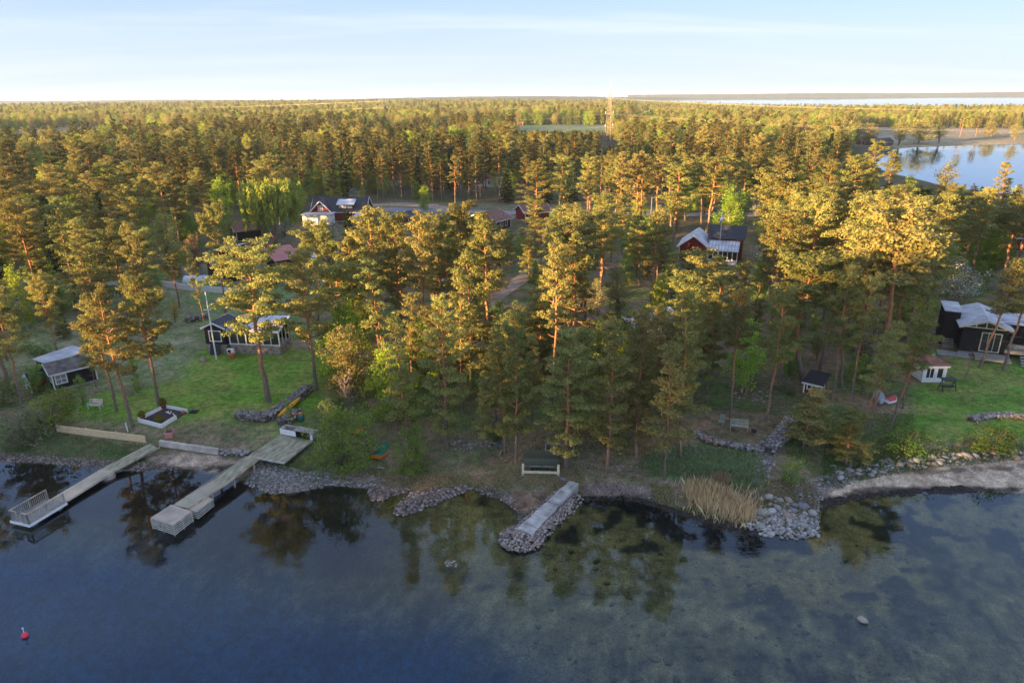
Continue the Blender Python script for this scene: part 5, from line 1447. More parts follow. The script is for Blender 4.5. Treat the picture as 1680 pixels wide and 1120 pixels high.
for i in range(5):
    q = MB(); n = 9; vs = []
    for s in range(2):
        for k in range(n + 1):
            a = math.pi * k / n; vs.append((i * 1.05 + s * 1.0, -math.cos(a) * 1.3 + 1.3, math.sin(a) * 1.0 + .05))
    fs = [(k, k + 1, n + 2 + k, n + 1 + k) for k in range(n)] + [tuple(range(n + 1)), tuple(reversed(range(n + 1, 2 * n + 2)))]
    q.add(vs, fs); q.build('cover_segment', mat('hazy_plastic', (.62, .68, .70), .25, .15), t)
    q = MB(); q.tube([(i * 1.05, -math.cos(math.pi * k / n) * 1.34 + 1.3, math.sin(math.pi * k / n) * 1.04 + .05) for k in range(n + 1)], .04, 5); q.build('rib', WHITEP, t)
# carport table like bits in the middle garden
t = empty('garden_table', G(574, 560), R(-8), 'white garden table under the pines right of the summer house', 'table')
q = MB(); q.box((0, 0, .85), (2.2, 1.1, .1)); q.build('table_top', WHITEP, t)
for x in (-.9, .9):
    for y in (-.4, .4): q = MB(); q.box((x, y, .4), (.12, .12, .8)); q.build('leg', WHITEP, t)
# parked cars on the drive (only glimpsed between trunks)
def car(px, py, rz, col, label):
    t = empty('parked_car', G(px, py), rz, label, 'car', 'parked cars')
    prof = [(-2.1, .35), (-2.1, .75), (-1.75, .95), (-1.25, 1.02), (-.75, 1.42), (.75, 1.45), (1.45, 1.05), (2.1, .95), (2.15, .35)]
    q = MB(); n = len(prof)
    q.add([(x, -.85 * (1 if z < 1.1 else .82), z) for x, z in prof] + [(x, .85 * (1 if z < 1.1 else .82), z) for x, z in prof], [tuple(range(n)), tuple(reversed(range(n, 2 * n)))] + [(i, i + n, (i + 1) % n + n, (i + 1) % n) for i in range(n)])
    q.build('body', col, t, bevel=.05)
    for x in (-1.35, 1.35):
        for y in (-.86, .86):
            q = MB(); q.tube([(x, y - .1, .33), (x, y + .1, .33)], .33, 14); q.build('wheel', DARKM, t)
    for y in (-.79, .79):
        q = MB(); q.add([(-1.1, y, 1.05), (1.3, y, 1.07), (.7, y * .93, 1.38), (-.7, y * .93, 1.36)], [(0, 1, 2, 3)]); q.build('side_window', GLASS, t)
    return t
car(738, 372, R(20), mat('white_car_paint', (.7, .7, .7), .25, .05), 'white car glimpsed by the road between golden pine tops')
car(728, 470, R(60), mat('silver_car_paint', (.45, .5, .55), .25, .05), 'silver car glimpsed between pine trunks by the track')

# road and track, 4 mm sheets stay above the ground by following it
def ribbon(name, pts, w, m, lift=.03, label=None):
    P_ = [Vector(G(*p)) for p in pts]
    V = []; k = 0; dens = []
    for a, b in zip(P_[:-1], P_[1:]):
        n = max(2, int((b - a).length / 1.2))
        dens += [a.lerp(b, i / n) for i in range(n)]
    dens.append(P_[-1])
    for i, p in enumerate(dens):
        d = dens[min(i + 1, len(dens) - 1)] - dens[max(0, i - 1)]; s = Vector((-d.y, d.x, 0)).normalized()
        for f in (-.5, -.17, .17, .5):
            q = p + s * (w * f); V.append((q.x, q.y, gz(q.x, q.y) + lift + (.02 if abs(f) < .3 else -.02)))
    F_ = [(i*4+j, (i+1)*4+j, (i+1)*4+j+1, i*4+j+1) for i in range(len(dens) - 1) for j in range(3)]
    o = link(name, mesh_np(name, V, F_, m, True)); tag(o, kind='structure'); return o
ASPH = mat('worn_pale_asphalt', (.23, .22, .235), .9, .15, .4, bump=.01)
GRAV = mat('gravel_drive', (.36, .28, .22), .95, .3, .8, bump=.02)
ribbon('road', [(560, 346), (640, 344), (700, 346), (780, 348), (860, 349), (980, 350), (1120, 352), (1250, 352)], 6.0, ASPH, .06)
ribbon('drive', [(600, 337), (650, 335), (700, 337), (740, 343)], 6.0, GRAV, .03)
ribbon('gravel_track', [(790, 505), (815, 485), (850, 462), (880, 440), (900, 400), (905, 355)], 3.0, GRAV, .03)

# ------------------------------------------------------------------ pylons and power lines
def pylon(px, py, H, label, rz, arms=((.34, 7), (.56, 7), (.82, 5.5))):
    p = G(px, py); t = empty('lattice_pylon', p, rz, label, 'pylon', None)
    q = MB(); w0 = H * .062; r = .042
    def wz(z): return w0 * (1 - z / H * .86)
    lv = [0]; 
    while lv[-1] < H * .97: lv.append(min(H * .97, lv[-1] + max(1.6, wz(lv[-1]) * 1.9)))
    for sx in (-1, 1):
        for sy in (-1, 1):
            m_ = MB(); m_.bar((sx * wz(0), sy * wz(0), -.5), (sx * wz(H), sy * wz(H), H), r * 2.2); m_.build('leg', STEEL, t)
    br = MB()
    for a, b in zip(lv[:-1], lv[1:]):
        for s in (-1, 1):
            br.bar((-wz(a), s * wz(a), a), (wz(b), s * wz(b), b), r); br.bar((wz(a), s * wz(a), a), (-wz(b), s * wz(b), b), r)
            br.bar((s * wz(a), -wz(a), a), (s * wz(b), wz(b), b), r); br.bar((s * wz(a), wz(a), a), (s * wz(b), -wz(b), b), r)
    tag(br.build('lattice', STEEL, t), kind='stuff')
    tips = []
    for f, L in arms:
        z = H * f
        for s in (-1, 1):
            m_ = MB(); x0 = wz(z)
            m_.bar((s * x0, -x0, z), (s * L, 0, z + .2), r); m_.bar((s * x0, x0, z), (s * L, 0, z + .2), r); m_.bar((s * x0, 0, z + 1.5), (s * L, 0, z + .2), r)
            ao = m_.build('arm', STEEL, t)
            m_ = MB(); m_.tube([(s * L, 0, z + .1), (s * L, 0, z - 1.3)], .2, 6); m_.build('insulator', mat('glass_insulator', (.45, .62, .62), .3, .1), ao)
            tips.append(Matrix.Translation(p) @ Matrix.Rotation(rz, 4, 'Z') @ Vector((s * L, 0, z - 1.4)))
    m_ = MB(); m_.bar((0, 0, H), (0, 0, H + 2), .12); m_.build('mast_tip', STEEL, t)
    return tips
t1 = pylon(998, 236, 35.5, 'tall lattice pylon rising above the wood right of the centre', R(62))
t2 = pylon(630, 199, 31, 'distant lattice pylon left of the centre near the horizon', R(55))
p3 = Vector((380, 200, 2)); t3 = [p3 + (a - Vector(G(998, 236))) for a in t1]
t4 = [Vector((-1500, 1500, 2)) + (a - Vector(G(998, 236))) for a in t1]
def wire(a, b, sag, r=.07):
    pts = [a.lerp(b, i / 24) - Vector((0, 0, sag * 4 * (i / 24) * (1 - i / 24))) for i in range(25)]
    m_ = MB(); m_.tube(pts, r, 4, False); return m_
WIREM = mat('bright_wire', (.20, .19, .18), .4, .1, 1, metal=.2)
for i, (a, b) in enumerate(zip(t1, t2)):
    o = wire(a, b, 9, .04).build('power_line', WIREM); tag(o, 'power line between the tall pylon and the distant one', 'cable', 'power lines from the tall to the distant pylon')
for a, b in zip(t1, t3):
    o = wire(a, b, 6, .022).build('power_line', WIREM); tag(o, 'power line running from the tall pylon over the lake wood to the right', 'cable', 'power lines running right from the tall pylon')
for a, b in zip(t2, t4):
    o = wire(a, b, 12, .04).build('power_line', WIREM); tag(o, 'power line running from the distant pylon to the left', 'cable', 'power lines running left from the distant pylon')
for px, py, ty, lab in ((688, 246, 222, 'wooden pole standing in the pale clearing'), (730, 240, 214, 'wooden pole at the right side of the pale clearing'), (1068, 352, 322, 'street lamp post at the right end of the road'), (286, 372, 318, 'white mast left of the dark spruce')):
    p = G(px, py); h = 1
    while proj((p.x, p.y, p.z + h))[1] > ty and h < 30: h += .3
    t = empty('mast' if 'mast' in lab else 'street_lamp' if 'lamp' in lab else 'utility_pole', p, 0, lab, 'lamp' if 'lamp' in lab else 'pole')
    q = MB(); q.tube([(0, 0, -.3), (0, 0, h)], [.12, .08], 7); q.build('pole', WHITEP if 'white' in lab else STEEL, t)
    q = MB(); q.box((0 if 'lamp' not in lab else .5, 0, h - .5), (1.6 if 'lamp' not in lab else 1.0, .1, .1)) if 'white' not in lab else q.lathe([(.1, h), (.12, h + .15), (.03, h + .25)], 8); q.build('crossarm' if 'wooden' in lab else 'lamp_head' if 'lamp' in lab else 'finial', WHITEP if 'white' in lab else STEEL, t)

# ------------------------------------------------------------------ stones
def ico():
    b = bmesh.new(); bmesh.ops.create_icosphere(b, subdivisions=1, radius=1)
    V = np.array([v.co[:] for v in b.verts]); F = np.array([[v.index for v in f.verts] for f in b.faces]); b.free()
    return V, F
def ico2():
    b = bmesh.new(); bmesh.ops.create_icosphere(b, subdivisions=2, radius=1)
    V = np.array([v.co[:] for v in b.verts]); F = np.array([[v.index for v in f.verts] for f in b.faces]); b.free()
    return V, F
IV, IF = ico(); IV2, IF2 = ico2()
rg_ = np.random.default_rng(5)
STONE_T = [IV * (1 + (rg_.random((len(IV), 1)) - .5) * .5) for _ in range(8)]
def stone_mat(name, cols, dark_under=False):
    m, nt = nodes(name); N = nt.nodes; L = nt.links
    out = N.new('ShaderNodeOutputMaterial'); p = N.new('ShaderNodeBsdfPrincipled'); p.inputs['Roughness'].default_value = .9; p.inputs['Specular IOR Level'].default_value = .2
    at = N.new('ShaderNodeAttribute'); at.attribute_name = 'lv'; oi = N.new('ShaderNodeObjectInfo')
    ad = N.new('ShaderNodeMath'); ad.operation = 'ADD'; fr = N.new('ShaderNodeMath'); fr.operation = 'FRACT'
    L.new(at.outputs['Fac'], ad.inputs[0]); L.new(oi.outputs['Random'], ad.inputs[1]); L.new(ad.outputs[0], fr.inputs[0])
    cr = N.new('ShaderNodeValToRGB'); cr.color_ramp.interpolation = 'CONSTANT'
    while len(cr.color_ramp.elements) < len(cols): cr.color_ramp.elements.new(.5)
    for i, c in enumerate(cols): cr.color_ramp.elements[i].position = i / len(cols); cr.color_ramp.elements[i].color = (*c, 1)
    L.new(fr.outputs[0], cr.inputs[0])
    tc = N.new('ShaderNodeTexCoord'); no = N.new('ShaderNodeTexNoise'); no.inputs['Scale'].default_value = 6; no.inputs['Detail'].default_value = 4; L.new(tc.outputs['Object'], no.inputs['Vector'])
    r = N.new('ShaderNodeMapRange'); r.inputs['From Min'].default_value = .3; r.inputs['From Max'].default_value = .7; r.inputs['To Min'].default_value = .65; r.inputs['To Max'].default_value = 1.25; L.new(no.outputs['Fac'], r.inputs['Value'])
    v = N.new('ShaderNodeVectorMath'); v.operation = 'SCALE'; L.new(cr.outputs[0], v.inputs[0]); L.new(r.outputs[0], v.inputs['Scale']); L.new(v.outputs[0], p.inputs['Base Color'])
    L.new(p.outputs[0], out.inputs['Surface']); return m
SGREY = stone_mat('grey_fieldstone', [(.25, .235, .21), (.17, .165, .16), (.31, .29, .25), (.22, .18, .15), (.27, .205, .165), (.14, .135, .135), (.37, .35, .31)])
SWET = stone_mat('brown_shore_stone', [(.16, .12, .09), (.25, .19, .15), (.10, .085, .08), (.30, .24, .19), (.20, .155, .125), (.34, .27, .21), (.12, .11, .11)])
SPALE = stone_mat('pale_boulder', [(.34, .32, .28), (.38, .33, .27), (.25, .24, .22), (.43, .41, .37), (.31, .24, .18), (.20, .20, .20), (.28, .27, .24)])
def rotm(r):
    a, b, c = r.random(3) * 6.283
    return np.array(Euler((a, b, c)).to_matrix())
def stones_mesh(name, pts, m, flat=.7):
    """pts: x, y, z, radius -> one mesh of many stones"""
    r = np.random.default_rng(len(pts) + 3)
    Vs = []; Fs = []; lv = []; n = len(IV)
    for i, (x, y, z, s) in enumerate(pts):
        V = STONE_T[i % 8] @ rotm(r).T * np.array([s * r.uniform(.8, 1.25), s * r.uniform(.7, 1.05), s * flat * r.uniform(.8, 1.1)])
        Vs.append(V + np.array([x, y, z])); Fs.append(IF + n * i); lv.append(np.full(n, r.random()))
    return mesh_np(name, np.concatenate(Vs), np.concatenate(Fs), m, False, {'lv': np.concatenate(lv)})
def stones_obj(name, pts, m, parent=None, flat=.7, kind='stuff', label=None, cat=None):
    o = link(name, stones_mesh(name, pts, m, flat), parent)
    return tag(o, label, cat, kind=kind)
def poly_pts(poly, n, r, z=None):
    P_ = np.array(poly); lo = P_.min(0); hi = P_.max(0); out = []
    while len(out) < n:
        q = r.random((n * 3, 2)) * (hi - lo) + lo; q = q[poly_sd(q, poly) > 0]; out += [tuple(a) for a in q]
    return out[:n]
rr_ = np.random.default_rng(21)
def scatter_stones(poly, n, s0, s1, name, label, m, lift=.0, cat='stones'):
    q = np.array(poly_pts(poly, n, rr_)); z = zfun(q)
    s = s0 + (s1 - s0) * rr_.random(n) ** 2.2
    return stones_obj(name, [(a[0], a[1], max(b, -.05) + c * .15 + lift, c) for a, b, c in zip(q, z, s)], m, None, label=label, cat=cat)
scatter_stones(pxpoly([(-100,740),(0,742),(60,745),(130,752),(200,756),(240,757),(232,771),(190,768),(150,764),(60,758),(-100,753)], .1), 2600, .04, .14, 'shore_pebbles', 'dark brown pebbles along the water left of the left dock', SWET)
scatter_stones(pxpoly([(200,760),(260,758),(300,766),(260,772),(200,772)], .1), 500, .04, .12, 'shore_pebbles', 'pebbles beneath the shore end of the left dock', SWET)
scatter_stones(pxpoly([(415,768),(430,757),(450,762),(500,775),(540,770),(600,775),(640,790),(600,797),(530,792),(500,802),(445,807),(400,790)], .2), 3600, .04, .15, 'shore_stones', 'grey and brown stones on the bank right of the right dock', SGREY)
scatter_stones(pxpoly([(430,790),(500,798),(540,790),(530,800),(470,810),(430,800)], .0), 500, .05, .13, 'shore_stones', 'wet stones at the water edge right of the right dock', SWET)
scatter_stones(pxpoly([(607,800),(640,798),(676,801),(668,806),(640,812),(628,820),(608,819),(603,806)], .15), 520, .06, .15, 'stone_spit', 'short stone spit at the left of the pair in the small bay', SWET, .06)
scatter_stones(pxpoly([(676,806),(700,806),(760,795),(775,800),(745,812),(700,832),(660,845),(645,842),(650,828)], .15), 1100, .06, .19, 'stone_spit', 'longer stone spit pointing left into the water, right of the short one', SWET, .08)
scatter_stones(pxpoly([(770,795),(800,795),(830,805),(850,820),(845,832),(820,815),(790,808)], .2), 160, .04, .12, 'shore_stones', 'loose stones on the brown bank left of the stone jetty', SGREY)
scatter_stones(pxpoly([(960,795),(1060,800),(1110,815),(1100,828),(1030,815),(960,812)], .1), 320, .04, .10, 'shore_pebbles', 'pebbles on the dark bank right of the stone jetty', SWET)
scatter_stones(pxpoly([(1225,840),(1280,835),(1345,850),(1345,878),(1300,884),(1250,876),(1225,862)], .1), 500, .08, .22, 'boulder_heap', 'small stones packed between the boulders on the point', SPALE, .05)
scatter_stones(pxpoly([(1240,745),(1275,745),(1265,775),(1250,790),(1235,785)], 1.0), 280, .07, .2, 'loose_stones', 'grey stones spilling down from the terrace wall', SGREY)
scatter_stones(pxpoly([(1345,780),(1420,765),(1420,780),(1365,800),(1345,820)], .5), 420, .05, .16, 'shore_stones', 'small stones at the left end of the sandy beach', SGREY)
scatter_stones(pxpoly([(1300,790),(1345,780),(1345,850),(1320,840)], .6), 300, .06, .16, 'shore_stones', 'stones in the grass behind the boulders on the point', SGREY)
scatter_stones(pxpoly([(1360,760),(1480,745),(1680,736),(1850,736),(1850,748),(1680,750),(1500,762),(1380,775)], .8), 900, .07, .2, 'shore_stones', 'small stones between the boulders above the sandy beach', SPALE)
scatter_stones(pxpoly([(1130,735),(1180,738),(1190,748),(1120,752)], 1.0), 120, .06, .16, 'loose_stones', 'stones in the grass below the left end of the terrace', SGREY)
scatter_stones(pxpoly([(740,722),(830,722),(830,732),(740,734)], 1.0), 110, .08, .2, 'loose_stones', 'row of stones in the forest edge behind the thin pine', SGREY)
scatter_stones(pxpoly([(1205,640),(1262,640),(1262,660),(1205,660)], 1.2), 60, .08, .2, 'fire_ring', 'ring of stones on bare soil in the grass behind the terrace', SGREY, cat='fire ring')
scatter_stones(pxpoly([(945,735),(1050,735),(1050,770),(960,770)], 1.0), 120, .05, .15, 'loose_stones', 'stones in the soil under the wide bushy pines', SGREY)

# boulders one by one
BT = []
for i in range(6):
    rr = np.random.default_rng(60 + i)
    V = IV2 * (1 + (rr.random((len(IV2), 1)) - .5) * .22); V = V * rr.uniform(.75, 1.15, 3); V[:, 2] *= .75
    BT.append(mesh_np('boulder', V, IF2, SPALE, False, {'lv': np.full(len(V), 0.0)}))
def boulder(x, y, r, label, group, z=None, m=None):
    o = link('boulder', BT[random.randrange(6)]); o.location = (x, y, (max(gz(x, y), -.1) if z is None else z) + r * .12)
    o.scale = (r * random.uniform(.85, 1.2), r * random.uniform(.8, 1.1), r * random.uniform(.75, 1)); o.rotation_euler = (random.uniform(-.3, .3), random.uniform(-.3, .3), random.uniform(0, 6.3))
    tag(o, label, 'boulder', group); return o
random.seed(31)
used_b = []
def boulders(poly, n, r0, r1, label, group):
    k = 0
    for x, y in poly_pts(poly, n * 5, rr_):
        r = random.uniform(r0, r1)
        if any((x - a) ** 2 + (y - b) ** 2 < (.8 * (r + c)) ** 2 for a, b, c in used_b): continue
        used_b.append((x, y, r)); boulder(x, y, r, label, group); k += 1
        if k >= n: break
boulders(pxpoly([(1245,822),(1300,820),(1335,835),(1344,868),(1320,880),(1260,876),(1235,860)], .1), 85, .14, .46, 'pale boulder in the heap at the tip of the point', 'boulders on the point')
boulders(pxpoly([(1370,768),(1440,763),(1490,752),(1560,745),(1680,740),(1800,740),(1800,750),(1680,750),(1560,757),(1480,766),(1440,772),(1380,780)], .7), 75, .12, .38, 'pale boulder in the row above the sandy beach', 'boulders above the sandy beach')
for px, py, r, lab in ((1415, 1017, .30, 'pinkish rock just breaking the water in the lower right'), (1396, 744, .28, 'white boulder in the grass left of the yellow green bush'), (924, 787, .34, 'flat pale slab stone by the shore end of the jetty'),
                       (878, 805, .14, 'pale stone on the brown bank left of the jetty'), (126, 673, .26, 'white stone on the lawn left of the garden bench'), (333, 592, .5, 'low grey stone on the lawn left of the flagpole'), (1583, 747, .42, 'largest white boulder above the sandy beach')):
    p = G0(px, py, 0) if py > 900 else G(px, py); boulder(p.x, p.y, r, lab, None, z=.0 if py > 900 else None)
stones_obj('water_stones', [(*(G0(740 + random.uniform(-9, 9), 924 + random.uniform(-5, 5), 0)[:2]), .02, random.uniform(.08, .15)) for _ in range(16)], SPALE, None, label='cluster of white stones breaking the surface below the longer spit', cat='stones')
# stones under water on the right
q = np.array(poly_pts(pxpoly([(820,880),(1500,860),(1560,1000),(1500,1110),(900,1110)], 0), 300, rr_)); zz = zfun(q)
stones_obj('seabed_stones', [(a[0], a[1], b + .03, s) for a, b, s in zip(q, zz, .07 + .24 * rr_.random(300) ** 3)], stone_mat('algae_covered_stone', [(.18, .17, .08), (.26, .24, .13), (.12, .12, .06), (.22, .20, .12)]), None, .45, label='algae covered stones on the shallow seabed', cat='stones')

def stone_wall(name, label, pts, h, w, m, ncol, cat='wall', top=None, s=.14):
    P_ = [G(*p) for p in pts]; c = P_[0]; t = empty(name, c, 0, label, cat)
    big = []; small = []; r = np.random.default_rng(int(pts[0][0]))
    core = MB()
    for a, b in zip(P_[:-1], P_[1:]):
        d = (b - a); L = d.length; dn = d.normalized(); sd = Vector((-dn.y, dn.x, 0))
        core.bar(a - c + Vector((0, 0, h * .42)) - dn * .1, b - c + Vector((0, 0, h * .42)) + dn * .1, w * .75, h * .85)
        n = int(L * ncol)
        for i in range(n):
            u = r.random(); v = r.uniform(-.5, .5); z = r.uniform(0.05, h)
            if r.random() < .55: z = h * r.uniform(.85, 1.0)
            elif r.random() < .8: v = -.5 if r.random() < .7 else .5
            p = a.lerp(b, u) - c + sd * (v * w); z *= 1
            big.append((p.x, p.y, z, s * r.uniform(.55, 1.25)))
    core.build('rubble_core', mat('dark_rubble', (.12, .105, .09), 1, .5, 3), t)
    tpl = []
    for i in range(5):
        V = STONE_T[i]; tpl.append(mesh_np('stone', V, IF, m, False, {'lv': np.zeros(len(V))}))
    big.sort(key=lambda q: -q[3])
    for i, (x, y, z, q) in enumerate(big[:200]):
        o = link('stone', tpl[i % 5], t); o.location = (x, y, z); o.scale = (q * 1.1, q, q * .75); o.rotation_euler = (r.uniform(0, 6), r.uniform(-.4, .4), r.uniform(0, 6))
    if len(big) > 200: stones_obj('rubble', big[200:], m, t)
    return t
stone_wall('stone_wall', 'L shaped dry stone wall on the lawn beside the big golden pine', [(390, 685), (440, 690), (472, 668), (508, 640)], .75, .95, SGREY, 75)
stone_wall('stone_pile', 'stone pile beside the yellow kayak', [(463, 698), (475, 690), (486, 678)], .65, 1.3, SGREY, 60)
stone_wall('terrace_wall', 'stone terrace wall with broad flat top right of the grey bench', [(1255, 742), (1272, 730), (1300, 694)], .8, 1.25, SGREY, 80)
stone_wall('terrace_edge', 'low stone edging along the front of the bench terrace', [(1143, 712), (1160, 724), (1200, 733), (1252, 743)], .38, .7, SGREY, 55)
stone_wall('stone_row', 'short row of stones between concrete wall and right dock', [(364, 744), (408, 746)], .4, .6, SPALE, 40)
stone_wall('lawn_wall', 'low curved boulder wall on the right lawn', [(1592, 690), (1620, 684), (1660, 684), (1720, 692)], .35, .8, SPALE, 40)
stone_wall('stone_mound', 'stone mound behind the black gabled summer house', [(306, 528), (340, 522)], .7, 1.4, SGREY, 40)

# stone jetty: rubble sides, cracked concrete top
je = G0(860, 870, .6); js = G0(942, 789, .9); t = empty('stone_jetty', (je.x, je.y, 0), math.atan2(js.y - je.y, js.x - je.x), 'stone jetty with cracked concrete top running out into the water', 'jetty')
JL = (Vector(js) - Vector(je)).length
q = MB(); xs = [0, .9, 1.8, 2.6, 3.5, 4.3, 5.2, 6.1, 7.0, JL]
for i in range(9):
    g_ = MB(); w0 = .72 - .035 * xs[i] + .05 * math.sin(i * 2.1); w1 = .72 - .035 * xs[i + 1] + .05 * math.sin(i * 2.1 + 2)
    z0, z1 = .50 + .045 * xs[i] + .03 * math.sin(i * 3), .50 + .045 * xs[i + 1] - .02
    vs = [(xs[i] + .02, -w0, z0), (xs[i + 1] - .02, -w1, z1), (xs[i + 1] - .02, w1, z1), (xs[i] + .02, w0, z0)]
    g_.add([(a, b, -.4) for a, b, c in vs] + vs, [(0,3,2,1),(4,5,6,7),(0,1,5,4),(1,2,6,5),(2,3,7,6),(3,0,4,7)])
    g_.build('top_slab', mat('cracked_jetty_concrete', (.46, .43, .38), .9, .4, 1.3, bump=.03, bscale=4), t)
st = []
for i in range(1500):
    a = rr_.uniform(0, 1)
    if i < 700:
        x = rr_.uniform(-.2, JL - .8); s = rr_.choice([-1, 1], p=[.3, .7]); off = abs(rr_.normal()) * .32
        st.append((x, -s * (.74 + off), max(.02, .48 - off * .8), rr_.uniform(.07, .16)))
    else:
        th = rr_.uniform(0, 6.28); r_ = math.sqrt(rr_.random()) * 1.75
        x = -.35 + math.cos(th) * r_ * 1.0; y = math.sin(th) * r_
        st.append((x, y, max(.02, .46 - .24 * max(0, r_ - .4)), rr_.uniform(.06, .15)))
stones_obj('rubble', st, stone_mat('jetty_rubble', [(.26, .20, .165), (.34, .27, .22), (.17, .14, .125), (.42, .36, .30), (.30, .22, .17), (.13, .12, .12)]), t)

# ------------------------------------------------------------------ docks
def frame_between(A, B):
    d = Vector(B) - Vector(A); return math.atan2(d.y, d.x), d.length
def quad_deck(t, c4, th, m, name='deck_boards', across=True, bw=.13, gap=.012):
    """planked deck over the quad c4 = (a,b,c,d) world points; boards run a->b, stepping towards d/c"""
    a, b, c, d = [Vector(p) for p in c4]; inv = t.matrix_world.inverted()
    L = ((d - a).length + (c - b).length) / 2; n = max(1, int(L / bw)); q = MB()
    for i in range(n):
        u0, u1 = i / n + gap / L * .5, (i + 1) / n - gap / L * .5
        j = random.uniform(-.02, .02); zz = random.uniform(-.004, .004)
        p = [a.lerp(d, u0), b.lerp(c, u0), b.lerp(c, u1), a.lerp(d, u1)]
        e = (b - a).normalized() * j
        p = [inv @ (v + e + Vector((0, 0, zz))) for v in p]
        lo = [v - Vector((0, 0, th)) for v in p]
        q.add(lo + p, [(0,3,2,1),(4,5,6,7),(0,1,5,4),(1,2,6,5),(2,3,7,6),(3,0,4,7)])
    return tag(q.build(name, m, t), kind='stuff')
def MW(t): 
    t.matrix_world = Matrix.Translation(t.location) @ Matrix.Rotation(t.rotation_euler.z, 4, 'Z')
WOODL = mat('sunbleached_dock_wood', (.66, .52, .35), .8, .42, .7, bump=.01, stretch=(1, 1, 1), col2=(.38, .34, .25))
E = G0(33, 857, .42); Mid = G0(176, 771, .50); La = G0(252, 731, 1.0)
rz, L1 = frame_between(E, Mid)
t = empty('left_dock', (E.x, E.y, 0), rz, 'long narrow floating dock on the left ending in a railed platform', 'dock'); MW(t); inv = t.matrix_world.inverted()
L1 = (Vector((Mid.x, Mid.y, 0)) - Vector((E.x, E.y, 0))).length
def wl(x, y, z): return t.matrix_world @ Vector((x, y, z))
PL = 3.3; hw = .98; ww = .74
quad_deck(t, (wl(0, hw, .42), wl(0, -hw, .42), wl(PL, -hw, .42), wl(PL, hw, .42)), .05, WOODG, 'platform_boards')
quad_deck(t, (wl(PL, ww, .43), wl(PL, -ww, .43), wl(L1, -ww * .95, .52), wl(L1, ww * .95, .52)), .05, WOODL, 'deck_boards')
Ll = inv @ Vector(La); sdir = (Vector((Ll.x - L1, Ll.y, 0))).normalized(); nr = Vector((-sdir.y, sdir.x, 0)) * .70
quad_deck(t, (wl(L1 + .0, ww * .95, .535), wl(L1, -ww * .95, .535), t.matrix_world @ Vector((Ll.x, Ll.y, 1.0)) - (t.matrix_world.to_3x3() @ nr), t.matrix_world @ Vector((Ll.x, Ll.y, 1.0)) + (t.matrix_world.to_3x3() @ nr)), .05, WOODGR, 'gangway_boards')
for s in (-1, 1):
    q = MB(); q.bar((0, s * (hw + .04), .33), (PL, s * (hw + .04), .33), .07, .20); q.build('edge_beam', WHITEP if s < 0 else WOODG, t)
    q = MB(); q.bar((PL, s * (ww + .03), .34), (L1, s * (ww * .95 + .03), .42), .06, .14); q.build('edge_beam', WOODL, t)
    q = MB(); q.bar((L1, s * ww * .97, .45), (Ll.x + (-s) * 0, Ll.y + s * .72, .92), .06, .12); q.build('edge_beam', WOODGR, t)
q = MB(); q.bar((-.04, -hw - .07, .33), (-.04, hw + .07, .33), .07, .20); q.build('edge_beam', WHITEP, t)
for x in (.5, PL - .5):
    q = MB(); q.tube([(x, -hw + .1, .08), (x, hw - .1, .08)], .22, 12); q.build('float', mat('blue_grey_float', (.18, .20, .22), .6), t, True)
def railing(t, a, b, n, posts, h=.92):
    a = Vector(a); b = Vector(b); d = b - a
    r_ = MB(); r_.bar(a + Vector((0, 0, h)), b + Vector((0, 0, h)), .10, .05); r_.build('handrail', WOODW, t)
    r_ = MB(); r_.bar(a + Vector((0, 0, .12)), b + Vector((0, 0, .12)), .06, .05); r_.build('bottom_rail', WOODG, t)
    me_ = None
    for i in range(n + 1):
        p = a + d * (i / n)
        if i % max(1, n // posts) == 0:
            q = MB(); q.box(p + Vector((0, 0, h / 2)), (.09, .09, h)); q.build('rail_post', WOODG, t)
        else:
            if me_ is None:
                q = MB(); q.box((0, 0, 0), (.045, .03, h - .06)); o = q.build('baluster', WOODG, t); me_ = o.data
            else: o = link('baluster', me_, t)
            o.location = p + Vector((0, 0, h / 2 + .03))
railing(t, (.05, hw - .05, .42), (PL - .1, hw - .05, .42), 20, 2); railing(t, (.05, -hw + .05, .42), (PL - .1, -hw + .05, .42), 20, 2)
railing(t, (.05, hw - .05, .42), (.05, .32, .42), 4, 1); railing(t, (.05, -hw + .05, .42), (.05, -.32, .42), 4, 1)
for i in range(2):
    q = MB(); q.tube([(L1 * .42 + i * 3.2, -ww - .08, -1.6), (L1 * .42 + i * 3.2, -ww - .08, .38)], .05, 7); q.build('pile', DARKM, t)
p = G0(177, 783, 0); t = empty('concrete_pier', (p.x, p.y, 0), 0, 'round concrete foot standing in the water beside the left dock', 'pier')
q = MB(); q.lathe([(.62, -1), (.62, .38), (.55, .44)], 22); q.build('drum', mat('pinkish_concrete', (.40, .32, .26), .9, .25, 2, bump=.01), t)

# right dock
a0, b0, c0, d0 = G0(247, 849, .95), G0(284, 861, .95), G0(314, 838, .95), G0(281, 827, .95)
rz, _ = frame_between((a0 + b0) / 2, (c0 + d0) / 2)
o_ = (a0 + b0) / 2
t = empty('right_dock', (o_.x, o_.y, 0), rz, 'wooden dock on the right with slatted sides, widening to a broad deck on the lawn', 'dock'); MW(t); inv = t.matrix_world.inverted()
WD = mat('dock_end_wood', (.58, .46, .33), .85, .4, .9, bump=.01, col2=(.36, .31, .24))
quad_deck(t, (a0, b0, c0, d0), .06, WD, 'end_deck_boards')
e0, f0 = G0(284, 828, .955), G0(308, 833, .955); g0, h0 = G0(426, 751, 1.05), G0(404, 748, 1.05)
quad_deck(t, (e0 + Vector((0, 0, .012)), f0 + Vector((0, 0, .012)), G0(371, 793, .99), G0(348, 788, .99)), .06, mat('dock_mid_wood', (.46, .39, .28), .85, .4, .9, col2=(.32, .30, .21)), 'walkway_boards')
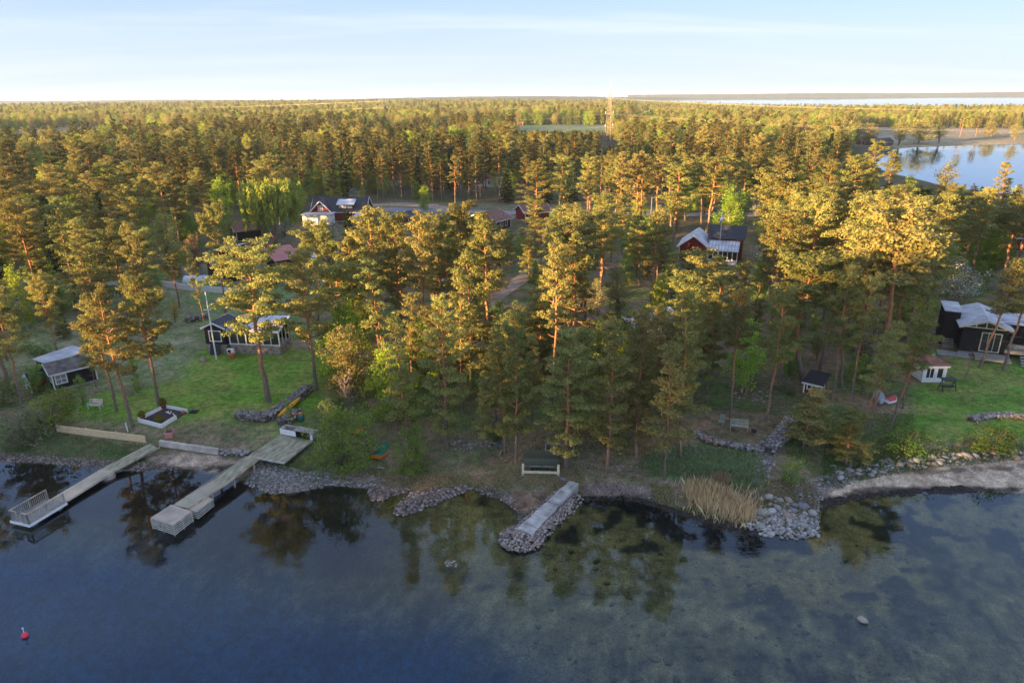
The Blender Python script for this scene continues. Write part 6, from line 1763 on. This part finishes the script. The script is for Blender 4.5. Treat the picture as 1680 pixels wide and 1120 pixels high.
quad_deck(t, (G0(348, 788, .99), G0(371, 793, .99), g0, h0), .06, WOODGR, 'walkway_boards')
pa, pb, pc2, pd = G0(408, 747, 1.09), G0(466, 758, 1.09), G0(512, 722, 1.15), G0(460, 713, 1.15)
quad_deck(t, (pa, pb, pc2, pd), .06, WOODGR, 'platform_boards', bw=.14)
def edge(name, A_, B_, m, dz=-.08, w=.06, h=.16):
    q = MB(); q.bar(inv @ (A_ + Vector((0, 0, dz))), inv @ (B_ + Vector((0, 0, dz))), w, h); return q.build(name, m, t)
CRM = mat('pale_painted_slats', (.56, .53, .44), .7, .3, 3.0)
edge('edge_beam', pb + Vector((.02, -.04, 0)), pc2 + Vector((.05, 0, 0)), WOODG); edge('edge_beam', pa + Vector((0, -.04, 0)), pb + Vector((0, -.04, 0)), CRM)
edge('edge_beam', f0, G0(371, 793, .99), WOODW); edge('edge_beam', G0(371, 793, .99), g0, WOODW); edge('edge_beam', e0, h0, WOODG)
for A_, B_ in ((a0, b0), (b0, c0), (a0, d0)):
    for k in range(5):
        z = .82 - k * .185; q = MB(); q.bar(inv @ Vector((A_.x, A_.y, z)), inv @ Vector((B_.x, B_.y, z)), .035, .085); q.build('slat', CRM, t)
for A_ in (a0, b0, c0, d0, (a0 + b0) / 2, (b0 + c0) / 2):
    v = inv @ Vector((A_.x, A_.y, 0)); q = MB(); q.box((v.x, v.y * .96, .37), (.1, .1, 1.0)); q.build('post', WOODW, t)
u0, u1, u2, u3 = G0(305, 834, .8), G0(323, 839, .8), G0(349, 818, .8), G0(336, 812, .8)
quad_deck(t, (u0, u1, u2, u3), .04, WD, 'step_boards')
for k in range(4):
    for A_, B_ in ((u0, u1), (u1, u2)):
        z = .70 - k * .18; q = MB(); q.bar(inv @ Vector((A_.x, A_.y, z)), inv @ Vector((B_.x, B_.y, z)), .035, .075); q.build('slat', CRM, t)
for f in (.3, .6, .9):
    for A_, B_ in ((f0, g0), (e0, h0)):
        v = inv @ Vector(A_.lerp(B_, f)); q = MB(); q.box((v.x, v.y, .2), (.14, .14, 1.5)); q.build('post', WOODW, t)

# storage bench with white front at the head of the right dock
A_ = G0(460, 712, 1.18); B_ = G0(513, 722, 1.18); rz, LB = frame_between(A_, B_)
t = empty('storage_bench', A_, rz, 'long white fronted storage bench with grey wooden lid on the dock deck', 'storage bench')
q = MB(); q.box((LB * .24, .03, .3), (LB * .48, .05, .56)); q.build('front_panel', WHITEP, t)
q = MB(); q.box((LB * .96, .03, .33), (LB * .08, .05, .64)); q.build('front_panel', WHITEP, t)
q = MB(); q.box((0, .45, .3), (.06, .86, .56)); q.build('side_panel', WHITEP, t)
q = MB(); q.box((LB, .45, .33), (.06, .86, .64)); q.build('side_panel', WOODG, t)
q = MB(); q.box((LB / 2, .88, .33), (LB, .05, .64)); q.build('back_panel', WOODG, t)
q = MB(); q.box((LB * .5, .45, .08), (LB * .96, .8, .06)); q.build('bottom', BLACKW, t)
for i in range(5):
    q = MB(); q.box((LB * .72, .10 + i * .185, .69), (LB * .6, .17, .04)); q.build('lid_board', WOODG, t)
q = MB(); q.box((LB * .24, .82, .62), (LB * .48, .16, .04)); q.build('rim_board', WOODG, t)
for i in range(3):
    q = MB(); q.bar((LB * .35 + i * .3, -.25 - .1 * i, .05), (LB * .75 + i * .2, -.1 - .15 * i, .12), .03); q.build('pole', STEEL, t)

# ------------------------------------------------------------------ boats, ring, barrel
def hull(m_, L, W, H_, n=11, k=7, sharp2=True, flip=True):
    vs = []; fs = []
    for i in range(n):
        u = i / (n - 1); w = W / 2 * (math.sin(math.pi * (.5 * u + (.5 if not sharp2 else 0) if not sharp2 else u)) ** .6 if 0 < u < 1 else (0.75 if (not sharp2 and u == 0) else .02))
        if not sharp2: w = W / 2 * (.72 + .28 * math.sin(u * math.pi)) * (1 - max(0, u - .55) ** 2 / .2025) + .01
        for j in range(k):
            a = math.pi * j / (k - 1); z = math.sin(a) ** .8 * H_ * (1 - .25 * abs(2 * u - 1) ** 2)
            vs.append((u * L, -math.cos(a) * max(w, .01), z if flip else H_ - z))
    for i in range(n - 1):
        for j in range(k - 1): fs.append((i*k+j, i*k+j+1, (i+1)*k+j+1, (i+1)*k+j))
    fs.append(tuple(range(k))); fs.append(tuple((n - 1) * k + j for j in reversed(range(k))))
    m_.add(vs, fs)
GREENB = mat('green_boat_paint', (.03, .22, .13), .45, .3, 3.0); ORB = mat('orange_boat_paint', (.85, .22, .03), .45, .15, 3.0)
YEL = mat('yellow_kayak_plastic', (.80, .42, .02), .35, .1, 2.0)
def upturned(name, px1, py1, px2, py2, W, H_, cm, label, gm=None, sharp=False, cat='boat', lift=.15):
    A_ = G(px1, py1); B_ = G(px2, py2); rz, L = frame_between(A_, B_)
    t = empty(name, A_ + Vector((0, 0, lift)), rz, label, cat)
    q = MB(); hull(q, L, W, H_, sharp2=sharp); q.build('hull', cm, t, True)
    if gm:
        for s in (-1, 1):
            q = MB(); pts = []
            for i in range(9):
                u = i / 8; w = W / 2 * (.72 + .28 * math.sin(u * math.pi)) * (1 - max(0, u - .55) ** 2 / .2025) + .02
                pts.append((u * L, s * w, .07))
            for a, b in zip(pts[:-1], pts[1:]): q.bar(a, b, .06, .22)
            q.build('gunwale', gm, t)
        q = MB(); q.box((-.03, 0, .18), (.06, W * .72, .34)); q.build('transom', gm, t)
        q = MB(); q.bar((.1, 0, H_ * .97), (L * .9, 0, H_ * .95), .05, .08); q.build('keel', cm, t)
    return t
upturned('rowing_boat', 617, 754, 636, 724, 1.2, .5, GREENB, 'upturned green rowing boat with orange gunwales on the shore', ORB)
upturned('rowing_boat', 557, 728, 572, 722, .8, .35, ORB, 'orange boat end showing through the light green trees', BLACKW)
upturned('rowing_boat', 580, 716, 598, 705, .8, .35, ORB, 'second orange boat behind the light green trees', BLACKW)
upturned('kayak', 457, 692, 494, 661, .55, .28, YEL, 'yellow kayak lying upside down across the stone pile', None, True, 'kayak', .55)
upturned('rowing_boat', 1443, 667, 1441, 645, 1.1, .45, mat('grey_boat_paint', (.30, .35, .36), .5, .2), 'pale grey upturned boat under the pines by the red one', None, True, lift=.25)
upturned('rowing_boat', 1452, 662, 1470, 655, .9, .45, mat('faded_red_paint', (.55, .08, .08), .5, .2), 'small red boat beside the pale grey upturned one', WHITEP)
p = G(482, 692); t = empty('life_ring', p + Vector((0, -.2, .75)), 0, 'red and white life ring hanging on the stone pile', 'life ring')
t.rotation_euler = (R(65), 0, R(15))
for i in range(8):
    q = MB(); q.tube([(.27 * math.cos(a), .27 * math.sin(a), 0) for a in [2 * math.pi * (i + j / 4) / 8 for j in range(5)]], .075, 8); q.build('segment', WHITEP if i % 2 else mat('ring_red', (.75, .09, .05), .5), t, True)
t = empty('barrel', G(494, 690), 0, 'green barrel with orange lid beside the stone pile', 'barrel')
q = MB(); q.lathe([(.28, 0), (.36, .15), (.38, .45), (.34, .72), (.28, .78)], 16); q.build('drum', mat('green_plastic', (.05, .16, .12), .5), t, True)
q = MB(); q.lathe([(.2, .78), (.2, .9), (.05, .93)], 14); q.build('lid', ORB, t)

# dark plank shelter by the water
A_ = G(857, 778); B_ = G(917, 780); rz, L = frame_between(A_, B_); t = empty('boat_shelter', (A_.x, A_.y, .45), rz, 'low shelter with dark mossy plank roof and white front beam near the jetty', 'shelter')
MOSS = mat('dark_mossy_plank', (.11, .125, .08), .95, .45, 1.2, bump=.02)
me_ = None
for i in range(16):
    if me_ is None: q = MB(); q.box((0, 0, 0), (L / 16 - .02, 3.0, .05)); o = q.build('roof_plank', MOSS, t); me_ = o.data
    else: o = link('roof_plank', me_, t)
    o.location = (L * (i + .5) / 16, 1.65, .74 + random.uniform(-.012, .012)); o.rotation_euler = (R(1.5), 0, 0)
q = MB(); q.box((L / 2, -.02, .30), (L + .1, .10, .22)); q.build('front_beam', CREAM, t)
for x in (.06, L - .06):
    q = MB(); q.box((x, 0, .45), (.2, .2, 1.25)); q.build('post', CREAM, t)
    q = MB(); q.box((x, 3.0, .3), (.12, .12, .85)); q.build('post', WOODG, t)
q = MB(); q.box((L / 2, .3, .68), (L, .1, .1)); q.build('cross_beam', WOODG, t)
q = MB(); q.box((L / 2, 3.0, .66), (L, .1, .1)); q.build('cross_beam', WOODG, t)

# retaining walls along the left lawn
def board_wall(name, label, cat, a, b, h, th, m, rows, seg, part, zoff=0):
    A_ = G(*a); B_ = G(*b); rz, L = frame_between(A_, B_); t = empty(name, A_, rz, label, cat)
    n = max(1, int(L / seg)); sl = (B_.z - A_.z) / L
    for i in range(n):
        for r_ in range(rows):
            q = MB(); q.bar((L * i / n + .01, 0, h * (r_ + .5) / rows + sl * L * i / n + zoff), (L * (i + 1) / n - .01, 0, h * (r_ + .5) / rows + sl * L * (i + 1) / n + zoff), th, h / rows - .012); q.build(part, m, t)
        if part == 'board':
            q = MB(); q.box((L * i / n + .05, .09, h / 2), (.1, .1, h)); q.build('stake', m, t)
    return t
board_wall('timber_wall', 'fresh yellow timber retaining wall along the left lawn edge', 'wall', (94, 708), (240, 726), .75, .09, WOODN, 3, 3.2, 'board')
board_wall('concrete_wall', 'pale concrete retaining wall between the two docks', 'wall', (263, 731), (360, 745), .6, .28, mat('pale_wall_concrete', (.52, .47, .38), .9, .3, 1.2), 1, 3.3, 'wall_section')

# planter frame
cz = 1.05
def pv_(x, y): return G(x, y)
pl = [pv_(227, 692), pv_(266, 702), pv_(290, 687), pv_(308, 677), pv_(271, 670)]
c = pl[0]; t = empty('planter_frame', c, 0, 'white wooden planter frame of dark soil on the lawn, open at its right corner', 'raised bed')
for a, b in ((0, 1), (1, 2), (3, 4), (4, 0)):
    q = MB(); q.bar(pl[a] - c + Vector((0, 0, .2)), pl[b] - c + Vector((0, 0, .2)), .09, .5); q.build('side_board', WHITEP, t)
q = MB(); ins = [p - c + Vector((0, 0, .1)) for p in pl]; q.add(ins + [v - Vector((0, 0, .3)) for v in ins], [(0,1,2,3,4),(9,8,7,6,5)] + [(i, i + 5, (i + 1) % 5 + 5, (i + 1) % 5) for i in range(5)]); q.build('soil', mat('dark_soil', (.075, .065, .055), 1, .4, 4, bump=.02), t)
POTR = mat('red_brown_pot', (.28, .06, .05), .7, .2, 3); POTO = mat('terracotta_pot', (.50, .16, .07), .8, .2, 3)
def pot_plant(px, py, r, h, label, pm, col, ph=.3, dz=.12):
    p = G(px, py); t = empty('potted_conifer', p + Vector((0, 0, dz)), 0, label, 'potted plant')
    if ph: q = MB(); q.lathe([(r * .55, 0), (r * .8, ph), (r * .7, ph), (r * .6, ph - .05)], 14); q.build('pot', pm, t)
    rng = np.random.default_rng(int(px)); pc = [(0, 0, ph + h * (i + .5) / 7) for i in range(7)]; pr = [(r * max(.15, math.sin(math.pi * (.28 + .68 * i / 7))), ) * 2 + (h / 9,) for i in range(7)]
    link('foliage', leaf_mesh('foliage', [leaves(rng, pc, pr, [120] * 7, .06, 1.2, .3, 1.6, .7)], col), t)
pot_plant(269, 671, .42, .8, 'clipped conifer in a red pot at the back corner of the white planter frame', POTR, CONIF, .35)
pot_plant(234, 688, .40, .6, 'clipped round conifer at the left corner of the white planter frame', POTR, CONIF, .25)
pot_plant(262, 692, .34, .7, 'yellowish cone shaped conifer inside the front of the white planter frame', POTR, leaf_mat('yellow_conifer', (.22, .16, .02), (.36, .25, .03)), .0)
p = G(301, 679); t = empty('small_pot', p, 0, 'small orange terracotta pot at the right end of the planter frame', 'pot')
q = MB(); q.lathe([(.12, 0), (.19, .32), (.15, .32), (.13, .26)], 14); q.build('pot', POTO, t)
p = G(278, 682); t = empty('trestle', p + Vector((0, 0, .1)), R(-25), 'white wooden trestle lying in the planter frame', 'trestle')
for a, b in (((-.7, .5, .1), (.3, -.3, .5)), ((-.4, .6, .1), (.6, -.2, .5)), ((.2, .3, .1), (1.3, -.4, .4)), ((.0, -.3, .5), (.7, -.35, .45))):
    q = MB(); q.bar(a, b, .07); q.build('bar', WHITEP, t)
t = empty('pink_planter', G(279, 717), R(12), 'square pink planter tub standing on the lawn above the concrete wall', 'planter'); q = MB()
q.add([(-.3, -.3, 0), (.3, -.3, 0), (.3, .3, 0), (-.3, .3, 0), (-.38, -.38, .6), (.38, -.38, .6), (.38, .38, .6), (-.38, .38, .6)], [(0,3,2,1),(0,1,5,4),(1,2,6,5),(2,3,7,6),(3,0,4,7),(4,5,6,7)]); o = q.build('tub', mat('pink_plaster', (.62, .27, .22), .8, .2, 3), t)
q = MB(); q.box((0, 0, .605), (.76, .76, .05)); q.build('rim', MATS['pink_plaster'], t); q = MB(); q.box((0, 0, .635), (.6, .6, .03)); q.build('soil', MATS['dark_soil'], t)
p = G(210, 708); t = empty('marker_post', p, 0, 'thin white post sticking up slanted from the lawn above the timber wall', 'post'); q = MB(); q.bar((0, 0, -.1), (-.12, .1, .95), .08); q.build('post', WHITEP, t)
t = empty('grate', G(318, 676), R(-8), 'dark flat metal grate lying on the lawn right of the planter frame', 'grate')
for i in range(5): q = MB(); q.box((0, i * .16 - .3, .06), (.85, .12, .04)); q.build('bar', BLACKW, t)
# flagpole
p = G(355, 589); h = 5
while proj((p.x, p.y, p.z + h))[1] > 482: h += .05
t = empty('flagpole', p, 0, 'white flagpole with a short crossbar in front of the black gabled summer house', 'flagpole')
q = MB(); q.tube([(0, 0, -.3), (0, 0, h)], [.10, .055], 10); q.build('pole', WHITEP, t)
q = MB(); q.lathe([(.02, h), (.08, h + .06), (.1, h + .12), (.02, h + .2)], 10); q.build('knob', CREAM, t)
q = MB(); q.bar((-.55, 0, h * .76), (.35, 0, h * .76), .07); q.build('crossbar', WHITEP, t)
# heat pump and pot at the summer house
t = empty('heat_pump', G(380, 584) + Vector((0, 0, .35)), R(-5), 'white heat pump unit at the foot of the stone plinth', 'heat pump')
q = MB(); q.box((0, 0, .35), (.85, .35, .6)); q.build('casing', WHITEP, t, bevel=.02)
q = MB(); q.tube([(-.12, -.18, .35), (-.12, -.20, .35)], .22, 16); q.build('fan_grille', DARKM, t)
t = empty('terracotta_pot', G(381, 588), 0, 'large terracotta pot below the white heat pump', 'pot'); q = MB(); q.lathe([(.25, 0), (.38, .5), (.42, .5), (.42, .62), (.34, .62), (.3, .5)], 16); q.build('pot', POTO, t)

def bench(px, py, rz, L, m, label, h=.45):
    t = empty('garden_bench', G(px, py), rz, label, 'bench')
    for i in range(3): q = MB(); q.box((0, -.18 + i * .17, h), (L, .15, .04)); q.build('seat_slat', m, t)
    for i in range(3): q = MB(); q.box((0, .30 + i * .03, h + .14 + i * .16), (L, .035, .13)); q.build('back_slat', m, t)
    for x in (-L / 2 + .08, L / 2 - .08):
        for y in (-.2, .26): q = MB(); q.box((x, y, h / 2 if y < 0 else h), (.07, .07, h if y < 0 else h * 2)); q.build('leg', m, t)
        q = MB(); q.box((x, .02, h + .2), (.06, .5, .05)); q.build('armrest', m, t)
bench(157, 670, R(-5), 1.5, mat('pale_grey_paint', (.50, .50, .45), .7, .25), 'pale grey garden bench on the left lawn')
bench(1212, 706, R(-14), 1.75, mat('green_grey_wood', (.30, .33, .25), .8, .3), 'weathered greenish bench on the stone edged terrace', .55)
def chair(px, py, rz, label, m):
    t = empty('garden_chair', G(px, py), rz, label, 'chair')
    q = MB(); q.box((0, 0, .42), (.5, .48, .05)); q.build('seat', m, t); q = MB(); q.box((0, .25, .75), (.5, .05, .6)); q.build('backrest', m, t)
    for x in (-.2, .2):
        for y in (-.2, .2): q = MB(); q.box((x, y, .2), (.05, .05, .4)); q.build('leg', m, t)
chair(1183, 697, R(-40), 'single chair left of the greenish bench on the terrace', MATS['green_grey_wood'])
t = empty('fire_basket', G(1236, 713), 0, 'small dark iron grill right of the greenish bench', 'grill'); q = MB(); q.lathe([(.2, .3), (.3, .5), (.28, .5), (.18, .34)], 12); q.build('bowl', DARKM, t)
for i in range(3): q = MB(); q.bar((.2 * math.cos(i * 2.1), .2 * math.sin(i * 2.1), .32), (.28 * math.cos(i * 2.1), .28 * math.sin(i * 2.1), 0), .03); q.build('leg', DARKM, t)
t = empty('blue_barrel', G(1413, 612), 0, 'blue barrel standing among the thick pines right of the playhouse', 'barrel'); q = MB(); q.lathe([(.28, 0), (.3, .45), (.28, .9)], 14); q.build('drum', BLUEM, t, True); q = MB(); q.lathe([(.2, .9), (.2, .96)], 10); q.build('lid', DARKM, t)
t = empty('garden_swing', G(1553, 640), 0, 'dark folded garden swing beside the white pavilion', 'garden swing')
for x in (-.7, .7): q = MB(); q.bar((x, -.5, 0), (x, 0, 1.3), .06); q.bar((x, .5, 0), (x, 0, 1.3), .06); q.build('frame', DARKM, t)
q = MB(); q.box((0, 0, .5), (1.3, .5, .1)); q.build('seat', DARKM, t); q = MB(); q.box((0, 0, 1.32), (1.6, 1.0, .05)); q.build('canopy', DARKM, t)
# buoy
p = G0(41, 1043, 0); t = empty('buoy', p, 0, 'round pinkish red mooring buoy with a short rod in the lower left water', 'buoy')
bu = MB(); bu.lathe([(.02, -.18), (.14, -.14), (.21, -.02), (.22, .08), (.18, .2), (.08, .28), (.02, .3)], 18); bu.build('float', mat('red_buoy_plastic', (.75, .06, .09), .4, .1), t, True)
q = MB(); q.tube([(0, 0, .28), (0.02, 0, .62)], .022, 8); q.lathe([(.05, .6), (.05, .66)], 8); q.build('rod', WHITEP, t)
# sunken log
p = G0(880, 925, -.6); q = MB(); q.tube([p, G0(908, 890, -.4)], .09, 7); tag(q.build('sunken_log', mat('algae_log', (.12, .13, .05), .9), None), 'slim algae covered log lying under water below the jetty', 'log')
# driftwood
DW = mat('driftwood', (.36, .30, .24), .9, .3)
for i, (x, y, x2, y2, lab) in enumerate(((592, 757, 600, 763, 'thin driftwood branch left of the green boat'), (620, 768, 631, 771, 'driftwood stick in front of the green boat'), (819, 748, 824, 740, 'short pale stump between thin pine and leaning pine'), (40, 731, 60, 733, 'pale log on the grass at the far left shore'))):
    a = G(x, y); b = G(x2, y2); q = MB(); q.tube([a + Vector((0, 0, .1)), (a + b) / 2 + Vector((0, 0, .2)), b + Vector((0, 0, .15))], [.08, .07, .04], 6); tag(q.build('driftwood', DW), lab, 'driftwood')
# wood stack and grave like stone box in the forest edge
t = empty('cold_frame', G(918, 738), R(-6), 'old weathered planks box lying in the forest edge behind the shelter', 'plank box')
for i, (x, y, w, d) in enumerate(((0, -.7, 2.6, .1), (0, .7, 2.6, .1), (-1.3, 0, .1, 1.4), (1.3, 0, .1, 1.4), (.2, 0, .1, 1.4))): q = MB(); q.box((x, y, .15), (w, d, .35)); q.build('plank', WOODG, t)

# ------------------------------------------------------------------ reeds and grass
def blades(poly, n, h0, h1, w, name, label, m, lean=.15, up=0, cat='grass', sd_min=-9, clump=0):
    q = np.array(poly_pts(poly, n, rr_))
    if clump: q = q + vnoise(q, .5, 77)[:, None] * clump
    z = zfun(q); ok = (z > sd_min); q = q[ok]; z = z[ok]; n = len(q)
    h = h0 + (h1 - h0) * rr_.random(n); a = rr_.random(n) * 6.283
    dx = np.cos(a) * w; dy = np.sin(a) * w; lx = rr_.normal(size=n) * lean * h; ly = rr_.normal(size=n) * lean * h
    z = np.maximum(z, -.1) - .03
    b1 = np.stack([q[:, 0] - dx, q[:, 1] - dy, z], 1); b2 = np.stack([q[:, 0] + dx, q[:, 1] + dy, z], 1)
    m1 = np.stack([q[:, 0] + dx * .7 + lx * .4, q[:, 1] + dy * .7 + ly * .4, z + h * .6], 1); tp = np.stack([q[:, 0] + lx, q[:, 1] + ly, z + h], 1)
    V = np.stack([b1, b2, m1, tp], 1).reshape(-1, 3); F = np.arange(4 * n).reshape(-1, 4)
    return tag(link(name, mesh_np(name, V, F, m, False, {'lv': np.repeat(rr_.random(n), 4)})), label, cat, kind='stuff')
REED = leaf_mat('dry_reed', (.42, .30, .16), (.72, .56, .33), .3); GR1 = leaf_mat('fresh_grass', (.07, .16, .035), (.20, .25, .08), .3); GR2 = leaf_mat('dry_grass', (.20, .17, .07), (.42, .35, .18), .3); GR3 = leaf_mat('sedge_grass', (.10, .24, .10), (.34, .38, .17), .3)
blades(pxpoly([(1120,812),(1135,804),(1160,808),(1200,822),(1236,838),(1238,858),(1205,857),(1160,842),(1128,828)], .1), 2300, .5, 1.5, .014, 'reed_bed', 'dense bed of dry golden reeds by the water left of the boulders', REED, .15, cat='reeds')
blades(pxpoly([(1100,800),(1135,795),(1175,800),(1250,822),(1258,862),(1235,870),(1190,864),(1140,850),(1105,828)], .05), 420, .35, 1.1, .013, 'reed_stragglers', 'thin scattered dry reeds round the reed bed and in the shallows', REED, .28, cat='reeds')
blades(pxpoly([(1165,796),(1190,795),(1196,806),(1170,808)], .4), 420, .9, 1.5, .018, 'reed_tuft', 'small separate tuft of dry reeds behind the reed bed', REED, .12, cat='reeds')
blades(pxpoly([(1070,800),(1100,800),(1108,826),(1078,826)], .2), 350, .2, .5, .03, 'sedge_tuft', 'yellowish sedge tuft at the left of the reed bed', GR2, .3)
blades(pxpoly([(1060,745),(1130,738),(1245,752),(1262,790),(1215,800),(1120,780),(1060,775)], .8), 9000, .15, .42, .025, 'tall_grass', 'lush green tall grass between the pines and the reed bed', GR3, .4)
blades(pxpoly([(1100,770),(1245,785),(1340,790),(1340,845),(1250,830),(1150,800)], .6), 4500, .12, .34, .025, 'dry_grass', 'dry and green grass behind the boulders on the point', GR2, .45)
blades(pxpoly([(560,768),(740,775),(960,775),(960,800),(850,795),(700,800),(560,782)], .5), 7000, .08, .28, .022, 'bank_grass', 'dry grass on the middle bank', GR2, .45)
blades(pxpoly([(0,705),(90,712),(245,735),(235,757),(120,750),(0,742)], .3), 7000, .08, .26, .02, 'bank_grass', 'green grass on the bank below the timber wall', GR1, .4)
blades(pxpoly([(420,758),(520,725),(560,740),(600,770),(520,775),(440,765)], .6), 6000, .06, .22, .02, 'bank_grass', 'grass on the bank right of the dock deck', GR1, .4)
blades(pxpoly([(1350,745),(1500,738),(1680,730),(1900,732),(1900,745),(1680,750),(1500,765),(1350,790)], .8), 8000, .1, .32, .022, 'bank_grass', 'grass growing among the boulders above the sandy beach', GR1, .4)
blades(pxpoly([(560,690),(1130,690),(1130,770),(560,765)], 1.1), 12000, .06, .22, .03, 'forest_undergrowth', 'sparse grass and litter on the forest floor under the shore pines', GR2, .6)
blades(pxpoly([(1300,680),(1500,680),(1500,745),(1340,770),(1290,740)], 1.1), 9000, .08, .3, .03, 'forest_undergrowth', 'green undergrowth below the slender leaning pines', GR1, .5)
# clods of dark seaweed along the water
SW = mat('rotting_seaweed', (.045, .035, .028), .95, .4, 6, bump=.02)
def weeds(poly, n, label):
    q = np.array(poly_pts(poly, n, rr_)); z = zfun(q)
    return stones_obj('seaweed', [(a[0], a[1], max(b, -.12) + .01, s) for a, b, s in zip(q, z, .08 + .2 * rr_.random(n))], SW, None, .3, label=label, cat='seaweed')
weeds(pxpoly([(1052,818),(1110,838),(1180,856),(1240,866),(1250,880),(1180,872),(1110,852),(1050,828)], 0), 900, 'dark seaweed lying in the shallows in front of the reeds')
weeds(pxpoly([(1345,822),(1400,812),(1440,808),(1500,803),(1560,803),(1560,809),(1440,814),(1365,828),(1348,838)], 0), 260, 'dark seaweed line along the foot of the sandy beach')
weeds(pxpoly([(1530,800),(1580,798),(1600,806),(1560,811),(1530,808)], 0), 160, 'thicker clump of dark seaweed at the waterline of the sandy beach')
weeds(pxpoly([(955,815),(1050,818),(1050,828),(960,824)], 0), 300, 'dark seaweed in the shallows right of the stone jetty')
